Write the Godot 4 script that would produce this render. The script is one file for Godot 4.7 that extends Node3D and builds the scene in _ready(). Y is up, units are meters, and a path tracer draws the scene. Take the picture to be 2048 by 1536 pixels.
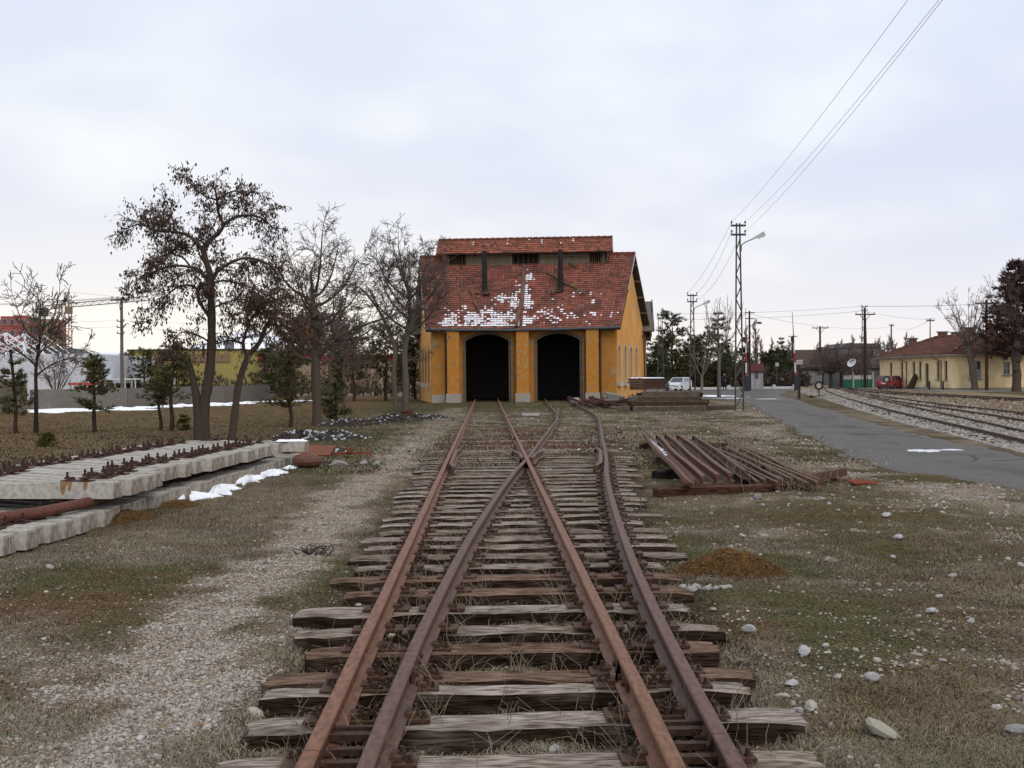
extends Node3D
# An abandoned two-stall engine shed at the end of a rusty turnout, under an overcast evening sky.

var used := {}
var mats := {}
var nz := FastNoiseLite.new()
var nz_fine := FastNoiseLite.new()


func _ready():
	var t0 := Time.get_ticks_msec()
	# ---- camera, sky, sun, exposure
	var cam := Camera3D.new()
	cam.name = "camera"
	cam.fov = 39.32
	cam.near = 0.1
	cam.far = 3000.0
	cam.position = Vector3(0, 1.79, 0)
	cam.basis = Basis(Vector3.UP, deg_to_rad(-1.359)) * Basis(Vector3.RIGHT, deg_to_rad(-0.466)) * Basis(Vector3.BACK, deg_to_rad(-0.5))
	add_child(cam)
	cam.current = true
	var env := Environment.new()
	env.background_mode = Environment.BG_SKY
	env.tonemap_mode = Environment.TONE_MAPPER_LINEAR
	env.tonemap_exposure = 1.07
	env.sdfgi_enabled = true
	env.ssao_enabled = true
	env.ssil_enabled = true
	env.sky = overcast_sky()
	var we := WorldEnvironment.new()
	we.name = "world_environment"
	we.environment = env
	add_child(we)
	var sun := DirectionalLight3D.new()
	sun.name = "sun"
	sun.light_color = Color(1.0, 0.95, 0.88)
	sun.light_energy = 0.4
	sun.light_angular_distance = 40.0
	sun.shadow_enabled = true
	sun.basis = Basis.looking_at(-Vector3(0.45, 0.95, 0.8).normalized(), Vector3.UP)
	add_child(sun)
	nz.seed = 11
	nz.frequency = 1.0
	nz.fractal_octaves = 4
	nz_fine.seed = 29
	nz_fine.frequency = 1.0
	nz_fine.fractal_octaves = 2
	materials()
	# ---- the setting, then the large things, then the small ones
	ground()
	ground_cover()
	road_and_ballast()
	turnout()
	engine_shed()
	station_house()
	far_buildings()
	walls_and_fences()
	bare_trees()
	conifers()
	poles_and_wires()
	yard_things()
	vehicles_and_people()
	concrete_stack()
	rail_pile()
	timber_pile()
	snow_and_stones()
	print("built in %d ms" % (Time.get_ticks_msec() - t0))


# ---------------------------------------------------------------- mesh builder
class MB:
	var v := PackedVector3Array()
	var n := PackedVector3Array()
	var c := PackedColorArray()
	var uv := PackedVector2Array()
	var col := Color.WHITE

	func tri(a: Vector3, b: Vector3, d: Vector3) -> void:   # counter-clockwise seen from the front
		var nn := (b - a).cross(d - a).normalized()
		v.push_back(a); v.push_back(d); v.push_back(b)
		n.push_back(nn); n.push_back(nn); n.push_back(nn)
		c.push_back(col); c.push_back(col); c.push_back(col)

	func trin(a: Vector3, b: Vector3, d: Vector3, na: Vector3, nb: Vector3, nd: Vector3) -> void:
		v.push_back(a); v.push_back(d); v.push_back(b)
		n.push_back(na); n.push_back(nd); n.push_back(nb)
		c.push_back(col); c.push_back(col); c.push_back(col)

	func tric(a: Vector3, b: Vector3, d: Vector3, ca: Color, cb: Color, cd: Color) -> void:
		var nn := (b - a).cross(d - a).normalized()
		v.push_back(a); v.push_back(d); v.push_back(b)
		n.push_back(nn); n.push_back(nn); n.push_back(nn)
		c.push_back(ca); c.push_back(cd); c.push_back(cb)

	func quad(a: Vector3, b: Vector3, d: Vector3, e: Vector3) -> void:
		tri(a, b, d)
		tri(a, d, e)

	func hexa(p: Array) -> void:   # eight corners: four below (ccw from above), four above
		quad(p[3], p[2], p[1], p[0])
		quad(p[4], p[5], p[6], p[7])
		for i in 4:
			var j: int = (i + 1) % 4
			quad(p[i], p[j], p[4 + j], p[4 + i])

	func box(at: Vector3, size: Vector3, b := Basis()) -> void:   # at is the middle
		var h := size * 0.5
		var p := []
		for y in [-1.0, 1.0]:
			for q in [[-1.0, 1.0], [1.0, 1.0], [1.0, -1.0], [-1.0, -1.0]]:
				p.push_back(at + b * Vector3(q[0] * h.x, y * h.y, q[1] * h.z))
		hexa(p)

	func beam(a: Vector3, b: Vector3, w: float, h: float, up := Vector3.UP) -> void:   # a bar from a to b
		var d := (b - a)
		var l := d.length()
		if l < 0.0001:
			return
		d /= l
		var s := d.cross(up)
		if s.length() < 0.01:
			s = d.cross(Vector3.RIGHT)
		s = s.normalized()
		var u := s.cross(d)
		box((a + b) * 0.5, Vector3(w, h, l), Basis(s, u, -d))

	func tube(pts: Array, radii: Array, sides := 6, cap := true) -> void:
		var m := pts.size()
		var ref := Vector3(0.13, 0.21, 0.97)
		var rings := []
		var norms := []
		for i in m:
			var d: Vector3 = (pts[mini(i + 1, m - 1)] - pts[maxi(i - 1, 0)])
			if d.length() < 1e-6:
				d = Vector3.UP
			d = d.normalized()
			var s := d.cross(ref)
			if s.length() < 0.05:
				s = d.cross(Vector3(0.9, 0.3, 0.1))
			s = s.normalized()
			var u := s.cross(d)
			var ring := PackedVector3Array()
			var nr := PackedVector3Array()
			for k in sides:
				var a := TAU * k / sides
				var q := s * cos(a) + u * sin(a)
				nr.push_back(q)
				ring.push_back(pts[i] + q * radii[i])
			rings.push_back(ring)
			norms.push_back(nr)
		for i in m - 1:
			for k in sides:
				var j := (k + 1) % sides
				trin(rings[i][k], rings[i + 1][k], rings[i + 1][j], norms[i][k], norms[i + 1][k], norms[i + 1][j])
				trin(rings[i][k], rings[i + 1][j], rings[i][j], norms[i][k], norms[i + 1][j], norms[i][j])
		if cap:
			for k in sides:
				var j := (k + 1) % sides
				tri(pts[0], rings[0][k], rings[0][j])
				tri(pts[m - 1], rings[m - 1][j], rings[m - 1][k])

	func sweep(profile: Array, path: Array, closed := true) -> void:   # profile of Vector2 (across, up), ccw seen from the path's start; level path
		var m := path.size()
		var rows := []
		for i in m:
			var d: Vector3 = path[mini(i + 1, m - 1)] - path[maxi(i - 1, 0)]
			var s := Vector3(-d.z, 0, d.x).normalized()   # to the right of the way
			var row := PackedVector3Array()
			for q in profile:
				row.push_back(path[i] + s * q.x + Vector3(0, q.y, 0))
			rows.push_back(row)
		var k := profile.size()
		for i in m - 1:
			for a in (k if closed else k - 1):
				var b := (a + 1) % k
				quad(rows[i][b], rows[i][a], rows[i + 1][a], rows[i + 1][b])
		if closed:
			for a in range(1, k - 1):
				tri(rows[0][0], rows[0][a], rows[0][a + 1])
				tri(rows[m - 1][0], rows[m - 1][a + 1], rows[m - 1][a])

	func prism(poly: PackedVector2Array, depth: float, xf := Transform3D()) -> void:   # outline in xy (front, towards +z), thickness towards -z
		var pts := poly.duplicate()
		var area := 0.0
		for i in pts.size():
			area += pts[i].cross(pts[(i + 1) % pts.size()])
		if area < 0:
			pts.reverse()
		var t := Geometry2D.triangulate_polygon(pts)
		for i in range(0, t.size(), 3):
			var a := pts[t[i]]
			var b := pts[t[i + 1]]
			var d := pts[t[i + 2]]
			if (b - a).cross(d - a) < 0:
				var e := b
				b = d
				d = e
			tri(xf * Vector3(a.x, a.y, 0), xf * Vector3(b.x, b.y, 0), xf * Vector3(d.x, d.y, 0))
			tri(xf * Vector3(a.x, a.y, -depth), xf * Vector3(d.x, d.y, -depth), xf * Vector3(b.x, b.y, -depth))
		for i in pts.size():
			var a := pts[i]
			var b := pts[(i + 1) % pts.size()]
			quad(xf * Vector3(b.x, b.y, 0), xf * Vector3(a.x, a.y, 0), xf * Vector3(a.x, a.y, -depth), xf * Vector3(b.x, b.y, -depth))

	func lathe(profile: Array, at := Vector3.ZERO, sides := 12, b := Basis()) -> void:   # (radius, height) from below
		for i in profile.size() - 1:
			for k in sides:
				var a0 := TAU * k / sides
				var a1 := TAU * (k + 1) / sides
				var p: Vector2 = profile[i]
				var q: Vector2 = profile[i + 1]
				quad(at + b * Vector3(p.x * cos(a0), p.y, -p.x * sin(a0)), at + b * Vector3(p.x * cos(a1), p.y, -p.x * sin(a1)), at + b * Vector3(q.x * cos(a1), q.y, -q.x * sin(a1)), at + b * Vector3(q.x * cos(a0), q.y, -q.x * sin(a0)))

	func blob(at: Vector3, size: Vector3, rng: RandomNumberGenerator, rough := 0.25, b := Basis()) -> void:   # an uneven stone of 20 faces
		var t := 1.618
		var p := []
		for q in [[-1, t, 0], [1, t, 0], [-1, -t, 0], [1, -t, 0], [0, -1, t], [0, 1, t], [0, -1, -t], [0, 1, -t], [t, 0, -1], [t, 0, 1], [-t, 0, -1], [-t, 0, 1]]:
			var d := Vector3(q[0], q[1], q[2]).normalized() * rng.randf_range(1.0 - rough, 1.0 + rough)
			p.push_back(at + b * (d * size * 0.5))
		for f in [[0, 11, 5], [0, 5, 1], [0, 1, 7], [0, 7, 10], [0, 10, 11], [1, 5, 9], [5, 11, 4], [11, 10, 2], [10, 7, 6], [7, 1, 8], [3, 9, 4], [3, 4, 2], [3, 2, 6], [3, 6, 8], [3, 8, 9], [4, 9, 5], [2, 4, 11], [6, 2, 10], [8, 6, 7], [9, 8, 1]]:
			tri(p[f[0]], p[f[1]], p[f[2]])

	func rock(at: Vector3, size: Vector3, rng: RandomNumberGenerator, b := Basis()) -> void:   # a broken stone of 80 faces with flats and corners
		var t := 1.618
		var p := []
		for q in [[-1, t, 0], [1, t, 0], [-1, -t, 0], [1, -t, 0], [0, -1, t], [0, 1, t], [0, -1, -t], [0, 1, -t], [t, 0, -1], [t, 0, 1], [-t, 0, -1], [-t, 0, 1]]:
			p.push_back(Vector3(q[0], q[1], q[2]).normalized())
		var cuts := []
		for i in 10:
			cuts.push_back([Vector3(rng.randfn(0, 1), rng.randfn(0, 1), rng.randfn(0, 1)).normalized(), rng.randf_range(0.45, 0.85)])
		var s := rng.randf() * 50.0
		var f := FastNoiseLite.new()
		f.seed = rng.randi() % 1000
		f.frequency = 0.9
		var out := func(d: Vector3) -> Vector3:
			var r := 1.0 + 0.16 * f.get_noise_3d(d.x * 2.0 + s, d.y * 2.0, d.z * 2.0)
			for c in cuts:
				var k := d.dot(c[0])
				if k * r > c[1]:
					r = c[1] / k
			return at + b * (d * r * size * 0.5)
		for q in [[0, 11, 5], [0, 5, 1], [0, 1, 7], [0, 7, 10], [0, 10, 11], [1, 5, 9], [5, 11, 4], [11, 10, 2], [10, 7, 6], [7, 1, 8], [3, 9, 4], [3, 4, 2], [3, 2, 6], [3, 6, 8], [3, 8, 9], [4, 9, 5], [2, 4, 11], [6, 2, 10], [8, 6, 7], [9, 8, 1]]:
			var a: Vector3 = p[q[0]]
			var c: Vector3 = p[q[1]]
			var d: Vector3 = p[q[2]]
			var ac := (a + c).normalized()
			var cd := (c + d).normalized()
			var da := (d + a).normalized()
			for u in [[a, ac, da], [ac, c, cd], [da, cd, d], [ac, cd, da]]:
				tri(out.call(u[0]), out.call(u[1]), out.call(u[2]))

	func mesh(mat: Material) -> ArrayMesh:
		var m := ArrayMesh.new()
		if v.is_empty():
			return m
		var a := []
		a.resize(Mesh.ARRAY_MAX)
		a[Mesh.ARRAY_VERTEX] = v
		a[Mesh.ARRAY_NORMAL] = n
		a[Mesh.ARRAY_COLOR] = c
		if uv.size() == v.size():
			a[Mesh.ARRAY_TEX_UV] = uv
		m.add_surface_from_arrays(Mesh.PRIMITIVE_TRIANGLES, a)
		m.surface_set_material(0, mat)
		return m


# ---------------------------------------------------------------- naming and placing
func numbered(called: String) -> String:
	var k: int = used.get(called, -1) + 1
	used[called] = k
	return called if k == 0 else "%s_%03d" % [called, k]


func thing(called: String, label: String, category: String, at := Vector3.ZERO, turn := 0.0, group := "") -> Node3D:
	var o := Node3D.new()
	o.name = numbered(called)
	add_child(o)
	o.position = at
	o.rotation.y = turn
	tag(o, label, category, group)
	return o


func tag(o: Node3D, label: String, category := "", group := "", kind := "") -> Node3D:
	if label:
		o.set_meta("label", label)
	if category:
		o.set_meta("category", category)
	if group:
		o.set_meta("group", group)
	if kind:
		o.set_meta("kind", kind)
	return o


func put(called: String, m: Mesh, parent: Node3D, at := Vector3.ZERO, b := Basis()) -> MeshInstance3D:
	var o := MeshInstance3D.new()
	o.name = called
	o.mesh = m
	o.transform = Transform3D(b, at)
	parent.add_child(o, true)
	return o


func part(called: String, mb: MB, mat: Material, parent: Node3D, kind := "") -> MeshInstance3D:
	var o := put(called, mb.mesh(mat), parent)
	if kind:
		o.set_meta("kind", kind)
	return o


func top(called: String, mb: MB, mat: Material, label: String, category := "", group := "", kind := "") -> MeshInstance3D:
	var o := MeshInstance3D.new()
	o.name = numbered(called)
	o.mesh = mb.mesh(mat)
	add_child(o)
	tag(o, label, category, group, kind)
	return o


func copy(src: Node3D, at: Vector3, turn := 0.0, label := "", scale_by := 1.0, group := "") -> Node3D:
	var o: Node3D = src.duplicate()
	o.name = numbered(str(src.name).rstrip("0123456789").rstrip("_"))
	add_child(o)
	o.position = at
	o.rotation.y = turn
	o.scale = Vector3.ONE * scale_by
	if label:
		o.set_meta("label", label)
	if group:
		o.set_meta("group", group)
	return o


func scatter(called: String, m: Mesh, xfs: Array, cols: PackedColorArray, parent: Node3D, label := "", category := "", group := "") -> MultiMeshInstance3D:
	var mm := MultiMesh.new()
	mm.transform_format = MultiMesh.TRANSFORM_3D
	mm.use_colors = cols.size() > 0
	mm.mesh = m
	mm.instance_count = xfs.size()
	for i in xfs.size():
		mm.set_instance_transform(i, xfs[i])
		if cols.size():
			mm.set_instance_color(i, cols[i])
	var o := MultiMeshInstance3D.new()
	o.name = numbered(called) if parent == self else called
	o.multimesh = mm
	parent.add_child(o, true)
	tag(o, label, category, group, "stuff")
	return o


const ORD := ["first", "second", "third", "fourth", "fifth", "sixth", "seventh", "eighth", "ninth", "tenth", "eleventh", "twelfth", "thirteenth", "fourteenth", "fifteenth", "sixteenth", "seventeenth", "eighteenth", "nineteenth", "twentieth", "twenty-first", "twenty-second", "twenty-third", "twenty-fourth", "twenty-fifth", "twenty-sixth", "twenty-seventh", "twenty-eighth", "twenty-ninth", "thirtieth", "thirty-first", "thirty-second", "thirty-third", "thirty-fourth", "thirty-fifth", "thirty-sixth", "thirty-seventh", "thirty-eighth", "thirty-ninth", "fortieth"]


func rngs(s: int) -> RandomNumberGenerator:
	var r := RandomNumberGenerator.new()
	r.seed = s
	return r


func n2(x: float, y: float) -> float:   # -1 to 1, soft
	return clampf(nz.get_noise_2d(x, y) * 1.7, -1.0, 1.0)


func smooth(a: float, b: float, x: float) -> float:
	var t := clampf((x - a) / (b - a), 0.0, 1.0)
	return t * t * (3.0 - 2.0 * t)


func lin(r: float, g: float, b: float) -> Color:   # a linear colour as the sRGB that albedo_color takes
	return Color(r, g, b).linear_to_srgb()


# ---------------------------------------------------------------- sky
func overcast_sky() -> Sky:
	var w := 1024
	var h := 512
	var f := FastNoiseLite.new()
	f.seed = 5
	f.frequency = 1.0
	f.fractal_octaves = 5
	var f2 := FastNoiseLite.new()
	f2.seed = 8
	f2.frequency = 1.0
	f2.fractal_octaves = 3
	var im := Image.create(w, h, false, Image.FORMAT_RGBF)
	for y in h:
		var el := (0.5 - (y + 0.5) / h) * PI
		var up := sin(el)
		for x in w:
			var az := (x + 0.5) / w * TAU
			var d := Vector3(sin(az) * cos(el), up, -cos(az) * cos(el))
			# soft sheets of cloud, flattened towards the horizon
			var q := Vector3(d.x, d.y, d.z) / (absf(up) + 0.22)
			var c1 := f.get_noise_3d(q.x * 0.9, q.y * 0.9, q.z * 0.9)
			var c2 := f2.get_noise_3d(q.x * 2.6 + 9.0, q.y * 2.6, q.z * 2.6)
			var sheet := c1 * 0.75 + c2 * 0.25
			var top_col := Color(0.73, 0.80, 0.93)
			var mid_col := Color(0.65, 0.72, 0.885)
			var low_col := Color(0.98, 0.87, 0.80)
			var e := maxf(up, 0.0)
			var base := mid_col.lerp(top_col, smooth(0.15, 0.5, e))
			base = base.lerp(Color(0.90, 0.945, 0.985), smooth(-0.15, 0.5, sheet) * 0.7)
			var sunset := exp(-pow(wrapf(az + 0.25, -PI, PI) / 0.55, 2.0))
			var glow := low_col.lerp(Color(1.2, 1.08, 0.86), sunset)
			base = base.lerp(glow, exp(-e * lerpf(13.0, 8.5, sunset)) * 0.88)
			im.set_pixel(x, y, base)
	var sky := Sky.new()
	var m := PanoramaSkyMaterial.new()
	m.panorama = ImageTexture.create_from_image(im)
	sky.sky_material = m
	return sky



# ---------------------------------------------------------------- materials
func noise_tex(freq: float, stops: Array, s := 1, octaves := 4, kind := FastNoiseLite.TYPE_SIMPLEX_SMOOTH, size := 512, ret := -1) -> NoiseTexture2D:
	var f := FastNoiseLite.new()
	f.noise_type = kind
	f.seed = s
	f.frequency = freq
	f.fractal_octaves = octaves
	if ret >= 0:
		f.cellular_return_type = ret
		f.fractal_type = FastNoiseLite.FRACTAL_NONE
	var g := Gradient.new()
	var off := PackedFloat32Array()
	var cs := PackedColorArray()
	for q in stops:
		off.push_back(q[0])
		cs.push_back(q[1])
	g.offsets = off
	g.colors = cs
	var t := NoiseTexture2D.new()
	t.width = size
	t.height = size
	t.seamless = true
	t.noise = f
	t.color_ramp = g
	return t


func grey(a: float) -> Color:
	return Color(a, a, a)


func mat(called: String, color: Color, rough := 0.85, tex: Texture2D = null, tri_scale := Vector3.ONE, world := false) -> StandardMaterial3D:
	var m := StandardMaterial3D.new()
	m.resource_name = called
	m.albedo_color = color
	m.roughness = rough
	m.metallic_specular = 0.4
	m.vertex_color_use_as_albedo = true
	if tex:
		m.albedo_texture = tex
		m.uv1_triplanar = true
		m.uv1_world_triplanar = world
		m.uv1_scale = tri_scale
	mats[called] = m
	return m


func relief(m: StandardMaterial3D, t: Texture2D, cm: float) -> void:
	m.heightmap_enabled = true
	m.heightmap_texture = t
	m.heightmap_scale = cm


func materials() -> void:
	var grain := noise_tex(0.03, [[0.0, grey(0.62)], [0.5, grey(0.85)], [1.0, grey(1.0)]], 3, 5)
	var fine := noise_tex(0.09, [[0.0, grey(0.45)], [0.45, grey(0.8)], [1.0, grey(1.0)]], 4, 4)
	var streak := noise_tex(0.02, [[0.0, Color(0.32, 0.27, 0.24)], [0.35, Color(0.62, 0.57, 0.53)], [0.6, Color(0.86, 0.82, 0.79)], [1.0, Color(1, 0.98, 0.96)]], 5, 5)
	var soil := noise_tex(0.045, [[0.0, Color(0.42, 0.37, 0.32)], [0.4, Color(0.72, 0.68, 0.63)], [0.62, Color(0.9, 0.87, 0.83)], [1.0, Color(1, 1, 1)]], 6, 5, FastNoiseLite.TYPE_SIMPLEX_SMOOTH, 1024)
	var rust := noise_tex(0.018, [[0.0, Color(0.66, 0.62, 0.60)], [0.4, Color(0.82, 0.78, 0.74)], [0.6, Color(0.92, 0.88, 0.83)], [1.0, Color(1.0, 0.98, 0.92)]], 7, 5)
	var conc := noise_tex(0.02, [[0.0, Color(0.70, 0.68, 0.66)], [0.45, Color(0.88, 0.87, 0.85)], [1.0, Color(1, 1, 1)]], 8, 5)
	var asph := noise_tex(0.12, [[0.0, grey(0.6)], [0.5, grey(0.85)], [1.0, grey(1.0)]], 9, 3)
	var bark := noise_tex(0.03, [[0.0, Color(0.42, 0.40, 0.38)], [0.5, Color(0.8, 0.78, 0.75)], [1.0, Color(1, 1, 1)]], 10, 4)
	# ochre limewash that has flaked off down to grey render
	var flake := noise_tex(0.016, [[0.0, Color(0.64, 0.58, 0.48)], [0.26, Color(0.61, 0.52, 0.38)], [0.34, Color(0.66, 0.45, 0.20)], [0.40, Color(0.71, 0.46, 0.16)], [0.6, Color(0.74, 0.48, 0.17)], [0.72, Color(0.72, 0.50, 0.22)], [0.78, Color(0.65, 0.53, 0.36)], [1.0, Color(0.68, 0.60, 0.48)]], 12, 8)
	var ochre := noise_tex(0.008, [[0.0, Color(0.60, 0.52, 0.40)], [0.24, Color(0.62, 0.50, 0.32)], [0.27, Color(0.62, 0.43, 0.21)], [0.45, Color(0.66, 0.45, 0.20)], [0.62, Color(0.68, 0.47, 0.215)], [0.78, Color(0.63, 0.455, 0.25)], [1.0, Color(0.68, 0.53, 0.33)]], 13, 6)
	var faded := noise_tex(0.008, [[0.0, Color(0.66, 0.58, 0.46)], [0.18, Color(0.72, 0.58, 0.40)], [0.4, Color(0.82, 0.585, 0.30)], [0.7, Color(0.85, 0.62, 0.33)], [1.0, Color(0.87, 0.67, 0.42)]], 15, 6)
	var cream := noise_tex(0.01, [[0.0, Color(0.82, 0.73, 0.56)], [0.5, Color(0.89, 0.80, 0.62)], [1.0, Color(0.93, 0.86, 0.70)]], 14, 5)
	mats.soot = null

	var g := mat("ground", Color.WHITE, 0.98, soil, Vector3(0.55, 0.55, 0.55), true)
	g.metallic_specular = 0.1
	relief(g, soil, 2.0)
	var m := mat("asphalt", lin(0.165, 0.150, 0.138), 0.85, asph, Vector3(0.8, 0.8, 0.8), true)
	m.metallic_specular = 0.3
	mat("grass", Color.WHITE, 0.95).metallic_specular = 0.1
	mats.grass.backlight_enabled = true
	mats.grass.backlight = Color(0.25, 0.25, 0.2)
	mat("stone", Color.WHITE, 0.9, fine, Vector3(3, 3, 3))
	mats.stone.metallic_specular = 0.2
	m = mat("wood", Color.WHITE, 0.95, streak, Vector3(0.45, 5.5, 5.5))
	m.metallic_specular = 0.15
	relief(m, streak, 0.6)
	m = mat("wood_upright", Color.WHITE, 0.95, streak, Vector3(5.0, 0.5, 5.0))
	m.metallic_specular = 0.15
	m = mat("rust", Color.WHITE, 0.72, rust, Vector3(1.6, 1.6, 1.6))
	relief(m, fine, 0.05)
	m = mat("rail", Color.WHITE, 0.62, rust, Vector3(2.2, 2.2, 0.9), true)
	m.metallic_specular = 0.45
	m = mat("concrete", Color.WHITE, 0.9, conc, Vector3(1.1, 1.1, 1.1))
	relief(m, fine, 0.12)
	mat("concrete_wall", Color.WHITE, 0.92, conc, Vector3(0.5, 0.5, 0.5), true)
	m = mat("plaster", Color.WHITE, 0.9, ochre, Vector3(0.16, 0.16, 0.16))
	relief(m, grain, 0.5)
	m = mat("plaster_faded", Color.WHITE, 0.92, faded, Vector3(0.14, 0.10, 0.14))
	m = mat("plaster_flaked", Color.WHITE, 0.9, flake, Vector3(0.30, 0.30, 0.30))
	relief(m, grain, 0.7)
	mat("cream_plaster", Color.WHITE, 0.9, cream, Vector3(0.2, 0.2, 0.2))
	m = mat("tile", Color.WHITE, 0.85, grain, Vector3(2.0, 2.0, 2.0))
	m.metallic_specular = 0.25
	mat("snow", lin(0.86, 0.88, 0.93), 0.75)
	mats.snow.subsurf_scatter_enabled = true
	mats.snow.subsurf_scatter_strength = 0.1
	m = mat("bark", Color.WHITE, 0.95, bark, Vector3(5.0, 0.9, 5.0))
	m.metallic_specular = 0.1
	relief(m, bark, 1.5)
	mat("twig", Color.WHITE, 0.95).metallic_specular = 0.1
	m = mat("needle", Color.WHITE, 0.9)
	m.metallic_specular = 0.15
	m.backlight_enabled = true
	m.backlight = Color(0.12, 0.14, 0.08)
	mat("paint", Color.WHITE, 0.55)
	mat("dirty_paint", Color.WHITE, 0.8, grain, Vector3(0.6, 0.6, 0.6))
	mat("steel", Color.WHITE, 0.6, grain, Vector3(1.5, 1.5, 1.5))
	m = mat("car_paint", Color.WHITE, 0.35)
	m.clearcoat_enabled = true
	m.clearcoat = 0.6
	m.clearcoat_roughness = 0.15
	m = mat("dark_glass", lin(0.03, 0.035, 0.04), 0.08)
	m.metallic_specular = 0.6
	m = mat("rubber", lin(0.02, 0.02, 0.02), 0.9)
	m = mat("lamp_glass", lin(0.75, 0.75, 0.72), 0.25)
	m = mat("cloth", Color.WHITE, 0.95)
	m = mat("ice", lin(0.62, 0.64, 0.70), 0.22)
	m.metallic_specular = 0.5
	mats.ball = mat("dark_lining", lin(0.115, 0.100, 0.085), 0.97, grain, Vector3(0.3, 0.3, 0.3))  # even dark grey-brown for the shed's inside and the lantern core


# ---------------------------------------------------------------- how the ground lies and what covers it
func path_x(z: float) -> float:   # middle of the gravel path, z is the distance ahead
	return -2.0 + 0.22 * smooth(8.0, 4.0, z) + 0.3 * smooth(24.0, 36.0, z) + 0.16 * n2(z * 0.16, 3.0)


func spread(z: float) -> float:   # how far the right-hand track has moved away from the left-hand one
	var k := [[0.0, 0.18], [4.3, 0.245], [8.5, 0.44], [13.4, 0.81], [17.6, 1.2], [20.3, 1.5], [28.0, 2.25], [34.0, 2.84], [38.0, 3.22], [43.0, 3.56], [50.0, 3.82], [60.0, 4.16], [70.0, 4.55], [80.0, 4.95]]
	for i in k.size() - 1:
		if z <= k[i + 1][0]:
			var a: Array = k[maxi(i - 1, 0)]
			var d: Array = k[mini(i + 2, k.size() - 1)]
			var l: float = k[i + 1][0] - k[i][0]
			var t: float = (z - k[i][0]) / l
			var m0: float = (k[i + 1][1] - a[1]) / maxf(k[i + 1][0] - a[0], 0.1) * l
			var m1: float = (d[1] - k[i][1]) / maxf(d[0] - k[i][0], 0.1) * l
			var t2 := t * t
			var t3 := t2 * t
			return (2 * t3 - 3 * t2 + 1) * k[i][1] + (t3 - 2 * t2 + t) * m0 + (-2 * t3 + 3 * t2) * k[i + 1][1] + (t3 - t2) * m1
	return 4.95


func on_track(x: float, z: float) -> float:   # 1 between the outer ends of the sleepers
	var l := -1.25
	var r := spread(z) + 1.25
	return smooth(l - 0.18, l + 0.1, x) * smooth(r + 0.18, r - 0.1, x)


func land(x: float, zz: float) -> float:   # height of the ground
	var z := -zz
	var near_ := 1.0 - smooth(120.0, 200.0, z)
	var h := (n2(x * 0.35, zz * 0.35) * 0.035 + nz_fine.get_noise_2d(x * 2.2, zz * 2.2) * 0.022) * near_
	h *= 1.0 - 0.75 * smooth(6.5, 9.0, x)
	if z < 90.0 and x > -4.0 and x < 9.0:
		var t := on_track(x, z)
		# hollows between the near sleepers fill up with earth towards the shed
		var fill := lerpf(lerpf(-0.075, 0.005, smooth(6.0, 16.0, z)), 0.062, smooth(18.0, 32.0, z)) + nz_fine.get_noise_2d(x * 3.0, zz * 3.0) * 0.03 + 0.045 * smooth(0.1, 0.5, n2(x * 0.8 + 4.0, zz * 0.5)) * (1.0 - smooth(22.0, 33.0, z))
		h = lerpf(h + 0.012, fill, t)
	if x > 2.5 and x < 8.0 and z > 8.0 and z < 19.0:   # a low hump in the grass
		h += 0.10 * exp(-pow((x - 5.0) / 1.5, 2.0) - pow((z - 13.0) / 2.4, 2.0))
	return h


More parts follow.
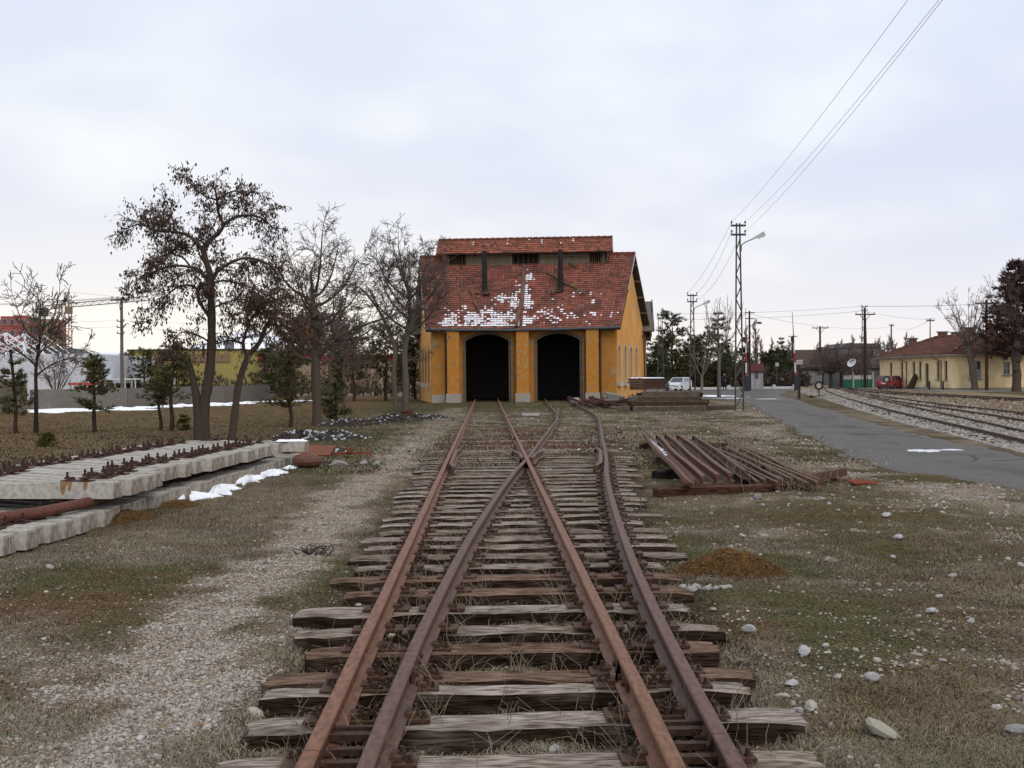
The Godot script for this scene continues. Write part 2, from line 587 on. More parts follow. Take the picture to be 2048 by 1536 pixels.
func cover(x: float, zz: float) -> Array:   # shares of [gravel, moss, red moss, leaf litter, dry grass]
	var z := -zz
	var a := n2(x * 0.45, zz * 0.45)
	var b := n2(x * 1.3 + 20.0, zz * 1.3)
	var w := n2(x * 0.12 + 50.0, zz * 0.12)
	var gravel := 0.0
	var pd := absf(x - path_x(z)) / (0.62 + 0.2 * n2(z * 0.3, 9.0) + 0.25 * smooth(9.0, 4.0, z))
	if z < 60.0:
		gravel = smooth(1.15, 0.4, pd + b * 0.45 + 0.4 * smooth(0.1, 0.6, n2(x * 0.9 + 31.0, zz * 0.5))) * (1.0 - 0.45 * smooth(26.0, 40.0, z))
	if x < -2.0 and x > -7.0 and z < 13.0:
		gravel = maxf(gravel, 0.55 * smooth(-0.15, 0.5, a + b * 0.4) * smooth(13.0, 8.0, z))
	if x > 1.8:
		gravel = maxf(gravel, 0.62 * smooth(0.15, 0.75, a * 0.6 + b * 0.55 + 0.25 * smooth(2.5, 4.5, x) * smooth(9.0, 5.0, z)))
		if z < 70.0:   # the worn verge of the road
			gravel = maxf(gravel, 0.9 * exp(-pow((x - road_left(z) + 0.9) / 0.9, 2.0)) * smooth(-0.6, 0.2, a + b * 0.3))
	if z > 20.0 and z < 56.0 and x > -3.0:
		gravel = maxf(gravel, 0.5 * smooth(-0.35, 0.35, a * 0.6 + b * 0.5) * smooth(20.0, 30.0, z) * smooth(56.0, 46.0, z))
	var moss := smooth(0.0, 0.5, a * -0.7 + w * 0.8)
	moss = maxf(moss, exp(-pow((x - 4.9) / 2.2, 2.0) - pow((z - 13.0) / 2.6, 2.0)) * 0.9)
	if x > 1.6 and z < 20.0:
		moss = maxf(moss, 0.5 * smooth(-0.2, 0.5, n2(x * 0.55 + 8.0, zz * 0.7 + 3.0)))
	moss = maxf(moss, smooth(44.0, 58.0, z) * smooth(-14.0, -6.0, x) * smooth(18.0, 8.0, x) * smooth(82.0, 72.0, z))
	moss = maxf(moss, exp(-pow((x + 3.8) / 2.2, 2.0) - pow((z - 31.0) / 6.0, 2.0)) * 0.95)
	var red := smooth(0.25, 0.6, n2(x * 0.3 + 70.0, zz * 0.55)) * 0.7
	red = maxf(red, exp(-pow((x + 3.3) / 1.1, 2.0) - pow((z - 8.5) / 0.8, 2.0)))
	if x > 3.2:
		red = maxf(red, 0.45 * smooth(-0.2, 0.3, b))
	red *= smooth(30.0, 16.0, z)
	var litter := smooth(-4.0, -9.0, x) * smooth(21.0, 27.0, z)
	var dry := smooth(0.0, 0.6, -w + a * 0.6)
	if z < 7.5:
		dry = maxf(dry, smooth(7.2, 5.4, z) * smooth(0.5, -0.3, b))
	return [gravel, moss, red, litter, dry]


func ground_color(x: float, zz: float) -> Color:
	var k := cover(x, zz)
	var f := nz_fine.get_noise_2d(x * 4.0 + 7.0, zz * 4.0)
	var c := Color(0.165, 0.135, 0.105)
	c = c.lerp(Color(0.245, 0.205, 0.150), k[4] * 0.75)
	c = c.lerp(Color(0.115, 0.116, 0.058), k[1] * 0.75)
	c = c.lerp(Color(0.180, 0.115, 0.068), k[2] * 0.7)
	c = c.lerp(Color(0.225, 0.150, 0.088).lerp(Color(0.18, 0.155, 0.09), smooth(-0.3, 0.5, n2(x * 0.2, zz * 0.3 + 40.0))), k[3] * 0.85)
	c = c.lerp(Color(0.46, 0.415, 0.36), k[0] * 0.85)
	if -zz < 40.0 and x > -3.0 and x < 6.0:
		c = c.lerp(Color(0.085, 0.066, 0.052), on_track(x, -zz) * 0.85 * smooth(36.0, 24.0, -zz))  # deep shade between the sleepers put into the earth colour, with dark weeds
	return c * (1.0 + f * 0.35)


func ground() -> void:
	var xs := []
	var zs := []
	var x := 0.0
	while x < 1500.0:
		xs.push_back(x)
		x += 0.10 if x < 6.0 else 0.10 * pow(x / 6.0, 1.15)
	var neg := xs.slice(1)
	neg.reverse()
	for i in neg.size():
		neg[i] = -neg[i]
	xs = neg + xs
	var z := -40.0
	while z < 2.0:
		zs.push_back(z)
		z += 6.0
	z = 2.0
	while z < 1500.0:
		zs.push_back(z)
		z += 0.10 if z < 10.0 else 0.10 * pow(z / 10.0, 1.25)
	var v := PackedVector3Array()
	var c := PackedColorArray()
	for zz in zs:
		for xx in xs:
			v.push_back(Vector3(xx, land(xx, -zz), -zz))
			c.push_back(ground_color(xx, -zz))
	var w := xs.size()
	var idx := PackedInt32Array()
	for j in zs.size() - 1:
		for i in w - 1:
			var a := j * w + i
			idx.append_array([a, a + w, a + 1, a + 1, a + w, a + w + 1])
	var n := PackedVector3Array()
	n.resize(v.size())
	for j in zs.size():
		for i in w:
			var l := v[j * w + maxi(i - 1, 0)]
			var r := v[j * w + mini(i + 1, w - 1)]
			var d := v[maxi(j - 1, 0) * w + i]
			var u := v[mini(j + 1, zs.size() - 1) * w + i]
			n[j * w + i] = (r - l).cross(u - d).normalized()
	var arr := []
	arr.resize(Mesh.ARRAY_MAX)
	arr[Mesh.ARRAY_VERTEX] = v
	arr[Mesh.ARRAY_NORMAL] = n
	arr[Mesh.ARRAY_COLOR] = c
	arr[Mesh.ARRAY_INDEX] = idx
	var m := ArrayMesh.new()
	m.add_surface_from_arrays(Mesh.PRIMITIVE_TRIANGLES, arr)
	m.surface_set_material(0, mats.ground)
	var o := put("ground", m, self)
	tag(o, "rough yard of trampled earth, moss, dry grass and gravel", "ground", "", "structure")


func in_view(x: float, z: float, slack := 0.4) -> bool:
	return z > 3.3 and absf(x - z * 0.0237) < z * 0.48 + slack


func tuft(rng: RandomNumberGenerator, blades: int, tall: float, wide: float, lean: float, thick: float) -> MB:
	var mb := MB.new()
	for i in blades:
		var a := rng.randf() * TAU
		var r := sqrt(rng.randf()) * wide
		var p := Vector3(cos(a) * r, -0.01, sin(a) * r)
		var b := rng.randf() * TAU
		var d := Vector3(cos(b), 0, sin(b))
		var s := Vector3(-d.z, 0, d.x) * thick * rng.randf_range(0.6, 1.3)
		var l := tall * rng.randf_range(0.45, 1.25)
		var k := lean * rng.randf_range(0.2, 1.6)
		var up := Vector3.UP
		var p1 := p + (up + d * k * 0.5).normalized() * l * 0.55
		var p2 := p1 + (up * 0.7 + d * k * 1.6).normalized() * l * 0.6
		mb.col = Color.WHITE * rng.randf_range(0.65, 1.25)
		var nn := (up + d * 0.3).normalized()
		mb.trin(p - s, p + s, p1 + s * 0.7, nn, nn, nn)
		mb.trin(p - s, p1 + s * 0.7, p1 - s * 0.7, nn, nn, nn)
		mb.trin(p1 - s * 0.7, p1 + s * 0.7, p2, nn, nn, nn)
	return mb


func ground_cover() -> void:
	var rng := rngs(101)
	# short turf: matted dry grass and moss, thick near the lens, coarser clumps farther away
	var kinds := []
	for i in 4:
		kinds.push_back(tuft(rng, 16, 0.024, 0.075, 1.8, 0.0020).mesh(mats.grass))
	for i in 3:
		kinds.push_back(tuft(rng, 28, 0.044, 0.14, 2.0, 0.0018).mesh(mats.grass))
	for i in 3:
		kinds.push_back(tuft(rng, 16, 0.060, 0.45, 1.9, 0.010).mesh(mats.grass))
	var lists := []
	var cols := []
	for k in kinds:
		lists.push_back([])
		cols.push_back(PackedColorArray())
	var tries := 0
	var made := 0
	while made < 100000 and tries < 700000:
		tries += 1
		# chosen evenly over the picture, so thinner on the ground the farther it lies
		var z := 3.3 / (1.0 - rng.randf() * 0.955)
		var x := z * 0.0237 + rng.randf_range(-1.0, 1.0) * (z * 0.52 + 0.9)
		if z > 74.0 or x > road_left(z) + 0.2 and x < 60.0:
			continue
		var k := cover(x, -z)
		var t := on_track(x, z)
		var p = 0.95 - k[0] * 0.93
		p *= lerpf(1.0, (0.5 if z < 8.5 else 0.65) if z < 24.0 else 0.7, t)
		if rng.randf() > p:
			continue
		made += 1
		var kind := rng.randi() % 4
		if z > 9.0:
			kind = 4 + rng.randi() % 3
		elif k[4] > 0.5 and rng.randf() < 0.6:
			kind = 4 + rng.randi() % 3
		if z > 20.0:
			kind = 7 + rng.randi() % 3
		var s := rng.randf_range(0.7, 1.35) * (1.0 if k[1] < 0.4 else 0.75)
		var b := Basis(Vector3.UP, rng.randf() * TAU).scaled(Vector3(s, s * rng.randf_range(0.7, 1.2), s))
		lists[kind].push_back(Transform3D(b, Vector3(x, land(x, -z), -z)))
		var c := Color(0.35, 0.285, 0.21)
		c = c.lerp(Color(0.44, 0.375, 0.275), k[4] * rng.randf())
		c = c.lerp(Color(0.150, 0.155, 0.066), minf(1.0, k[1] * rng.randf_range(0.4, 1.15)))
		c = c.lerp(Color(0.24, 0.155, 0.088), minf(1.0, k[2] * rng.randf_range(0.3, 1.1)))
		c = c.lerp(Color(0.28, 0.19, 0.115), minf(1.0, k[3] * rng.randf_range(0.3, 1.0)))
		if rng.randf() < 0.06:
			c = Color(0.16, 0.20, 0.06)
		cols[kind].push_back(c * rng.randf_range(0.6, 1.15))
	for i in kinds.size():
		if lists[i].size():
			scatter("grass", kinds[i], lists[i], cols[i], self, ["short matted winter turf of dead blades and moss", "longer dry grass bent over in loose tufts", "coarse clumps of withered grass towards the shed"][0 if i < 4 else 1 if i < 7 else 2], "grass", "grass of the yard")
	# gravel and stone chips
	var chips := []
	for i in 4:
		var mb := MB.new()
		mb.blob(Vector3.ZERO, Vector3(1.0, 0.62, 0.8), rng, 0.28)
		chips.push_back(mb.mesh(mats.stone))
	var cl := [[], [], [], []]
	var cc := [PackedColorArray(), PackedColorArray(), PackedColorArray(), PackedColorArray()]
	tries = 0
	made = 0
	while made < 120000 and tries < 900000:
		tries += 1
		var z := 3.3 / (1.0 - rng.randf() * 0.95)
		var x := z * 0.0237 + rng.randf_range(-1.0, 1.0) * (z * 0.52 + 0.9)
		var beyond := x - road_left(z)
		if z > 62.0 or beyond > 1.2 or beyond > 0.0 and rng.randf() < 0.35 + 0.6 * beyond:
			continue
		var k := cover(x, -z)
		var t := on_track(x, z)
		var p: float = k[0] * k[0] * 1.1 + 0.035 * (1.0 - k[3])
		if x > 1.5:
			p = (k[0] * 0.75 + 0.05) * smooth(-0.35, 0.45, n2(x * 0.8 + 15.0, z * 0.8) + 0.25 * smooth(0.0, -0.4, absf(x - road_left(z)) - 1.5))
		p = lerpf(p, 0.05, t * smooth(30.0, 22.0, z))
		if rng.randf() > p:
			continue
		made += 1
		var s := 0.0075 * exp(rng.randfn(0.1, 0.42)) * (1.0 + z * 0.055)
		if x > 1.5:
			s *= 1.35
		if rng.randf() < (0.03 if x > 1.5 else 0.008):
			s *= 2.2
		var b := Basis(Vector3.UP, rng.randf() * TAU) * Basis(Vector3.RIGHT, rng.randf_range(-0.4, 0.4))
		var kind := rng.randi() % 4
		cl[kind].push_back(Transform3D(b.scaled(Vector3(s, s, s)), Vector3(x, (land(x, -z) if beyond < 0.0 else 0.03) + s * 0.16, -z)))
		var g := rng.randf()
		var c := Color(0.57, 0.485, 0.42).lerp(Color(0.80, 0.75, 0.70), g)
		if rng.randf() < 0.25:
			c = Color(0.36, 0.29, 0.23)
		if rng.randf() < 0.06:
			c = Color(0.46, 0.30, 0.17)
		cc[kind].push_back(c * rng.randf_range(0.75, 1.0))
	for i in 4:
		scatter("gravel", chips[i], cl[i], cc[i], self, "pale limestone gravel trodden into the path and the turf", "gravel", "gravel of the yard")


# ---------------------------------------------------------------- road, ballast
func along(k: Array, z: float) -> float:
	for i in k.size() - 1:
		if z <= k[i + 1].y:
			return lerpf(k[i].x, k[i + 1].x, clampf((z - k[i].y) / (k[i + 1].y - k[i].y), 0.0, 1.0))
	return k[-1].x


var road_l := [Vector2(8.6, 2), Vector2(8.1, 12), Vector2(7.9, 15.6), Vector2(7.4, 19), Vector2(7.4, 22), Vector2(8.2, 26.4), Vector2(9.9, 35), Vector2(12.6, 48.5), Vector2(15.3, 62), Vector2(16.0, 72), Vector2(14.0, 82), Vector2(13.0, 100), Vector2(15, 125)]
var road_r := [Vector2(11.0, 2), Vector2(11.1, 16), Vector2(11.2, 22), Vector2(11.75, 27), Vector2(12.7, 32.8), Vector2(14.4, 42.2), Vector2(17.0, 54.7), Vector2(20.3, 70), Vector2(22.8, 83), Vector2(28.0, 100), Vector2(36.0, 125)]
var bank := [Vector2(11.0, 2), Vector2(11.2, 18), Vector2(11.7, 23.3), Vector2(13.2, 30.4), Vector2(14.6, 37.7), Vector2(18.4, 54), Vector2(23.8, 76.6), Vector2(28.4, 97), Vector2(33.0, 118), Vector2(40, 150)]


func road_left(z: float) -> float:
	return along(road_l, z) + 0.25 * n2(z * 0.25, 90.0)


func road_and_ballast() -> void:
	var mb := MB.new()
	var rows := []
	var z := 2.0
	while z < 125.0:
		rows.push_back(z)
		z += 0.35 if z < 40.0 else 1.0
	var cols := 14
	var grid := []
	var cg := []
	for zz in rows:
		var l := road_left(zz) + 0.10 * nz_fine.get_noise_2d(zz * 2.0, 4.0)
		var r := along(road_r, zz) + 0.2 * n2(zz * 0.3, 60.0)
		var row := []
		var cr := []
		for i in cols + 1:
			var t := float(i) / cols
			var x := lerpf(l, r, t)
			var edge := minf(t, 1.0 - t) * (r - l)
			row.push_back(Vector3(x, maxf(land(x, -zz), -0.01) * 0.3 + 0.030 - 0.02 * smooth(0.25, 0.0, edge), -zz))
			var tone := 1.0 + 0.25 * n2(x * 0.5, zz * 0.22) + 0.22 * nz_fine.get_noise_2d(x * 1.7, zz * 0.9) - 0.25 * smooth(0.25, 0.6, n2(x * 0.6 + 13.0, zz * 0.3))
			var dust := smooth(2.0 if t < 0.5 else 1.1, 0.0, edge + 0.9 * n2(x * 0.9, zz * 0.7)) * 0.75
			cr.push_back((Color.WHITE * tone).lerp(Color(1.9, 1.7, 1.5), dust))
		grid.push_back(row)
		cg.push_back(cr)
	for j in rows.size() - 1:
		for i in cols:
			mb.tric(grid[j][i], grid[j][i + 1], grid[j + 1][i + 1], cg[j][i], cg[j][i + 1], cg[j + 1][i + 1])
			mb.tric(grid[j][i], grid[j + 1][i + 1], grid[j + 1][i], cg[j][i], cg[j + 1][i + 1], cg[j + 1][i])
	var road := top("road", mb, mats.asphalt, "cracked grey asphalt road running between the yard and the ballast", "road", "", "structure")
	# cracks opened in the asphalt
	var crng := rngs(19)
	for i in 22:
		var cz := crng.randf_range(15.0, 46.0)
		var cx := lerpf(road_left(cz) + 0.3, along(road_r, cz) - 0.3, crng.randf())
		var dir := Vector2(crng.randfn(0, 0.5), 1.0).normalized() if i % 3 else Vector2(1.0, crng.randfn(0, 0.4)).normalized()
		var p := Vector2(cx, cz)
		var ck := MB.new()
		ck.col = Color(0.30, 0.27, 0.25)
		var was := Vector3.ZERO
		var was_w := 0.0
		for k in crng.randi_range(6, 16):
			var w := crng.randf_range(0.008, 0.028)
			var here := Vector3(p.x, 0.0335, -p.y)
			if k and p.x > road_left(p.y) + 0.15 and p.x < along(road_r, p.y) - 0.2:
				var side := Vector3(dir.y, 0, dir.x)
				ck.quad(was - side * was_w, was + side * was_w, here + side * w, here - side * w)
			was = here
			was_w = w
			dir = (dir + Vector2(crng.randfn(0, 0.45), crng.randfn(0, 0.35))).normalized()
			p += dir * crng.randf_range(0.15, 0.4)
		if ck.v.size():
			part("crack", ck, mats.asphalt, road)
	# ballast bank of the running lines
	mb = MB.new()
	var prev := []
	var prevc := []
	z = 2.0
	while z < 150.0:
		var e := along(bank, z) + 0.12 * n2(z * 0.8, 33.0)
		var row := []
		var cr := []
		for i in 22:
			var off := [0.0, 0.3, 0.6, 0.9, 1.2, 1.6, 2.0, 2.5, 3.0, 3.6, 4.2, 5.0, 6.0, 7.0, 8.0, 9.0, 10.0, 11.0, 12.0, 14.0, 15.0, 15.4][i] as float
			var h := 0.07 * smooth(0.0, 1.2, off) * smooth(15.4, 14.4, off) - 0.05 * smooth(0.15, 0.0, off)
			var x := e + off
			row.push_back(Vector3(x, h - 0.03 + nz_fine.get_noise_2d(x * 3.0, z * 3.0) * 0.03, -z))
			var d := smooth(-0.2, 0.5, n2(x * 0.7, z * 0.35))
			var c := Color(0.46, 0.41, 0.36).lerp(Color(0.33, 0.25, 0.17), maxf(d * smooth(0.8, 3.0, off) * 0.8, smooth(3.0, 7.0, off) * 0.7))
			if off < 0.7:
				c = c.lerp(Color(0.22, 0.19, 0.12), 0.6 * smooth(-0.1, 0.5, n2(x, z * 0.5 + 8.0)))
			cr.push_back(c)
		if prev.size():
			for i in 21:
				mb.tric(prev[i], prev[i + 1], row[i + 1], prevc[i], prevc[i + 1], cr[i + 1])
				mb.tric(prev[i], row[i + 1], row[i], prevc[i], cr[i + 1], cr[i])
		prev = row
		prevc = cr
		z += 0.5 if z < 50.0 else 1.5
	top("ballast_bed", mb, mats.ground, "bank of pale ballast stone carrying the running lines", "ballast", "", "structure")
	var rng := rngs(77)
	var chip := MB.new()
	chip.blob(Vector3.ZERO, Vector3(1.0, 0.8, 0.9), rng, 0.3)
	var xf := []
	var cs := PackedColorArray()
	for i in 26000:
		var zz := 16.0 / (1.0 - rng.randf() * 0.85)
		var off := pow(rng.randf(), 1.4) * 11.0
		var x := along(bank, zz) + off
		if x > zz * 0.53 + 1.0:
			continue
		var h := 0.07 * smooth(0.0, 1.2, off) - 0.02
		var s := rng.randf_range(0.05, 0.10) * (1.0 + zz * 0.006)
		xf.push_back(Transform3D(Basis(Vector3(rng.randf(), rng.randf(), rng.randf()).normalized(), rng.randf() * TAU).scaled(Vector3(s, s, s)), Vector3(x, h + s * 0.15, -zz)))
		var c := Color(0.50, 0.45, 0.39).lerp(Color(0.72, 0.69, 0.64), rng.randf())
		if off > 1.5 and rng.randf() < maxf(0.4 * smooth(-0.2, 0.5, n2(x * 0.7, zz * 0.35)), 0.75 * smooth(3.0, 7.0, off)):
			c = Color(0.42, 0.31, 0.20)
		cs.push_back(c * rng.randf_range(0.7, 1.0))
	scatter("ballast_stones", chip.mesh(mats.stone), xf, cs, self, "loose pale ballast stones heaped along the running lines", "ballast stones")


# ---------------------------------------------------------------- the turnout in front of the shed
const RAIL := [Vector2(-0.062, 0.0), Vector2(0.062, 0.0), Vector2(0.062, 0.010), Vector2(0.012, 0.027), Vector2(0.009, 0.095), Vector2(0.034, 0.108), Vector2(0.036, 0.132), Vector2(0.029, 0.140), Vector2(-0.029, 0.140), Vector2(-0.036, 0.132), Vector2(-0.034, 0.108), Vector2(-0.009, 0.095), Vector2(-0.012, 0.027), Vector2(-0.062, 0.010)]
const FOOT := 0.080   # height of the rail's foot over the yard
const HALF := 0.752   # from the middle of a track to the middle of its rail


func rail_path(right_track: bool, side: float, z0: float, z1: float, shift := 0.0) -> Array:
	var p := []
	var z := z0
	while true:
		var x := side * HALF + shift
		if right_track:
			x += spread(z)
		p.push_back(Vector3(x, FOOT + 0.006 * n2(z * 0.35, side * 5.0 + (20.0 if right_track else 0.0)), -z))
		if z >= z1:
			break
		z = minf(z + (0.25 if z < 24.0 else 0.6), z1)
	return p


func rail_mesh(path: Array, tone: Color, rng: RandomNumberGenerator) -> ArrayMesh:
	var mb := MB.new()
	mb.col = tone * rng.randf_range(0.92, 1.08)
	mb.sweep(RAIL, path)
	return mb.mesh(mats.rail)


func sleeper_mesh(rng: RandomNumberGenerator, tone: Color, side_tone: Color, l := 2.8, w := 0.25, h := 0.15) -> ArrayMesh:
	var mb := MB.new()
	var na := 9
	var nl := 26
	var seed_x := rng.randf() * 900.0
	var cracks := []
	for i in na:
		cracks.push_back(rng.randf() < 0.45 and i > 0 and i < na - 1)
	var g := []
	for i in nl + 1:
		var x := (float(i) / nl - 0.5) * l
		var end := minf(i, nl - i) / 2.0
		var jag := n2(seed_x, i * 0.4) * 0.008
		var row := []
		for j in na:
			var t := float(j) / (na - 1) - 0.5
			var y := nz_fine.get_noise_2d(x * 1.2 + seed_x, j * 3.1) * 0.008
			if cracks[j]:
				y -= 0.030 * smooth(-0.25, 0.4, nz_fine.get_noise_2d(x * 0.8 + seed_x + 40.0, j * 7.0))
			if j == 0 or j == na - 1:
				y -= 0.012 + 0.018 * maxf(0.0, nz_fine.get_noise_2d(x * 1.6 + seed_x, j * 11.0 + 5.0) * 2.0)
			var xx := x
			if i == 0 or i == nl:
				xx += nz_fine.get_noise_2d(j * 2.7 + seed_x, i * 1.0) * 0.06
				y -= 0.014
			elif end < 1.0:
				y -= 0.004
			row.push_back(Vector3(xx, y, t * w + jag))
		g.push_back(row)
	var shade := func(x: float, j: int) -> Color:
		var k := 1.0 + nz_fine.get_noise_2d(x * 0.7 + seed_x, j * 9.7) * 0.42 + nz_fine.get_noise_2d(x * 5.0 + seed_x, j * 5.3 + 60.0) * 0.12
		var c := tone * k
		if cracks[j]:
			c = c.lerp(side_tone, 0.55 * smooth(-0.1, 0.4, nz_fine.get_noise_2d(x * 0.8 + seed_x + 40.0, j * 7.0)))
		return c
	for i in nl:
		for j in na - 1:
			var ca: Color = shade.call(g[i][j].x, j)
			var cb: Color = shade.call(g[i][j + 1].x, j + 1)
			var cd: Color = shade.call(g[i + 1][j + 1].x, j + 1)
			var ce: Color = shade.call(g[i + 1][j].x, j)
			mb.tric(g[i][j], g[i][j + 1], g[i + 1][j + 1], ca, cb, cd)
			mb.tric(g[i][j], g[i + 1][j + 1], g[i + 1][j], ca, cd, ce)
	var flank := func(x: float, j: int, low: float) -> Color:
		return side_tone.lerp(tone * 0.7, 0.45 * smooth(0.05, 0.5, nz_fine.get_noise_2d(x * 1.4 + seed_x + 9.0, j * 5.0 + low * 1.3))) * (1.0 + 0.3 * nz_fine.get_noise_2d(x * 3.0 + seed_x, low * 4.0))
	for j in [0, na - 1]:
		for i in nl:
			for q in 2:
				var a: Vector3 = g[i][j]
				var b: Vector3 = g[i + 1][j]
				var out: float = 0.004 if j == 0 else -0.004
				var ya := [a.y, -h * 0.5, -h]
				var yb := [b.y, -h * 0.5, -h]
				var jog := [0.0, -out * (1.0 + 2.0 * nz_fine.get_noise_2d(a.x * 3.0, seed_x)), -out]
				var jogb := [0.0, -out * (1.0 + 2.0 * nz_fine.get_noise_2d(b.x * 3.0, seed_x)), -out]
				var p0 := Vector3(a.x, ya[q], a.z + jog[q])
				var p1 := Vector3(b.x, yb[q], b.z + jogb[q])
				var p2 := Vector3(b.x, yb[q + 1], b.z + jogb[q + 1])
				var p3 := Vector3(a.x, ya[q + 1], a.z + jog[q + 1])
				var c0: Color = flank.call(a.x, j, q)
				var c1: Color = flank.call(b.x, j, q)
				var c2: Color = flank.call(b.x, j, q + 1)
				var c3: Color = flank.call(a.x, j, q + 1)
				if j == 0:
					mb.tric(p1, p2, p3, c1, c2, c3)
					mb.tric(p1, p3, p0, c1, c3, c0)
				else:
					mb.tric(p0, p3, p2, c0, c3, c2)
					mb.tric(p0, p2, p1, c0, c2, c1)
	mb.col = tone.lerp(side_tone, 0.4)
	for i in [0, nl]:
		for j in na - 1:
			var a: Vector3 = g[i][j]
			var b: Vector3 = g[i][j + 1]
			var a2 := Vector3(a.x, -h, a.z)
			var b2 := Vector3(b.x, -h, b.z)
			if i == 0:
				mb.quad(a, a2, b2, b)
			else:
				mb.quad(b, b2, a2, a)
	return mb.mesh(mats.wood)


func turnout() -> void:
	var rng := rngs(7)
	var t := thing("railway_turnout", "rusty overgrown turnout on timber sleepers leading into the two-stall shed", "railway track")
	var brown := Color(0.222, 0.106, 0.057)
	var dusk := Color(0.145, 0.080, 0.058)
	# running rails; the outer ones have open joints close to the lens
	for q in [[false, -1.0, 2.6, 4.52, brown], [false, -1.0, 4.528, 30.0, brown], [false, -1.0, 30.01, 74.0, brown],
			[false, 1.0, 2.6, 5.9, brown], [false, 1.0, 5.91, 28.0, brown], [false, 1.0, 28.01, 74.0, brown],
			[true, -1.0, 2.6, 6.15, dusk], [true, -1.0, 6.16, 20.15, dusk], [true, -1.0, 20.5, 38.0, dusk], [true, -1.0, 38.01, 74.0, dusk],
			[true, 1.0, 2.6, 4.66, dusk], [true, 1.0, 4.668, 24.0, dusk], [true, 1.0, 24.01, 74.0, dusk]]:
		var p := rail_path(q[0], q[1], q[2], q[3])
		if q[0]:
			for i in p.size():
				p[i].y -= 0.003
		put("rail", rail_mesh(p, q[4], rng), t)
	# check rails inside the outer rails, wing rails at the frog
	for q in [[false, -1.0, 0.10, 18.6, 23.0], [true, 1.0, -0.10, 18.6, 23.0]]:
		var p := rail_path(q[0], q[1], q[3], q[4], q[2])
		for i in p.size():
			var f := float(i) / (p.size() - 1)
			p[i].x += signf(q[2]) * 0.07 * (smooth(0.18, 0.0, f) + smooth(0.82, 1.0, f))
			p[i].y += 0.004
		put("check_rail", rail_mesh(p, dusk * 1.15, rng), t)
	for q in [[false, 1.0, -0.085], [true, -1.0, 0.085]]:
		var p := rail_path(q[0], q[1], 20.6, 22.6, q[2])
		for i in p.size():
			p[i].x += signf(q[2]) * 0.10 * smooth(0.4, 1.0, float(i) / (p.size() - 1))
			p[i].y -= 0.002
		put("wing_rail", rail_mesh(p, dusk * 1.1, rng), t)
	# sleepers of several kinds
	var kinds := []
	for i in 20:
		var tone: Color = [Color(0.39, 0.355, 0.33), Color(0.32, 0.285, 0.26), Color(0.26, 0.195, 0.155), Color(0.45, 0.42, 0.40)][i % 4]
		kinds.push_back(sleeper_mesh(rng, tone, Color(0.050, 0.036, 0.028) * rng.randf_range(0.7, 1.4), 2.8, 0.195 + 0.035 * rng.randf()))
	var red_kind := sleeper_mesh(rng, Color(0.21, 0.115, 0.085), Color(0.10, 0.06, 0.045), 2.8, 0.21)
	var zs := [3.55, 4.2, 4.80, 5.41, 5.93, 6.19, 6.80, 7.32, 7.96, 8.62]
	while zs[-1] < 34.0:
		zs.push_back(zs[-1] + rng.randf_range(0.54, 0.62))
	var plate := MB.new()
	plate.col = Color(0.105, 0.055, 0.038)
	plate.box(Vector3.ZERO, Vector3(0.34, 0.016, 0.165))
	for s in [-1.0, 1.0]:   # clamps on the rail's foot
		plate.box(Vector3(s * 0.075, 0.020, 0.0), Vector3(0.05, 0.026, 0.10))
	var plate_m := plate.mesh(mats.rust)
	var bolt := MB.new()
	bolt.col = Color(0.07, 0.040, 0.030)
	bolt.lathe([Vector2(0.022, 0.0), Vector2(0.022, 0.012), Vector2(0.019, 0.012), Vector2(0.019, 0.03), Vector2(0.011, 0.03), Vector2(0.011, 0.055), Vector2(0.0, 0.055)], Vector3.ZERO, 6)
	var bolt_m := bolt.mesh(mats.rust)
	for i in zs.size():
		var z: float = zs[i]
		var l := -1.25 - rng.randf_range(-0.12, 0.09)
		var r := spread(z) + 1.24 + rng.randf_range(-0.18, 0.14)
		if i == 8:
			l = -1.42
		var m: ArrayMesh = kinds[rng.randi() % 20]
		if z > 25.0 and rng.randf() < 0.75:
			m = red_kind
		var turn := rng.randf_range(-0.012, 0.012) + (0.012 if z > 12.0 else 0.0)
		var y := 0.070 + rng.randf_range(-0.010, 0.002)
		var b := Basis(Vector3.UP, turn) * Basis(Vector3.RIGHT, rng.randf_range(-0.04, 0.04) + (PI if false else 0.0))
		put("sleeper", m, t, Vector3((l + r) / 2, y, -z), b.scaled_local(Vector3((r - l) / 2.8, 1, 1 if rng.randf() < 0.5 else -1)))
		if z > 26.0:
			continue
		var spots := [-HALF, HALF, spread(z) - HALF, spread(z) + HALF]
		for k in 4:
			if z > 24.0 and k > 1:
				continue
			var pm := put("tie_plate", plate_m, t, Vector3(spots[k], 0.073, -z), Basis(Vector3.UP, rng.randf_range(-0.05, 0.05)))
			if z < 12.0:
				for s in [-1.0, 1.0]:
					put("bolt", bolt_m, pm, Vector3(s * 0.098, 0.008, rng.randf_range(-0.02, 0.02)))
				if z < 7.0:
					for s in [-1.0, 1.0]:
						put("bolt", bolt_m, pm, Vector3(s * 0.138, -0.012, 0.04 * s))
	# flat spacer bars between the close pairs of rails
	for q in [[4.40, 0.05], [4.62, 0.05], [4.78, 0.04], [4.98, 0.05], [5.08, 0.03]]:
		for left in [true, false]:
			var x0 := (-HALF if left else HALF) + 0.012
			var x1 := x0 + spread(q[0]) - 0.024
			var bar := MB.new()
			bar.col = Color(0.075, 0.040, 0.031)
			bar.box(Vector3((x0 + x1) / 2, 0.125, -q[0]), Vector3(x1 - x0, 0.03, q[1]))
			part("spacer_bar", bar, mats.rust, t)
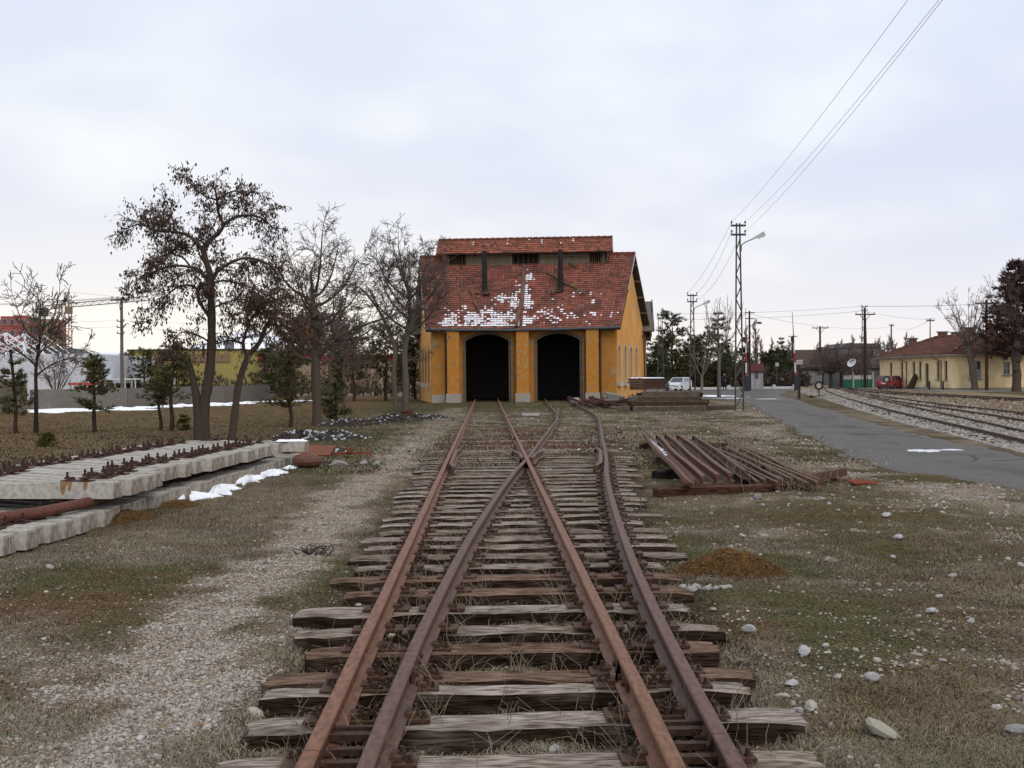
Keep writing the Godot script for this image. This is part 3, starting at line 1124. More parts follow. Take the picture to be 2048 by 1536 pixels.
	# fishplates at the joints
	for q in [[-HALF, 4.524], [HALF, 5.905], [spread(6.155) - HALF, 6.155], [spread(4.664) + HALF, 4.664]]:
		for s in [-1.0, 1.0]:
			var fp := MB.new()
			fp.col = Color(0.105, 0.058, 0.042)
			fp.box(Vector3(q[0] + s * 0.019, 0.139, -q[1]), Vector3(0.018, 0.06, 0.52))
			for k in 4:
				fp.lathe([Vector2(0.017, 0.0), Vector2(0.017, 0.02), Vector2(0.0, 0.02)], Vector3(q[0] + s * 0.028, 0.139, -q[1] - 0.195 + 0.13 * k), 6, Basis(Vector3.BACK, -s * PI / 2))
			part("fishplate", fp, mats.rust, t)
	# dead weeds standing along the rails and between the sleepers
	var mb := MB.new()
	for i in 800:
		var z := 3.6 + pow(rng.randf(), 1.6) * 24.0
		var k := rng.randi() % 5
		var x: float = [-HALF, HALF, spread(z) - HALF, spread(z) + HALF, 0.0][k]
		x += (rng.randf_range(0.05, 0.28) * (1.0 if rng.randf() < 0.5 else -1.0)) if k < 4 else rng.randf_range(-0.5, 0.6)
		var bunch := rng.randi_range(2, 6)
		for j in bunch:
			var p := Vector3(x + rng.randfn(0, 0.04), -0.06, -z + rng.randfn(0, 0.04))
			var d := Vector3(rng.randfn(0, 0.45), 1.0, rng.randfn(0, 0.45)).normalized()
			var len_ := rng.randf_range(0.12, 0.34)
			var p1 := p + d * len_ * 0.55
			var p2 := p1 + (d + Vector3(rng.randfn(0, 0.5), -0.45, rng.randfn(0, 0.5))).normalized() * len_ * 0.5
			mb.col = Color(0.34, 0.27, 0.20) * rng.randf_range(0.5, 1.15)
			mb.tube([p, p1, p2], [0.0024, 0.0019, 0.0009], 3, false)
			if rng.randf() < 0.35:
				mb.tube([p1, p1 + Vector3(rng.randfn(0, 1), 0.8, rng.randfn(0, 1)).normalized() * len_ * 0.3], [0.0015, 0.0007], 3, false)
	top("dry_weeds", mb, mats.twig, "thin dead weed stalks growing along the rusty rails", "weeds", "", "stuff")
	# the running lines on the ballast
	var line_a := thing("running_line", "rusty running line nearest the road on pale ballast, with diverging rails", "railway track")
	for q in [[Vector2(7.84, 5.6), Vector2(12.77, 25.3), Vector2(17.81, 47.4), Vector2(28.00, 86.7), Vector2(37.52, 118.7), Vector2(49.28, 156.8)], [Vector2(9.41, 9.0), Vector2(14.84, 29.5), Vector2(19.38, 47.3), Vector2(29.01, 84.0), Vector2(39.09, 118.7), Vector2(50.85, 156.8)],
			[Vector2(11.20, 13.4), Vector2(18.03, 35.8), Vector2(23.52, 61.6), Vector2(29.34, 82.9)], [Vector2(13.44, 16.8), Vector2(20.94, 41.4), Vector2(23.07, 53.9), Vector2(32.70, 96.3), Vector2(40.66, 119.8)]]:
		part("rail", line_rail(q, 0.03, 0.0), mats.rail, line_a)
	var line_b := thing("running_line", "dark far running line in front of the yellow station house", "railway track")
	for q in [[Vector2(27.55, 28.0), Vector2(30.24, 59.4), Vector2(32.37, 89.6), Vector2(40.32, 125.4), Vector2(52.08, 156.8)], [Vector2(29.23, 28.0), Vector2(31.92, 59.4), Vector2(34.05, 89.6), Vector2(41.89, 125.4), Vector2(53.76, 156.8)]]:
		part("rail", line_rail(q, 0.03, 0.0), mats.rail, line_b)
	var tie := MB.new()
	tie.col = Color(0.10, 0.07, 0.05)
	tie.box(Vector3.ZERO, Vector3(2.5, 0.14, 0.24))
	var tie_m := tie.mesh(mats.wood)
	for i in 90:
		var z := 32.0 + i * 0.9
		put("sleeper", tie_m, line_b, Vector3(curve_x([Vector2(27.55, 28.0), Vector2(30.24, 59.4), Vector2(32.37, 89.6), Vector2(40.32, 125.4)], z) + 0.75, 0.005, -z), Basis(Vector3.UP, -0.07))
	for i in 70:
		var z := 26.0 + i * 0.95
		put("sleeper", tie_m, line_a, Vector3(curve_x([Vector2(7.84, 5.6), Vector2(12.77, 25.3), Vector2(17.81, 47.4), Vector2(28.00, 86.7), Vector2(37.52, 118.7)], z) + 0.72, -0.03, -z), Basis(Vector3.UP, -0.25))


func curve_x(k: Array, z: float) -> float:
	var c := Curve.new()
	for i in k.size() - 1:
		if z <= k[i + 1].y:
			var a: Vector2 = k[maxi(i - 1, 0)]
			var d: Vector2 = k[mini(i + 2, k.size() - 1)]
			var l: float = k[i + 1].y - k[i].y
			var t: float = (z - k[i].y) / l
			var m0: float = (k[i + 1].x - a.x) / (k[i + 1].y - a.y) * l
			var m1: float = (d.x - k[i].x) / (d.y - k[i].y) * l
			return (2 * t * t * t - 3 * t * t + 1) * k[i].x + (t * t * t - 2 * t * t + t) * m0 + (-2 * t * t * t + 3 * t * t) * k[i + 1].x + (t * t * t - t * t) * m1
	return k[-1].x


func line_rail(k: Array, y: float, _s: float) -> MB:
	var p := []
	var z: float = k[0].y
	while z < k[-1].y:
		p.push_back(Vector3(curve_x(k, z), y, -z))
		z += 1.2
	var mb := MB.new()
	mb.col = Color(0.115, 0.068, 0.042)
	mb.sweep(RAIL, p)
	return mb


# ---------------------------------------------------------------- the engine shed: fan-shaped, wider at the back
const FAN := 0.238


func fan(w: float) -> float:   # half the width at depth w behind the front
	return 6.0 + FAN * w


func arch(x0: float, x1: float, spring: float, rise: float, steps := 10) -> Array:   # points from left to right over an arched head
	var p := []
	for i in steps + 1:
		var t := float(i) / steps
		p.push_back(Vector2(lerpf(x0, x1, t), spring + rise * (1.0 - pow(2.0 * t - 1.0, 2.0))))
	return p


func wall_xf(a: Vector3, b: Vector3) -> Transform3D:   # a frame whose x runs from a to b and whose z looks out to the right-hand side's back
	var x := (b - a).normalized()
	return Transform3D(Basis(x, Vector3.UP, x.cross(Vector3.UP)), a)


func tile_slope(a: Vector3, b: Vector3, c: Vector3, d: Vector3, rows: int, cols: int, rng: RandomNumberGenerator, base: Color, snow: MB = null, snow_at = null, sag := 0.0) -> MB:
	# a, b: left and right end of the eave; d, c: left and right end of the ridge. Each tile is a lapped, rounded piece of its own.
	var mb := MB.new()
	var nrm := (b - a).cross(d - a).normalized()
	for i in rows:
		var t0 := float(i) / rows
		var t1 := (i + 1.25) / rows
		for j in cols:
			var s0 := float(j) / cols
			var s1 := (j + 1.0) / cols
			var lift := 0.055 + rng.randf_range(-0.010, 0.014)
			var slip := rng.randf_range(-0.07, 0.07) / rows
			var dip := -sag * sin(PI * (s0 + s1) * 0.5) * (1.0 - t0)
			var p := func(s: float, t: float, up: float) -> Vector3: return a.lerp(b, s).lerp(d.lerp(c, s), minf(t, 1.0)) + nrm * up + Vector3(0, dip, 0)
			var k := rng.randf()
			var col := base * rng.randf_range(0.74, 1.15)
			if k < 0.07:
				col = base.lerp(Color(0.10, 0.075, 0.055), rng.randf_range(0.4, 0.9))
			elif k < 0.15:
				col = base.lerp(Color(0.42, 0.17, 0.08), 0.6)
			elif k < 0.18:
				col = base.lerp(Color(0.30, 0.25, 0.18), 0.6)
			col = col.lerp(Color(0.115, 0.078, 0.062), 0.55 * smooth(0.0, 0.6, n2(s0 * 7.0 + 3.0, t0 * 5.0)))
			mb.col = col
			var sm := (s0 + s1) * 0.5
			var l0: Vector3 = p.call(s0 + 0.015 / cols, t0 + slip, lift * 0.75)
			var m0: Vector3 = p.call(sm, t0 + slip, lift + 0.012)
			var r0: Vector3 = p.call(s1 - 0.015 / cols, t0 + slip, lift * 0.75)
			var l1: Vector3 = p.call(s0 + 0.015 / cols, t1 + slip, 0.0)
			var m1: Vector3 = p.call(sm, t1 + slip, 0.028)
			var r1: Vector3 = p.call(s1 - 0.015 / cols, t1 + slip, 0.0)
			mb.quad(l0, m0, m1, l1)
			mb.quad(m0, r0, r1, m1)
			var drop := nrm * -0.055
			mb.quad(l0 + drop, m0 + drop, m0, l0)
			mb.quad(m0 + drop, r0 + drop, r0, m0)
			var depth: float = snow_at.call(sm, t0, rng) if snow else 0.0
			if depth > 0.0 and rng.randf() < 0.35 + depth * 1.6:
				# a thin remnant, ragged where it is melting and joined to its neighbours where it lies deep
				var up := nrm * rng.randf_range(0.012, 0.030)
				var full := smooth(0.15, 0.5, depth)
				var e0 := rng.randf_range(0.0, 0.35) * (1.0 - full)
				var e1 := 1.0 - rng.randf_range(0.0, 0.35) * (1.0 - full)
				var low := []
				var high := []
				var n := 4
				for e in n + 1:
					var u := lerpf(e0, e1, float(e) / n)
					var lo3 := l0.lerp(m0, u * 2.0) if u < 0.5 else m0.lerp(r0, u * 2.0 - 1.0)
					var hi3 := l1.lerp(m1, u * 2.0) if u < 0.5 else m1.lerp(r1, u * 2.0 - 1.0)
					var taper := 0.0 if full > 0.5 or (e > 0 and e < n) else 0.22
					var f0 := rng.randf_range(0.04, 0.25 - 0.1 * full) + taper
					var f1 := rng.randf_range(0.40 + 0.15 * full, 0.70 + 0.2 * full) - taper
					low.push_back(lo3.lerp(hi3, f0) + up)
					high.push_back(lo3.lerp(hi3, f1) + up * 0.7)
				for e in n:
					snow.quad(low[e], low[e + 1], high[e + 1], high[e])
					snow.quad(low[e] - up, low[e + 1] - up, low[e + 1], low[e])
	return mb


func slab(mb: MB, a: Vector3, b: Vector3, c: Vector3, d: Vector3, thick: float) -> void:   # a sloping board under the tiles
	var n := (b - a).cross(d - a).normalized() * thick
	mb.hexa([a - n, b - n, c - n, d - n, a, b, c, d])


func engine_shed() -> void:
	var rng := rngs(41)
	var t := thing("engine_shed", "derelict ochre engine shed with two arched stalls and snow on its red tiled roof", "engine shed", Vector3(2.4, -0.06, -70.0), deg_to_rad(-5.6))
	var H := 5.05
	var depth := 9.5
	var thick := 0.5
	var RY := 10.15
	var RW := 4.75
	# front wall: a comb round the two doorways
	var doors := [[-3.88, -0.82], [0.80, 3.80]]
	var poly := PackedVector2Array([Vector2(-6.0, 0.0)])
	for q in doors:
		poly.push_back(Vector2(q[0], 0.0))
		for p in arch(q[0], q[1], 4.22, 0.42):
			poly.push_back(p)
		poly.push_back(Vector2(q[1], 0.0))
	poly.append_array([Vector2(6.0, 0.0), Vector2(6.0, H), Vector2(-6.0, H)])
	var mb := MB.new()
	mb.prism(poly, thick)
	part("front_wall", mb, mats.plaster, t)
	# gables
	for s in [-1.0, 1.0]:
		var A := Vector3(s * fan(thick), 0, -thick)
		var B := Vector3(s * fan(depth), 0, -depth)
		var xf := wall_xf(A, B) if s > 0 else wall_xf(B, A)
		var L := (B - A).length()
		var pos := func(w: float) -> float: return ((w - thick) / (depth - thick)) * L if s > 0 else L - ((w - thick) / (depth - thick)) * L
		var ws := [0.95, 2.85, 4.75, 6.65] if s > 0 else [2.2, 4.6, 7.0]
		var sill := 1.35
		var upper := PackedVector2Array()
		var cuts := []
		for w in ws:
			cuts.push_back(pos.call(w))
		cuts.sort()
		upper.push_back(Vector2(0, sill))
		for cx in cuts:
			upper.push_back(Vector2(cx - 0.30, sill))
			for p in arch(cx - 0.30, cx + 0.30, 3.45, 0.30, 6):
				upper.push_back(p)
			upper.push_back(Vector2(cx + 0.30, sill))
		upper.push_back(Vector2(L, sill))
		upper.push_back(Vector2(L, H - 0.1))
		upper.push_back(Vector2(pos.call(RW), RY - 0.35))
		upper.push_back(Vector2(0, H - 0.1))
		mb = MB.new()
		mb.prism(upper, thick, xf)
		mb.prism(PackedVector2Array([Vector2(0, 0.02), Vector2(L, 0.02), Vector2(L, sill), Vector2(0, sill)]), thick, xf)
		part("gable_wall", mb, mats.plaster_faded, t)
		# arched windows with pale surrounds
		for cx in cuts:
			var win := MB.new()
			win.col = Color(0.62, 0.56, 0.45) if s > 0 else Color(0.44, 0.31, 0.15)
			var ring := PackedVector2Array()
			for p in arch(cx - 0.44, cx + 0.44, 3.50, 0.42, 8):
				ring.push_back(p)
			ring.push_back(Vector2(cx + 0.44, sill))
			ring.push_back(Vector2(cx + 0.30, sill))
			var inner := arch(cx - 0.30, cx + 0.30, 3.45, 0.30, 8)
			inner.reverse()
			for p in inner:
				ring.push_back(p)
			ring.push_back(Vector2(cx - 0.30, sill))
			ring.push_back(Vector2(cx - 0.44, sill))
			win.prism(ring, 0.06, xf * Transform3D(Basis(), Vector3(0, 0, 0.05)))
			var wn := part("window", win, mats.dirty_paint, t)
			var sl := MB.new()
			sl.col = Color(0.60, 0.56, 0.48)
			sl.box(xf * Vector3(cx, sill - 0.13, 0.06), Vector3(0.98, 0.26, 0.30), xf.basis)
			part("sill", sl, mats.concrete, wn)
			var pn := MB.new()
			pn.col = Color(0.30, 0.29, 0.27)
			for k in 3:
				pn.box(xf * Vector3(cx - 0.2 + 0.2 * k, 2.5, -0.2), Vector3(0.185, 2.3, 0.04), xf.basis)
			part("boarding", pn, mats.dirty_paint, wn)
		# dark grey-brown inner face
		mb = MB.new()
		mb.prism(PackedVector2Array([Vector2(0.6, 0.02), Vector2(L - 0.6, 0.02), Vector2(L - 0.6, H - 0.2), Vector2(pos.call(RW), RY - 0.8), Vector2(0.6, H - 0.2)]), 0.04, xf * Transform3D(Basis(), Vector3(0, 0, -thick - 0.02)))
		part("inner_wall", mb, mats.dark_lining, t)
	# back wall and the lower rear part
	mb = MB.new()
	mb.box(Vector3(0, H / 2, -depth - 0.26), Vector3(fan(depth) * 2 - 0.02, H - 0.2, 0.5))
	mb.box(Vector3(0, 2.25, -12.6), Vector3(16.6, 4.4, 0.4))
	for s in [-1.0, 1.0]:
		var k: float = s * 8.28
		mb.hexa([Vector3(k - 0.2, 0, -10.2), Vector3(k + 0.2, 0, -10.2), Vector3(k + 0.2, 0, -12.4), Vector3(k - 0.2, 0, -12.4), Vector3(k - 0.2, 4.9, -10.2), Vector3(k + 0.2, 4.9, -10.2), Vector3(k + 0.2, 4.9, -12.4), Vector3(k - 0.2, 4.9, -12.4)])
	part("rear_wall", mb, mats.plaster, t)
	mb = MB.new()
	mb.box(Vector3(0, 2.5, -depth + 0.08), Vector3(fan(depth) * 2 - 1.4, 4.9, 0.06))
	part("inner_wall", mb, mats.dark_lining, t)
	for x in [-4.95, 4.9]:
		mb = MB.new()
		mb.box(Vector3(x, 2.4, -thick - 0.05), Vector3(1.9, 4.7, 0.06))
		part("inner_wall", mb, mats.dark_lining, t)
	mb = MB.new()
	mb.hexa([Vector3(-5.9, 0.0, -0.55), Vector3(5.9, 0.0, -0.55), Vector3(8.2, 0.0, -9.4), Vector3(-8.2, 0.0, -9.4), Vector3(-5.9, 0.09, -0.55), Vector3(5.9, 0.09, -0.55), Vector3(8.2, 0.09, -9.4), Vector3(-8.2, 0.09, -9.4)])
	part("shed_floor", mb, mats.dark_lining, t)
	# pillars with caps and stone plinths
	for k in [-4.52, 0.0, 4.50]:
		var f: bool = k == 0.0
		mb = MB.new()
		mb.box(Vector3(k, 2.70, 0.28), Vector3(0.80, 4.1, 0.56))
		mb.col = Color(0.92, 0.9, 0.88)
		mb.box(Vector3(k, 4.80, 0.31), Vector3(0.90, 0.12, 0.66))
		var pl := part("pillar", mb, mats.plaster_flaked, t)
		mb = MB.new()
		mb.col = Color(0.44, 0.42, 0.39)
		mb.box(Vector3(k, 0.33, 0.32), Vector3(0.94, 0.70, 0.70))
		part("plinth", mb, mats.concrete, pl)
	for q in [[-5.55, 0.92], [5.62, 0.80]]:
		mb = MB.new()
		mb.col = Color(0.42, 0.40, 0.37)
		mb.box(Vector3(q[0], 0.30, 0.03), Vector3(q[1], 0.62, 0.10))
		part("plinth", mb, mats.concrete, t)
	# timber door frames
	for q in doors:
		mb = MB.new()
		mb.col = Color(0.25, 0.22, 0.18)
		var ring := PackedVector2Array([Vector2(q[0] - 0.05, 0.05)])
		for p in arch(q[0] - 0.05, q[1] + 0.05, 4.24, 0.46):
			ring.push_back(p)
		ring.push_back(Vector2(q[1] + 0.05, 0.05))
		ring.push_back(Vector2(q[1] - 0.12, 0.05))
		var inner := arch(q[0] + 0.12, q[1] - 0.12, 4.12, 0.42)
		inner.reverse()
		for p in inner:
			ring.push_back(p)
		ring.push_back(Vector2(q[0] + 0.12, 0.05))
		mb.prism(ring, 0.14, Transform3D(Basis(), Vector3(0, 0, 0.05)))
		var df := part("door_frame", mb, mats.wood_upright, t)
		# the leaves stand folded back inside, only their pale edges show
		mb = MB.new()
		mb.col = Color(0.36, 0.32, 0.26)
		mb.box(Vector3(q[1] + 0.10, 2.15, 0.16), Vector3(0.10, 4.2, 0.09))
		part("hinge_post", mb, mats.wood_upright, df)
	# roof: boarding, tiles, snow
	var half := func(w: float) -> float: return 6.32 + FAN * (w + 0.5)
	var ey := 4.92
	var a := Vector3(-half.call(-0.55), ey, 0.55)
	var b := Vector3(half.call(-0.55), ey, 0.55)
	var c := Vector3(half.call(RW) - 0.1, RY, -RW)
	var d := Vector3(-half.call(RW) + 0.1, RY, -RW)
	var e := Vector3(half.call(10.05), ey, -10.05)
	var f := Vector3(-half.call(10.05), ey, -10.05)
	mb = MB.new()
	mb.col = Color(0.13, 0.115, 0.095)
	var low := Vector3(0, -0.14, 0)
	slab(mb, a + low, b + low, c + low, d + low, 0.10)
	slab(mb, e, f, d, c, 0.10)
	var board := part("roof_boarding", mb, mats.wood, t)
	var snow := MB.new()
	var drift := func(s: float, q: float, r: RandomNumberGenerator) -> float:
		var x := (s - 0.5) * 13.0
		var k := n2(s * 9.0, q * 6.0 + 3.0) * 0.45 + nz_fine.get_noise_2d(s * 46.0, q * 30.0) * 0.55 - 0.06
		var v := -0.45
		v = maxf(v, 1.08 - q * 2.9 - 0.08 * absf(x + 2.0) - maxf(0.0, -5.2 - x) * 2.0 if x < -0.25 else v)   # the drift along the left eave
		if x > 0.0:
			v = maxf(v, 0.85 - maxf(0.0, q - 0.66) * 5.0 - maxf(0.0, x - 0.30 - 0.35 * n2(q * 5.0, 77.0)) * 3.2)   # caught against the raised joint
		if x > 0.3:
			v = maxf(v, 0.42 - absf(q - 0.15) * 2.2 - absf(x - 1.8) * 0.07)
			v = maxf(v, 0.30 - absf(q - 0.45) * 4.5 - absf(x - 3.6) * 0.20)
			v = maxf(v, 0.30 - absf(x - 4.4) * 1.2 - absf(q - 0.25) * 1.4)
		if x < -0.25 and x > -2.2:
			v = maxf(v, 0.75 - absf(x + 0.4) * 0.35 - absf(q - 0.3) * 1.7)
		return v + k - 0.22 if q > 0.02 else 0.0
	var tiles := tile_slope(a, b, c, d, 36, 60, rng, Color(0.355, 0.130, 0.100), snow, drift, 0.08)
	part("roof_tiles", tiles, mats.tile, t, "stuff")
	part("snow", snow, mats.snow, t, "stuff")
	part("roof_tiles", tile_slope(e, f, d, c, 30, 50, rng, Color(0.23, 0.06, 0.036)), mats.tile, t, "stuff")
	# ridge tiles
	mb = MB.new()
	for i in 38:
		mb.col = Color(0.24, 0.07, 0.045) * rng.randf_range(0.7, 1.15)
		var p := d.lerp(c, i / 38.0)
		var q := d.lerp(c, (i + 1.08) / 38.0)
		mb.tube([p + Vector3(0, 0.03, 0), q + Vector3(0, 0.045, 0)], [0.11, 0.12], 7)
	part("ridge_tiles", mb, mats.tile, t)
	# the raised joint that splits the roof in two
	mb = MB.new()
	var up := (b - a).cross(d - a).normalized()
	for i in 16:
		var q0 := i / 16.0 * 0.86
		var q1 := (i + 1.0) / 16.0 * 0.86
		mb.col = Color(0.20, 0.12, 0.09) * rng.randf_range(0.8, 1.15)
		var x0 := 0.492 - 0.022 * smooth(0.45, 0.0, q0)
		var x1 := 0.492 - 0.022 * smooth(0.45, 0.0, q1)
		var p := a.lerp(b, x0).lerp(d.lerp(c, x0), q0) + up * 0.08
		var q := a.lerp(b, x1).lerp(d.lerp(c, x1), q1) + up * 0.08
		mb.beam(p, q, 0.24 * rng.randf_range(0.85, 1.1), 0.12, up)
	part("roof_joint", mb, mats.tile, t)
	# verge boards
	mb = MB.new()
	mb.col = Color(0.50, 0.48, 0.45)
	mb.beam(b.lerp(c, 0.46) + Vector3(0.06, 0.04, 0), c + Vector3(0.06, 0.04, 0), 0.05, 0.24, up)
	part("verge_board", mb, mats.dirty_paint, t)
	mb = MB.new()
	mb.col = Color(0.46, 0.44, 0.41)
	mb.beam(a + Vector3(-0.06, 0.04, 0), d.lerp(a, 0.12) + Vector3(-0.06, 0.04, 0), 0.05, 0.20, up)
	part("verge_board", mb, mats.dirty_paint, t)
	for s in [[e, c], [f, d]]:
		mb = MB.new()
		mb.col = Color(0.16, 0.17, 0.15)
		mb.beam(s[0], s[1] + Vector3(0, 0.03, 0), 0.07, 0.22, (e - f).cross(c - e).normalized())
		part("verge_board", mb, mats.dirty_paint, t)
	# purlin ends under the far verge
	for i in 5:
		for s in [[e, c, -1.0], [f, d, 1.0]]:
			mb = MB.new()
			mb.col = Color(0.20, 0.16, 0.12)
			var p: Vector3 = s[0].lerp(s[1], 0.1 + 0.2 * i) + Vector3(0, -0.22, 0)
			mb.box(p + Vector3(s[2] * 0.5, 0, 0.12), Vector3(1.1, 0.15, 0.13))
			part("purlin", mb, mats.wood, t)
	# gutter and downpipes
	mb = MB.new()
	mb.col = Color(0.10, 0.12, 0.13)
	var gp := []
	for i in 13:
		gp.push_back(a.lerp(b, i / 12.0) + Vector3(0, -0.05 - 0.10 * sin(PI * i / 12.0) + 0.015 * sin(i * 2.1), 0.06))
	mb.tube(gp, [0.085, 0.085, 0.085, 0.085, 0.085, 0.085, 0.085, 0.085, 0.085, 0.085, 0.085, 0.085, 0.085], 7)
	part("gutter", mb, mats.steel, t)
	for k in [-5.06, 5.02]:
		mb = MB.new()
		mb.col = Color(0.07, 0.06, 0.055)
		mb.tube([Vector3(k, 4.85, 0.55), Vector3(k, 4.6, 0.30), Vector3(k, 4.4, 0.12), Vector3(k, 0.3, 0.12)], [0.06, 0.06, 0.06, 0.06], 7)
		part("downpipe", mb, mats.steel, t)
	mb = MB.new()
	mb.col = Color(0.09, 0.07, 0.06)
	mb.tube([Vector3(8.05, 4.9, -9.0), Vector3(8.25, 4.4, -8.75), Vector3(8.3, 0.3, -8.8)], [0.06, 0.06, 0.06], 6)
	part("downpipe", mb, mats.steel, t)
	# smoke pipes
	for k in [-2.68, 2.42]:
		var z := -2.05
		var y := ey + 0.995 * 2.6 + 0.05
		mb = MB.new()
		mb.col = Color(0.013, 0.012, 0.013)
		mb.lathe([Vector2(0.22, -0.35), Vector2(0.20, 0.0), Vector2(0.185, 0.12), Vector2(0.18, 0.9), Vector2(0.19, 0.92), Vector2(0.19, 0.97), Vector2(0.175, 0.98), Vector2(0.17, 1.8), Vector2(0.18, 1.82), Vector2(0.175, 1.88), Vector2(0.16, 2.66), Vector2(0.13, 2.66), Vector2(0.12, 2.0)], Vector3(k, y, z), 14)
		var ch := part("chimney", mb, mats.steel, t)
		mb = MB.new()
		mb.col = Color(0.05, 0.045, 0.04)
		for s in [-1.0, 1.0]:
			mb.beam(Vector3(k + 0.12 * s, y + 2.6, z), Vector3(k + 0.10 * s, y + 3.0, z), 0.03, 0.03)
		mb.lathe([Vector2(0.19, 0.0), Vector2(0.0, 0.09)], Vector3(k, y + 3.0, z), 10)
		part("cowl", mb, mats.steel, ch)
		mb = MB.new()   # torn sheet metal and tiles round the foot of the pipe
		for i in 7:
			mb.col = [Color(0.16, 0.12, 0.07), Color(0.05, 0.05, 0.05), Color(0.24, 0.10, 0.06)][i % 3]
			var q := Vector3(k + rng.randf_range(-0.55, 0.45), 0, z + rng.randf_range(0.02, 0.4))
			q.y = ey + 0.995 * (0.55 - q.z) + 0.16
			mb.box(q, Vector3(rng.randf_range(0.2, 0.5), 0.02, rng.randf_range(0.15, 0.3)), Basis(Vector3.UP, rng.randf_range(-0.6, 0.6)) * Basis(Vector3.RIGHT, 0.55 + rng.randf_range(-0.3, 0.3)))
		part("flashing", mb, mats.rust, ch)
	# roof lantern along the ridge
	var LW := 5.45
	var zf := -4.02
	var zb := -5.48
	var l0 := 9.25
	var l1 := 10.34
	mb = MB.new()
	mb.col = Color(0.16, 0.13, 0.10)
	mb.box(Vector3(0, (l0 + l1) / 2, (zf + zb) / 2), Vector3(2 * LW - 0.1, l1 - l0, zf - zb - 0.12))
	var lan := part("roof_lantern", mb, mats.dark_lining, t)
	var gaps := [[-5.35, -4.15], [-0.95, 0.92], [4.35, 5.2]]
	for i in 8:   # horizontal laths between the openings
		var y0 := l0 + 0.06 + i * 0.135
		for q in [[-LW, -5.35], [-4.15, -0.95], [0.92, 4.35], [5.2, LW]]:
			mb = MB.new()
			mb.col = Color(0.34, 0.32, 0.25) * rng.randf_range(0.8, 1.1)
			mb.box(Vector3((q[0] + q[1]) / 2, y0 + 0.06, zf + 0.01), Vector3(q[1] - q[0], 0.115, 0.05), Basis(Vector3.RIGHT, 0.16))
			part("slat", mb, mats.wood, lan)
	for q in gaps:
		for i in 6:
			mb = MB.new()
			mb.col = Color(0.17, 0.13, 0.09) * rng.randf_range(0.7, 1.2)
			mb.box(Vector3(lerpf(q[0] + 0.08, q[1] - 0.08, i / 5.0), (l0 + l1) / 2, zf - 0.01), Vector3(0.05, l1 - l0, 0.05))
			part("slat", mb, mats.wood_upright, lan)
	for s in [-1.0, 1.0]:
		mb = MB.new()
		mb.col = Color(0.20, 0.18, 0.14)
		mb.prism(PackedVector2Array([Vector2(-0.75, l0 - 0.3), Vector2(0.75, l0 - 0.3), Vector2(0.75, l1), Vector2(0.0, 11.2), Vector2(-0.75, l1)]), 0.08, Transform3D(Basis(Vector3(0, 0, 1), Vector3(0, 1, 0), Vector3(-1, 0, 0)), Vector3(s * LW + 0.04, 0, (zf + zb) / 2)))
		part("lantern_gable", mb, mats.wood, lan)
	var la := Vector3(-6.15, 10.22, -3.52)
	var lb := Vector3(5.95, 10.22, -3.52)
	var lc := Vector3(5.95, 11.30, -4.75)
	var ld := Vector3(-6.15, 11.30, -4.75)
	var le := Vector3(5.95, 10.22, -5.98)
	var lf := Vector3(-6.15, 10.22, -5.98)
	mb = MB.new()
	mb.col = Color(0.12, 0.10, 0.08)
	slab(mb, la, lb, lc, ld, 0.08)
	slab(mb, le, lf, ld, lc, 0.08)
	part("roof_boarding", mb, mats.wood, lan)
	var lsnow := MB.new()
	var few := func(s: float, q: float, r: RandomNumberGenerator) -> float: return 0.12 if q > 0.55 and q < 0.9 and n2(s * 14.0, 2.0) > 0.33 and r.randf() < 0.5 else 0.0
	part("roof_tiles", tile_slope(la, lb, lc, ld, 7, 56, rng, Color(0.43, 0.145, 0.10), lsnow, few), mats.tile, lan, "stuff")
	part("snow", lsnow, mats.snow, lan, "stuff")
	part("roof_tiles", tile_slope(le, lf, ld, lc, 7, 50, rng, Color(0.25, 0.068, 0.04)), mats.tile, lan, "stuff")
	mb = MB.new()
	for i in 28:
		mb.col = Color(0.22, 0.08, 0.05) * rng.randf_range(0.7, 1.15)
		mb.tube([ld.lerp(lc, i / 28.0) + Vector3(0, 0.02, 0), ld.lerp(lc, (i + 1.05) / 28.0) + Vector3(0, 0.05, 0)], [0.10, 0.115], 6)
	part("ridge_tiles", mb, mats.tile, lan)
	for s in [[la, ld], [lb, lc], [le, lc], [lf, ld]]:
		mb = MB.new()
		mb.col = Color(0.45, 0.43, 0.40)
		mb.beam(s[0], s[1] + Vector3(0, 0.04, 0), 0.05, 0.18)
		part("verge_board", mb, mats.dirty_paint, lan)
	for s in [-1.0, 1.0]:   # struts that carry the lantern's overhang
		mb = MB.new()
		mb.col = Color(0.24, 0.21, 0.16)
		mb.beam(Vector3(s * 5.5, 9.5, zf + 0.05), Vector3(s * 5.62, 10.2, zf + 0.42), 0.09, 0.09)
		part("strut", mb, mats.wood, lan)
	# grey sticks and split battens lying on the tiles
	for q in [[-5.3, 0.45, -4.9, 0.24], [-4.35, 0.62, -4.15, 0.24], [-3.7, 0.50, -2.75, 0.12], [-3.65, 0.66, -3.4, 0.58], [1.35, 0.72, 4.05, 0.41], [2.95, 0.84, 3.5, 0.78], [-5.6, 0.86, -5.35, 0.6]]:
		mb = MB.new()
		mb.col = Color(0.24, 0.20, 0.16)
		var P := []
		for i in 5:
			var q1 := lerpf(q[1], q[3], i / 4.0)
			var xx := lerpf(q[0], q[2], i / 4.0) + 0.08 * sin(i * 2.4)
			var w: float = -0.55 + q1 * 5.3
			P.push_back(Vector3(xx, ey + 0.995 * (w + 0.55) + 0.16, -w))
		mb.tube(P, [0.05, 0.055, 0.06, 0.055, 0.05], 5)
		part("batten", mb, mats.wood, t)
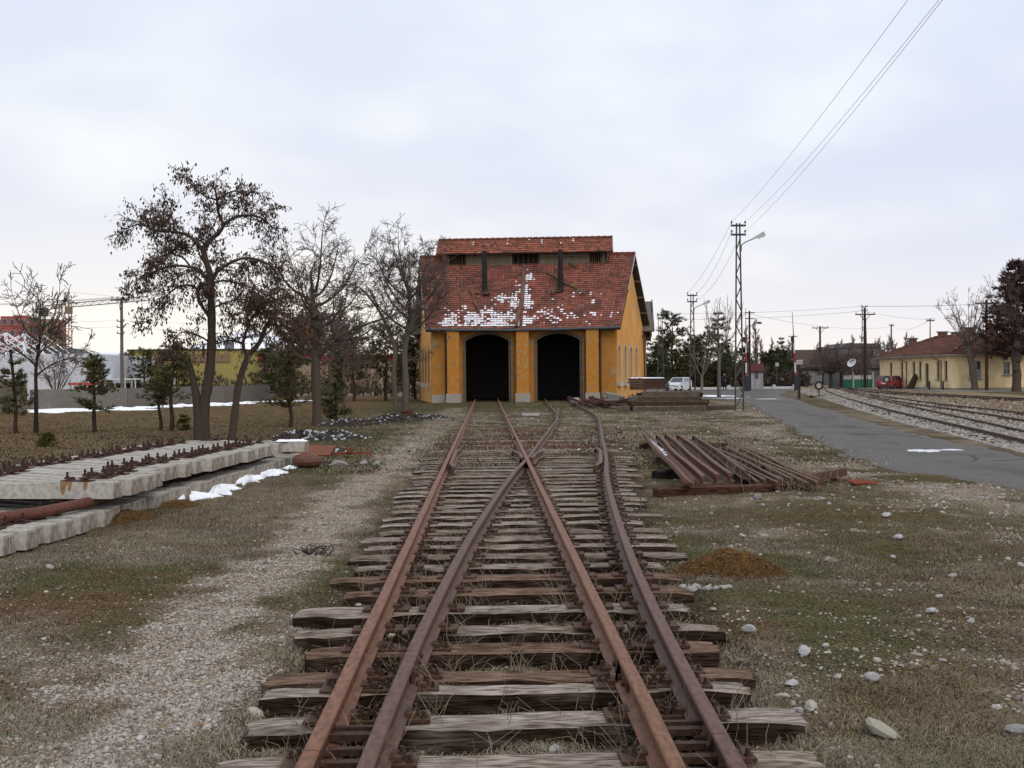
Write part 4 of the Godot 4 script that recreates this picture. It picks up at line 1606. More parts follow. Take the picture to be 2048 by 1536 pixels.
	for i in 11:
		mb = MB.new()
		mb.col = Color(0.26, 0.21, 0.17) * rng.randf_range(0.8, 1.1)
		var x := -5.2 + i * 1.0 + rng.randf_range(-0.2, 0.2)
		mb.beam(la.lerp(ld, 0.95) * Vector3(0, 1, 1) + Vector3(x, 0.09, 0), la.lerp(ld, 0.25) * Vector3(0, 1, 1) + Vector3(x + rng.randf_range(0.4, 0.7), 0.09, 0), 0.05, 0.035)
		part("batten", mb, mats.wood, lan)
	for i in 6:
		mb = MB.new()
		mb.col = Color(0.34, 0.28, 0.22)
		var x := -4.0 + i * 0.95 + (3.2 if i > 4 else 0.0)
		mb.beam(Vector3(x, 9.06, -3.55), Vector3(x + 0.25, 8.86, -3.38), 0.06, 0.05)
		part("batten", mb, mats.wood, t)
	# the lower roof behind
	var ra := Vector3(-8.95, 5.0, -9.0)
	var rb := Vector3(8.95, 5.0, -9.0)
	var rc := Vector3(8.95, 7.3, -11.4)
	var rd := Vector3(-8.95, 7.3, -11.4)
	var re := Vector3(8.95, 4.45, -13.6)
	var rf := Vector3(-8.95, 4.45, -13.6)
	mb = MB.new()
	mb.col = Color(0.28, 0.28, 0.275)
	slab(mb, ra, rb, rc, rd, 0.1)
	slab(mb, re, rf, rd, rc, 0.1)
	part("rear_roof", mb, mats.wood, t)
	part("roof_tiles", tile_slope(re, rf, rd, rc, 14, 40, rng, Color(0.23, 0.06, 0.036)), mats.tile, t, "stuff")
	for s in [-1.0, 1.0]:
		mb = MB.new()
		mb.col = Color(0.30, 0.30, 0.29)
		mb.prism(PackedVector2Array([Vector2(-1.9, 4.7), Vector2(1.75, 4.6), Vector2(0.0, 7.15)]), 0.1, Transform3D(Basis(Vector3(0, 0, 1), Vector3(0, 1, 0), Vector3(-1, 0, 0)), Vector3(s * 8.75 + 0.05, 0, -11.4)))
		mb.col = Color(0.13, 0.16, 0.13)
		mb.beam(Vector3(s * 9.0, 4.4, -13.6), Vector3(s * 9.0, 7.36, -11.4), 0.07, 0.24)
		mb.beam(Vector3(s * 9.0, 7.36, -11.4), Vector3(s * 9.0, 5.0, -9.0), 0.07, 0.24)
		part("rear_gable", mb, mats.dirty_paint, t)


# ---------------------------------------------------------------- the yellow station house on the right
func station_house() -> void:
	var rng := rngs(52)
	var t := thing("station_house", "long low cream station house with a red hipped tile roof beyond the tracks", "house", Vector3(41.4, 0, -94.6))
	var W := 8.6    # across, towards +x
	var L := 17.6   # away from the lens
	var H := 3.35
	var mb := MB.new()
	# long wall on the left, with openings cut as recesses between piers
	var openings := [[1.35, 0.62, 1.05, 2.75], [3.0, 0.62, 1.05, 2.75], [5.5, 0.8, 0.05, 2.55], [7.1, 0.62, 1.05, 2.75], [8.6, 0.62, 1.05, 2.75], [11.6, 0.62, 1.05, 2.75], [14.5, 0.62, 1.05, 2.75]]
	var z0 := 0.0
	for q in openings:
		var c: float = q[0]
		var a: float = c - q[1] / 2
		var b: float = c + q[1] / 2
		mb.box(Vector3(0.2, H / 2, -(z0 + a) / 2), Vector3(0.4, H, a - z0))
		mb.box(Vector3(0.2, (q[3] + H) / 2, -c), Vector3(0.4, H - q[3], q[1]))
		if q[2] > 0.2:
			mb.box(Vector3(0.2, q[2] / 2, -c), Vector3(0.4, q[2], q[1]))
		z0 = b
	mb.box(Vector3(0.2, H / 2, -(z0 + L) / 2), Vector3(0.4, H, L - z0))
	# front wall
	for q in [[0.402, 1.5, 0.0, H], [1.5, 2.6, 0.0, 1.15], [1.5, 2.6, 2.72, H], [2.6, 4.6, 0.0, H], [4.6, 5.2, 0.0, 1.45], [4.6, 5.2, 2.6, H], [5.2, W, 0.0, H]]:
		mb.box(Vector3((q[0] + q[1]) / 2, (q[2] + q[3]) / 2, -0.2), Vector3(q[1] - q[0], q[3] - q[2], 0.4))
	mb.box(Vector3(W - 0.2, H / 2, -L / 2 - 0.2), Vector3(0.4, H, L - 0.4))
	mb.box(Vector3(W / 2, H / 2, -L + 0.2), Vector3(W - 0.82, H, 0.4))
	part("wall", mb, mats.cream_plaster, t)
	mb = MB.new()
	mb.col = Color(0.36, 0.33, 0.28)
	mb.box(Vector3(W / 2 - 0.02, 0.16, -L / 2 + 0.02), Vector3(W + 0.10, 0.32, L + 0.10))
	part("plinth", mb, mats.concrete, t)
	for q in openings:
		var door: bool = q[2] < 0.2
		mb = MB.new()
		mb.col = Color(0.14, 0.09, 0.06) if door else Color(0.26, 0.23, 0.19)
		for k in [-1.0, 1.0]:
			mb.box(Vector3(0.16, (q[2] + q[3]) / 2, -q[0] + k * (q[1] / 2 - 0.03)), Vector3(0.08, q[3] - q[2], 0.06))
		mb.box(Vector3(0.16, q[3] - 0.04, -q[0]), Vector3(0.08, 0.07, q[1] - 0.12))
		if not door:
			mb.box(Vector3(0.16, q[2] + 0.5 * (q[3] - q[2]), -q[0]), Vector3(0.07, 0.05, q[1] - 0.12))
		var o := part("door" if door else "window", mb, mats.dirty_paint, t)
		mb = MB.new()
		mb.col = Color(0.20, 0.13, 0.08)
		mb.box(Vector3(0.19, (q[2] + q[3]) / 2, -q[0]), Vector3(0.03, q[3] - q[2] - 0.1, q[1] - 0.12))
		part("door_leaf" if door else "pane", mb, mats.dirty_paint if door else mats.dark_glass, o)
		if not door:
			mb = MB.new()
			mb.col = Color(0.34, 0.31, 0.27)
			mb.box(Vector3(-0.04, q[2] - 0.04, -q[0]), Vector3(0.16, 0.08, q[1] + 0.15))
			part("sill", mb, mats.concrete, o)
	# the wide pale window and the small one in the front
	mb = MB.new()
	mb.col = Color(0.52, 0.55, 0.58)
	for x in [1.53, 2.05, 2.57]:
		mb.box(Vector3(x, 1.935, -0.12), Vector3(0.07, 1.56, 0.07))
	for y in [1.18, 1.95, 2.69]:
		for x in [1.79, 2.31]:
			mb.box(Vector3(x, y, -0.12), Vector3(0.44, 0.07, 0.06))
	var big := part("window", mb, mats.dirty_paint, t)
	for i in 2:
		mb = MB.new()
		mb.col = Color(0.46, 0.50, 0.54)
		mb.box(Vector3(1.79 + 0.52 * i, 1.56, -0.15), Vector3(0.44, 0.72, 0.03))
		part("panel", mb, mats.dirty_paint, big)
		mb = MB.new()
		mb.box(Vector3(1.79 + 0.52 * i, 2.32, -0.15), Vector3(0.44, 0.68, 0.03))
		part("pane", mb, mats.dark_glass, big)
	mb = MB.new()
	mb.col = Color(0.36, 0.34, 0.30)
	mb.box(Vector3(2.05, 1.10, 0.05), Vector3(1.3, 0.09, 0.2))
	part("sill", mb, mats.concrete, big)
	mb = MB.new()
	mb.col = Color(0.60, 0.60, 0.58)
	for x in [4.63, 5.17]:
		mb.box(Vector3(x, 2.03, -0.12), Vector3(0.06, 1.14, 0.07))
	for y in [1.48, 2.03, 2.57]:
		mb.box(Vector3(4.9, y, -0.12), Vector3(0.48, 0.06, 0.06))
	mb.box(Vector3(4.9, 1.75, -0.12), Vector3(0.04, 0.48, 0.05))
	var sm := part("window", mb, mats.dirty_paint, t)
	mb = MB.new()
	mb.box(Vector3(4.9, 2.03, -0.16), Vector3(0.48, 1.08, 0.03))
	part("pane", mb, mats.dark_glass, sm)
	mb = MB.new()
	mb.col = Color(0.36, 0.34, 0.30)
	mb.box(Vector3(4.9, 1.40, 0.05), Vector3(0.85, 0.09, 0.2))
	part("sill", mb, mats.concrete, sm)
	# hipped roof
	var o := 0.55
	var ey := H - 0.02
	var ry := 5.25
	var A := Vector3(-o, ey, o)
	var B := Vector3(W + o, ey, o)
	var C := Vector3(W + o, ey, -L - o)
	var D := Vector3(-o, ey, -L - o)
	var E := Vector3(W / 2, ry, -4.0)
	var F := Vector3(W / 2, ry, -L + 4.0)
	mb = MB.new()
	mb.col = Color(0.40, 0.37, 0.32)
	mb.hexa([A - Vector3(0, 0.14, 0), B - Vector3(0, 0.14, 0), C - Vector3(0, 0.14, 0), D - Vector3(0, 0.14, 0), A - Vector3(0, 0.01, 0), B - Vector3(0, 0.01, 0), C - Vector3(0, 0.01, 0), D - Vector3(0, 0.01, 0)])
	part("eaves", mb, mats.dirty_paint, t)
	var roof := tile_slope(A, B, E + Vector3(0.01, 0, 0), E - Vector3(0.01, 0, 0), 16, 34, rng, Color(0.24, 0.10, 0.070))
	var r2 := tile_slope(D, A, E, F, 16, 60, rng, Color(0.215, 0.088, 0.064))
	roof.v.append_array(r2.v); roof.n.append_array(r2.n); roof.c.append_array(r2.c)
	for q in [[B, C, F, E], [C, D, F + Vector3(-0.01, 0, 0), F + Vector3(0.01, 0, 0)]]:
		r2 = tile_slope(q[0], q[1], q[2], q[3], 12, 30, rng, Color(0.215, 0.088, 0.064))
		roof.v.append_array(r2.v); roof.n.append_array(r2.n); roof.c.append_array(r2.c)
	var ro := part("roof", roof, mats.tile, t)
	for q in [[A, E], [E, F], [D, F], [B, E], [C, F]]:
		mb = MB.new()
		for i in 16:
			mb.col = Color(0.24, 0.09, 0.055).lerp(Color(0.40, 0.37, 0.33), 1.0 if rng.randf() < 0.3 else 0.0) * rng.randf_range(0.8, 1.15)
			mb.tube([q[0].lerp(q[1], i / 16.0) + Vector3(0, 0.04, 0), q[0].lerp(q[1], (i + 1.06) / 16.0) + Vector3(0, 0.06, 0)], [0.11, 0.12], 6)
		part("ridge_tiles", mb, mats.tile, ro)
	for q in [[2.4, -14.8, 0.6, 5.15, 0.7], [4.3, -12.0, 0.75, 5.7, 0.6], [5.2, -11.0, 0.7, 5.6, 0.6], [4.3, -6.0, 0.75, 5.85, 0.7], [5.6, -4.4, 0.7, 5.95, 0.6]]:
		mb = MB.new()
		mb.col = Color(0.22, 0.12, 0.085)
		mb.box(Vector3(q[0], (3.6 + q[3]) / 2, q[1]), Vector3(q[2], q[3] - 3.6, q[4]))
		mb.col = Color(0.22, 0.21, 0.19)
		mb.box(Vector3(q[0], q[3] + 0.05, q[1]), Vector3(q[2] + 0.2, 0.12, q[4] + 0.2))
		part("chimney", mb, mats.concrete, ro)
	for q in [[-0.06, -2.25], [-0.06, -10.3]]:
		mb = MB.new()
		mb.col = Color(0.17, 0.12, 0.09)
		mb.tube([Vector3(-o + 0.05, H - 0.1, q[1] - 1.0), Vector3(-o + 0.1, H - 0.35, q[1] - 0.8), Vector3(q[0], H - 0.6, q[1]), Vector3(q[0], 0.2, q[1])], [0.05, 0.05, 0.05, 0.05], 6)
		part("downpipe", mb, mats.steel, t)
	mb = MB.new()
	mb.col = Color(0.30, 0.29, 0.27)
	mb.box(Vector3(W / 2, 0.06, 1.6 - L / 2 - 0.8), Vector3(W + 4.4, 0.12, L + 4.6))
	tag(part("terrace", mb, mats.concrete, t), "")


# ---------------------------------------------------------------- buildings far off
func gable_block(t: Node3D, w: float, l: float, h: float, rise: float, wall_mat: Material, wall_col: Color, roof_col: Color, roof_mat: Material, over := 0.3) -> void:
	# a plain house: x across the front, -z away; the ridge runs along x
	var mb := MB.new()
	mb.col = wall_col
	mb.box(Vector3(0, h / 2, -l / 2), Vector3(w, h, l))
	for s in [-1.0, 1.0]:
		mb.prism(PackedVector2Array([Vector2(-l / 2, h), Vector2(l / 2, h), Vector2(0, h + rise)]), 0.2, Transform3D(Basis(Vector3(0, 0, 1), Vector3(0, 1, 0), Vector3(-1, 0, 0)), Vector3(s * (w / 2 - 0.1) + 0.1, 0, -l / 2)))
	part("wall", mb, wall_mat, t)
	mb = MB.new()
	mb.col = roof_col
	var k := over * rise / (l / 2)
	var a := Vector3(-w / 2 - over, h - k + 0.15, over)
	var b := Vector3(w / 2 + over, h - k + 0.15, over)
	var c := Vector3(w / 2 + over, h + rise + 0.15, -l / 2)
	var d := Vector3(-w / 2 - over, h + rise + 0.15, -l / 2)
	slab(mb, a, b, c, d, 0.14)
	slab(mb, b + Vector3(0, 0, -l - 2 * over), a + Vector3(0, 0, -l - 2 * over), d, c, 0.14)
	part("roof", mb, roof_mat, t)


func pane_at(t: Node3D, at: Vector3, w: float, h: float, frame: Color, b := Basis()) -> void:
	var mb := MB.new()
	mb.col = frame
	for s in [-1.0, 1.0]:
		mb.box(at + b * Vector3(s * (w / 2 - 0.05), 0, 0.03), Vector3(0.1, h, 0.08), b)
		mb.box(at + b * Vector3(0, s * (h / 2 - 0.05), 0.03), Vector3(w - 0.2, 0.1, 0.08), b)
	var o := part("window", mb, mats.dirty_paint, t)
	mb = MB.new()
	mb.box(at + b * Vector3(0, 0, 0.015), Vector3(w - 0.2, h - 0.2, 0.04), b)
	part("pane", mb, mats.dark_glass, o)


func far_buildings() -> void:
	var rng := rngs(63)
	# apartment block
	var t := thing("apartment_block", "tall red and tan apartment block behind the white warehouse", "apartment block", Vector3(-110.5, 0, -258), deg_to_rad(12))
	var mb := MB.new()
	mb.col = Color(0.46, 0.33, 0.22)
	mb.box(Vector3(-7.4, 8.0, -6), Vector3(6.2, 16.0, 12))
	mb.box(Vector3(4.6, 8.1, -5.6), Vector3(7.4, 16.2, 12))
	part("wall", mb, mats.dirty_paint, t)
	mb = MB.new()
	mb.col = Color(0.52, 0.125, 0.095)
	mb.box(Vector3(-1.7, 8.4, -5.7), Vector3(5.2, 16.8, 12))
	mb.box(Vector3(-1.0, 17.05, -6), Vector3(3.0, 0.5, 3))
	part("wall", mb, mats.dirty_paint, t)
	for f in 6:
		for x in [-3.4, -1.7, 0.1]:
			pane_at(t, Vector3(x, 2.2 + f * 2.65, 0.31), 1.15, 1.4, Color(0.55, 0.53, 0.5))
		mb = MB.new()
		mb.col = Color(0.42, 0.12, 0.07)
		mb.box(Vector3(3.0, 1.5 + f * 2.65, 0.75), Vector3(2.6, 0.9, 0.7))
		part("balcony", mb, mats.dirty_paint, t)
		mb = MB.new()
		mb.col = Color(0.36, 0.10, 0.08)
		mb.box(Vector3(8.55, 1.5 + f * 2.65, -1.8), Vector3(0.5, 1.0, 2.6))
		part("balcony", mb, mats.dirty_paint, t)
		pane_at(t, Vector3(3.0, 2.5 + f * 2.65, 0.42), 1.4, 1.6, Color(0.4, 0.36, 0.32))
	# tower crane
	t = thing("tower_crane", "yellow lattice tower crane with its jib pointing right above the warehouse", "crane", Vector3(-84.5, 0, -219), deg_to_rad(-4))
	mb = MB.new()
	mb.col = Color(0.26, 0.07, 0.05)
	lattice(mb, Vector3(0, 0, 0), Vector3(0, 17.2, 0), 1.35, 14, 0.13)
	part("mast", mb, mats.paint, t)
	mb = MB.new()
	mb.col = Color(0.17, 0.13, 0.08)
	lattice(mb, Vector3(0.8, 16.7, 0), Vector3(16.8, 17.9, 0), 0.8, 18, 0.09)
	part("jib", mb, mats.paint, t)
	mb = MB.new()
	mb.col = Color(0.26, 0.19, 0.10)
	lattice(mb, Vector3(-0.8, 16.6, 0), Vector3(-4.6, 16.2, 0), 0.8, 5, 0.09)
	part("counter_jib", mb, mats.paint, t)
	mb = MB.new()
	mb.col = Color(0.12, 0.16, 0.11)
	mb.box(Vector3(-4.6, 15.4, 0), Vector3(1.1, 1.7, 1.2))
	part("counterweight", mb, mats.concrete, t)
	mb = MB.new()
	mb.col = Color(0.28, 0.19, 0.09)
	lattice(mb, Vector3(0, 17.2, 0), Vector3(0, 19.4, 0), 0.7, 3, 0.09)
	mb.beam(Vector3(0, 19.4, 0), Vector3(12.0, 18.1, 0), 0.04, 0.04)
	mb.beam(Vector3(0, 19.4, 0), Vector3(-4.4, 16.7, 0), 0.04, 0.04)
	part("tower_head", mb, mats.paint, t)
	mb = MB.new()
	mb.col = Color(0.2, 0.16, 0.1)
	mb.box(Vector3(0.9, 15.6, 0.9), Vector3(1.0, 1.4, 1.0))
	part("cab", mb, mats.paint, t)
	# white warehouse with steel masts on its roof
	t = thing("warehouse", "white flat-roofed warehouse with white steel stays above its roof", "warehouse", Vector3(-42.5, 0, -90), 0.0)
	mb = MB.new()
	mb.col = Color(0.92, 0.94, 1.0)
	mb.box(Vector3(4.65, 1.95, -9), Vector3(9.5, 3.9, 18))
	mb.box(Vector3(-3.9, 1.9, -8.6), Vector3(7.5, 3.8, 18))
	part("wall", mb, mats.dirty_paint, t)
	mb = MB.new()
	mb.col = Color(0.8, 0.8, 0.82)
	mb.box(Vector3(-0.02, 2.1, 0.2), Vector3(0.5, 4.2, 0.5))
	mb.box(Vector3(-3.6, 2.0, 0.5), Vector3(0.35, 4.0, 0.4))
	part("pilaster", mb, mats.dirty_paint, t)
	for i in 4:
		var x := 0.9 + i * 0.62
		var z := -0.6 - i * 2.2
		mb = MB.new()
		mb.col = Color(0.74, 0.74, 0.75)
		mb.box(Vector3(x, 4.85, z), Vector3(0.22, 1.9, 0.22))
		var ms := part("roof_mast", mb, mats.paint, t)
		mb = MB.new()
		mb.col = Color(0.72, 0.72, 0.73)
		mb.beam(Vector3(x - 0.1, 5.75, z), Vector3(x - 4.0, 4.0, z), 0.09, 0.09)
		mb.beam(Vector3(x + 0.1, 5.75, z), Vector3(x + 2.6, 4.0, z), 0.09, 0.09)
		mb.beam(Vector3(x - 0.1, 5.1, z), Vector3(x - 2.8, 3.95, z), 0.07, 0.07)
		mb.beam(Vector3(x + 0.1, 5.2, z), Vector3(x + 1.9, 3.95, z), 0.07, 0.07)
		if i < 3:
			mb.beam(Vector3(x, 5.7, z), Vector3(x + 0.62, 4.7, z - 2.2), 0.06, 0.06)
			mb.beam(Vector3(x, 4.7, z), Vector3(x + 0.62, 5.7, z - 2.2), 0.06, 0.06)
		part("stay", mb, mats.paint, ms)
	mb = MB.new()
	mb.col = Color(0.10, 0.10, 0.11)
	mb.prism(PackedVector2Array([Vector2(-4, 3.9), Vector2(5.4, 3.9), Vector2(3.4, 4.7), Vector2(-1.0, 4.6)]), 5.0, Transform3D(Basis(), Vector3(0, 0, -9.6)))
	part("roof_housing", mb, mats.dirty_paint, t)
	# low pink building with snow on its roof
	t = thing("snowy_low_building", "low pinkish building with snow on its shallow roof behind the tall concrete pole", "building", Vector3(-41.6, 0, -119))
	gable_block(t, 5.6, 9, 3.6, 1.0, mats.dirty_paint, Color(0.36, 0.25, 0.19), Color(0.75, 0.78, 0.84), mats.snow)
	mb = MB.new()
	mb.col = Color(0.27, 0.17, 0.13)
	mb.box(Vector3(0, 3.2, 0.06), Vector3(5.7, 1.0, 0.12))
	part("fascia", mb, mats.dirty_paint, t)
	# yellow building
	t = thing("yellow_building", "flat-roofed yellow building behind the young pines", "building", Vector3(-33.4, 0, -120))
	mb = MB.new()
	mb.col = Color(0.50, 0.42, 0.13)
	mb.box(Vector3(0, 2.45, -7), Vector3(12.4, 4.9, 14))
	part("wall", mb, mats.dirty_paint, t)
	mb = MB.new()
	mb.col = Color(0.12, 0.10, 0.06)
	mb.box(Vector3(0, 4.95, -7), Vector3(12.7, 0.14, 14.3))
	part("roof_edge", mb, mats.dirty_paint, t)
	mb = MB.new()
	mb.col = Color(0.36, 0.22, 0.14)
	mb.box(Vector3(0.6, 4.0, 0.05), Vector3(8.8, 0.9, 0.12))
	part("sign_band", mb, mats.dirty_paint, t)
	for x in [-1.6, 4.2]:
		mb = MB.new()
		mb.col = Color(0.25, 0.28, 0.33)
		mb.lathe([Vector2(0.55, 0), Vector2(0.55, 0.8), Vector2(0.3, 0.95), Vector2(0, 0.98)], Vector3(x, 5.03, -3), 10)
		part("roof_tank", mb, mats.steel, t)
	# beige building with a crimson fascia
	t = thing("beige_building", "long beige hall with a crimson fascia behind the bare trees", "building", Vector3(-19.6, 0, -129))
	mb = MB.new()
	mb.col = Color(0.42, 0.315, 0.225)
	mb.box(Vector3(0, 1.9, -8), Vector3(22.0, 3.8, 16))
	part("wall", mb, mats.dirty_paint, t)
	mb = MB.new()
	mb.col = Color(0.33, 0.018, 0.04)
	mb.box(Vector3(0, 4.12, -7.9), Vector3(22.3, 0.66, 16.3))
	part("fascia", mb, mats.paint, t)
	for i in 5:
		mb = MB.new()
		mb.col = Color(0.34, 0.20, 0.14)
		mb.box(Vector3(-9 + i * 4.5, 1.9, 0.1), Vector3(0.7, 3.8, 0.25))
		part("pilaster", mb, mats.dirty_paint, t)
	# hall with a snowy hipped roof
	t = thing("snowy_hall", "big hall with a snow-covered hipped roof rising behind the yellow building", "hall", Vector3(-36.0, 0, -160))
	mb = MB.new()
	mb.col = Color(0.35, 0.33, 0.30)
	mb.box(Vector3(0, 2.9, -9), Vector3(18.5, 5.8, 18))
	part("wall", mb, mats.dirty_paint, t)
	mb = MB.new()
	var e := [Vector3(-9.8, 5.8, 0.5), Vector3(9.8, 5.8, 0.5), Vector3(9.8, 5.8, -18.5), Vector3(-9.8, 5.8, -18.5)]
	var p := [Vector3(-1.2, 9.2, -8), Vector3(1.2, 9.2, -8), Vector3(1.2, 9.2, -10), Vector3(-1.2, 9.2, -10)]
	mb.hexa(e + p)
	part("snowy_roof", mb, mats.snow, t)
	for i in 40:
		var q := rng.randf()
		if i < 12:
			mb = MB.new()
			mb.col = Color(0.18, 0.19, 0.22)
			var x := lerpf(-8.5, 8.5, rng.randf())
			var f := rng.randf_range(0.05, 0.8)
			var cpt := Vector3(x * (1.0 - f) , 5.8 + 3.4 * f + 0.03, 0.5 - 8.5 * f)
			mb.box(cpt, Vector3(rng.randf_range(0.4, 1.4), 0.06, 0.5), Basis(Vector3.RIGHT, 0.38))
			part("bare_patch", mb, mats.dirty_paint, t)
	# right-hand side: dark barn, grey house, garden wall
	t = thing("brown_barn", "wide barn with a dark brown roof behind the grey picket fence", "barn", Vector3(60.5, 0, -186))
	gable_block(t, 17.0, 15, 2.7, 3.1, mats.dirty_paint, Color(0.17, 0.13, 0.11), Color(0.105, 0.068, 0.055), mats.tile, 0.6)
	mb = MB.new()
	mb.col = Color(0.13, 0.10, 0.09)
	mb.box(Vector3(2.2, 5.9, -7.5), Vector3(5.0, 1.0, 2.5))
	part("roof_ventilator", mb, mats.dirty_paint, t)
	t = thing("grey_house", "grey flat-topped house half hidden by round bare bushes", "house", Vector3(52.0, 0, -148))
	mb = MB.new()
	mb.col = Color(0.22, 0.21, 0.205)
	mb.box(Vector3(0, 2.6, -4), Vector3(5.4, 5.2, 8))
	part("wall", mb, mats.dirty_paint, t)
	mb = MB.new()
	mb.col = Color(0.13, 0.11, 0.105)
	mb.prism(PackedVector2Array([Vector2(-2.9, 5.2), Vector2(2.9, 5.2), Vector2(2.4, 5.75), Vector2(-1.9, 5.85)]), 8.4, Transform3D(Basis(), Vector3(0, 0, 0.2)))
	part("roof", mb, mats.dirty_paint, t)
	pane_at(t, Vector3(1.2, 2.4, 0.0), 0.9, 1.2, Color(0.4, 0.4, 0.4))
	pane_at(t, Vector3(-1.3, 2.4, 0.0), 0.9, 1.2, Color(0.4, 0.4, 0.4))
	t = thing("dark_shack", "dark low outbuilding behind the green and white garden wall", "outbuilding", Vector3(46.0, 0, -127))
	gable_block(t, 7.0, 5, 2.3, 0.9, mats.dirty_paint, Color(0.20, 0.19, 0.19), Color(0.12, 0.10, 0.095), mats.tile)
	mb = MB.new()
	mb.col = Color(0.30, 0.33, 0.38)
	mb.box(Vector3(2.6, 1.2, 0.06), Vector3(1.3, 2.2, 0.1))
	part("door", mb, mats.dirty_paint, t)
	pane_at(t, Vector3(-0.6, 1.5, 0.0), 1.0, 1.0, Color(0.3, 0.3, 0.3))


func lattice(mb: MB, a: Vector3, b: Vector3, w: float, bays: int, bar: float) -> void:   # a square lattice mast
	var d := (b - a).normalized()
	var s := d.cross(Vector3.BACK if absf(d.z) < 0.9 else Vector3.UP).normalized()
	var u := s.cross(d)
	var cs := [(s + u) * w / 2, (s - u) * w / 2, (-s - u) * w / 2, (-s + u) * w / 2]
	for i in 4:
		mb.beam(a + cs[i], b + cs[i], bar, bar, s)
		var j: int = (i + 1) % 4
		for k in bays:
			var p := a.lerp(b, float(k) / bays)
			var q := a.lerp(b, float(k + 1) / bays)
			if k % 2 == 0:
				mb.beam(p + cs[i], q + cs[j], bar * 0.6, bar * 0.6, s)
			else:
				mb.beam(p + cs[j], q + cs[i], bar * 0.6, bar * 0.6, s)


# ---------------------------------------------------------------- walls, fences
func walls_and_fences() -> void:
	var rng := rngs(71)
	var t := thing("boundary_wall", "low grey concrete boundary wall running behind the young pines on the left", "wall")
	var line := [Vector3(-26.0, 0, -62.0), Vector3(-22.6, 0, -68.0), Vector3(-17.1, 0, -85.0)]
	for i in 2:
		var n := 4 if i == 0 else 8
		for k in n:
			var a: Vector3 = line[i].lerp(line[i + 1], float(k) / n)
			var b: Vector3 = line[i].lerp(line[i + 1], float(k + 1) / n)
			var mb := MB.new()
			mb.col = Color(0.25, 0.235, 0.22) * rng.randf_range(0.88, 1.1)
			var h := 1.2 + rng.randf_range(-0.02, 0.03)
			mb.beam(a + Vector3(0, h / 2 - 0.1, 0), b.lerp(a, 0.008) + Vector3(0, h / 2 - 0.1, 0), 0.22, h + 0.2)
			part("wall_panel", mb, mats.concrete_wall, t)
	t = thing("boundary_wall", "taller brown block wall at the left edge beside the leaning pole", "wall")
	for k in 4:
		var a := Vector3(-33.0, 0, -52.0).lerp(Vector3(-26.1, 0, -61.6), k / 4.0)
		var b := Vector3(-33.0, 0, -52.0).lerp(Vector3(-26.1, 0, -61.6), (k + 0.99) / 4.0)
		var mb := MB.new()
		mb.col = Color(0.20, 0.165, 0.14) * rng.randf_range(0.9, 1.1)
		mb.beam(a + Vector3(0, 0.8, 0), b + Vector3(0, 0.8, 0), 0.25, 1.85)
		part("wall_panel", mb, mats.concrete_wall, t)
	# pale kerbs of the far lane
	for q in [[Vector3(-22, 0.08, -104), Vector3(2, 0.08, -99), "pale kerb of the far lane, the nearer one"], [Vector3(-24, 0.12, -112), Vector3(4, 0.12, -108), "pale kerb of the far lane, the one farther back"], [Vector3(17.5, 0.14, -117.5), Vector3(34, 0.14, -119), "snowy white kerb behind the walking person"]]:
		var mb := MB.new()
		mb.col = Color(0.46, 0.43, 0.39) if q[2].begins_with("pale") else Color(0.72, 0.74, 0.78)
		mb.beam(q[0], q[1], 0.35, 0.28)
		top("kerb", mb, mats.concrete_wall, q[2], "kerb")
	# grey picket fence
	t = thing("picket_fence", "grey-blue picket fence panel beside the crossing", "fence", Vector3(41.3, 0, -138.4))
	for i in 13:
		var mb := MB.new()
		mb.col = Color(0.30, 0.335, 0.36) * rng.randf_range(0.85, 1.1)
		mb.prism(PackedVector2Array([Vector2(-0.09, 0.05), Vector2(0.09, 0.05), Vector2(0.09, 1.85), Vector2(0.0, 2.0 + rng.randf_range(-0.08, 0.08)), Vector2(-0.09, 1.85)]), 0.04, Transform3D(Basis(), Vector3(-1.3 + i * 0.28, 0, 0)))
		part("slat", mb, mats.dirty_paint, t)
	for y in [0.5, 1.5]:
		var mb := MB.new()
		mb.col = Color(0.27, 0.30, 0.32)
		mb.box(Vector3(0.4, y, -0.08), Vector3(3.6, 0.09, 0.06))
		part("rail", mb, mats.dirty_paint, t)
	# post and rail fence between picket fence and house
	t = thing("rail_fence", "brown post-and-rail fence between the picket fence and the garden wall", "fence", Vector3(47.0, 0, -133))
	for i in 3:
		var mb := MB.new()
		mb.col = Color(0.50, 0.48, 0.45)
		mb.box(Vector3(-2.2 + i * 2.4, 0.85, 0), Vector3(0.14, 1.7, 0.14))
		part("post", mb, mats.dirty_paint, t)
	for y in [0.6, 1.15]:
		var mb := MB.new()
		mb.col = Color(0.26, 0.18, 0.11)
		mb.box(Vector3(0.2, y, 0.1), Vector3(5.6, 0.1, 0.05))
		part("rail", mb, mats.wood, t)
	# green and white garden wall
	t = thing("garden_wall", "low garden wall painted white above and green below", "wall", Vector3(41.4, 0, -119.0))
	var mb := MB.new()
	mb.col = Color(0.015, 0.135, 0.085)
	mb.box(Vector3(0, 0.5, 0), Vector3(3.2, 1.0, 0.2))
	part("green_base", mb, mats.paint, t)
	mb = MB.new()
	mb.col = Color(0.66, 0.66, 0.66)
	mb.box(Vector3(0, 1.22, 0), Vector3(3.24, 0.44, 0.24))
	part("white_band", mb, mats.dirty_paint, t)
	for x in [-0.55, 1.66]:
		mb = MB.new()
		mb.col = Color(0.52, 0.52, 0.52)
		mb.box(Vector3(x, 0.9, 0.2), Vector3(0.14, 1.8, 0.14))
		part("post", mb, mats.dirty_paint, t)


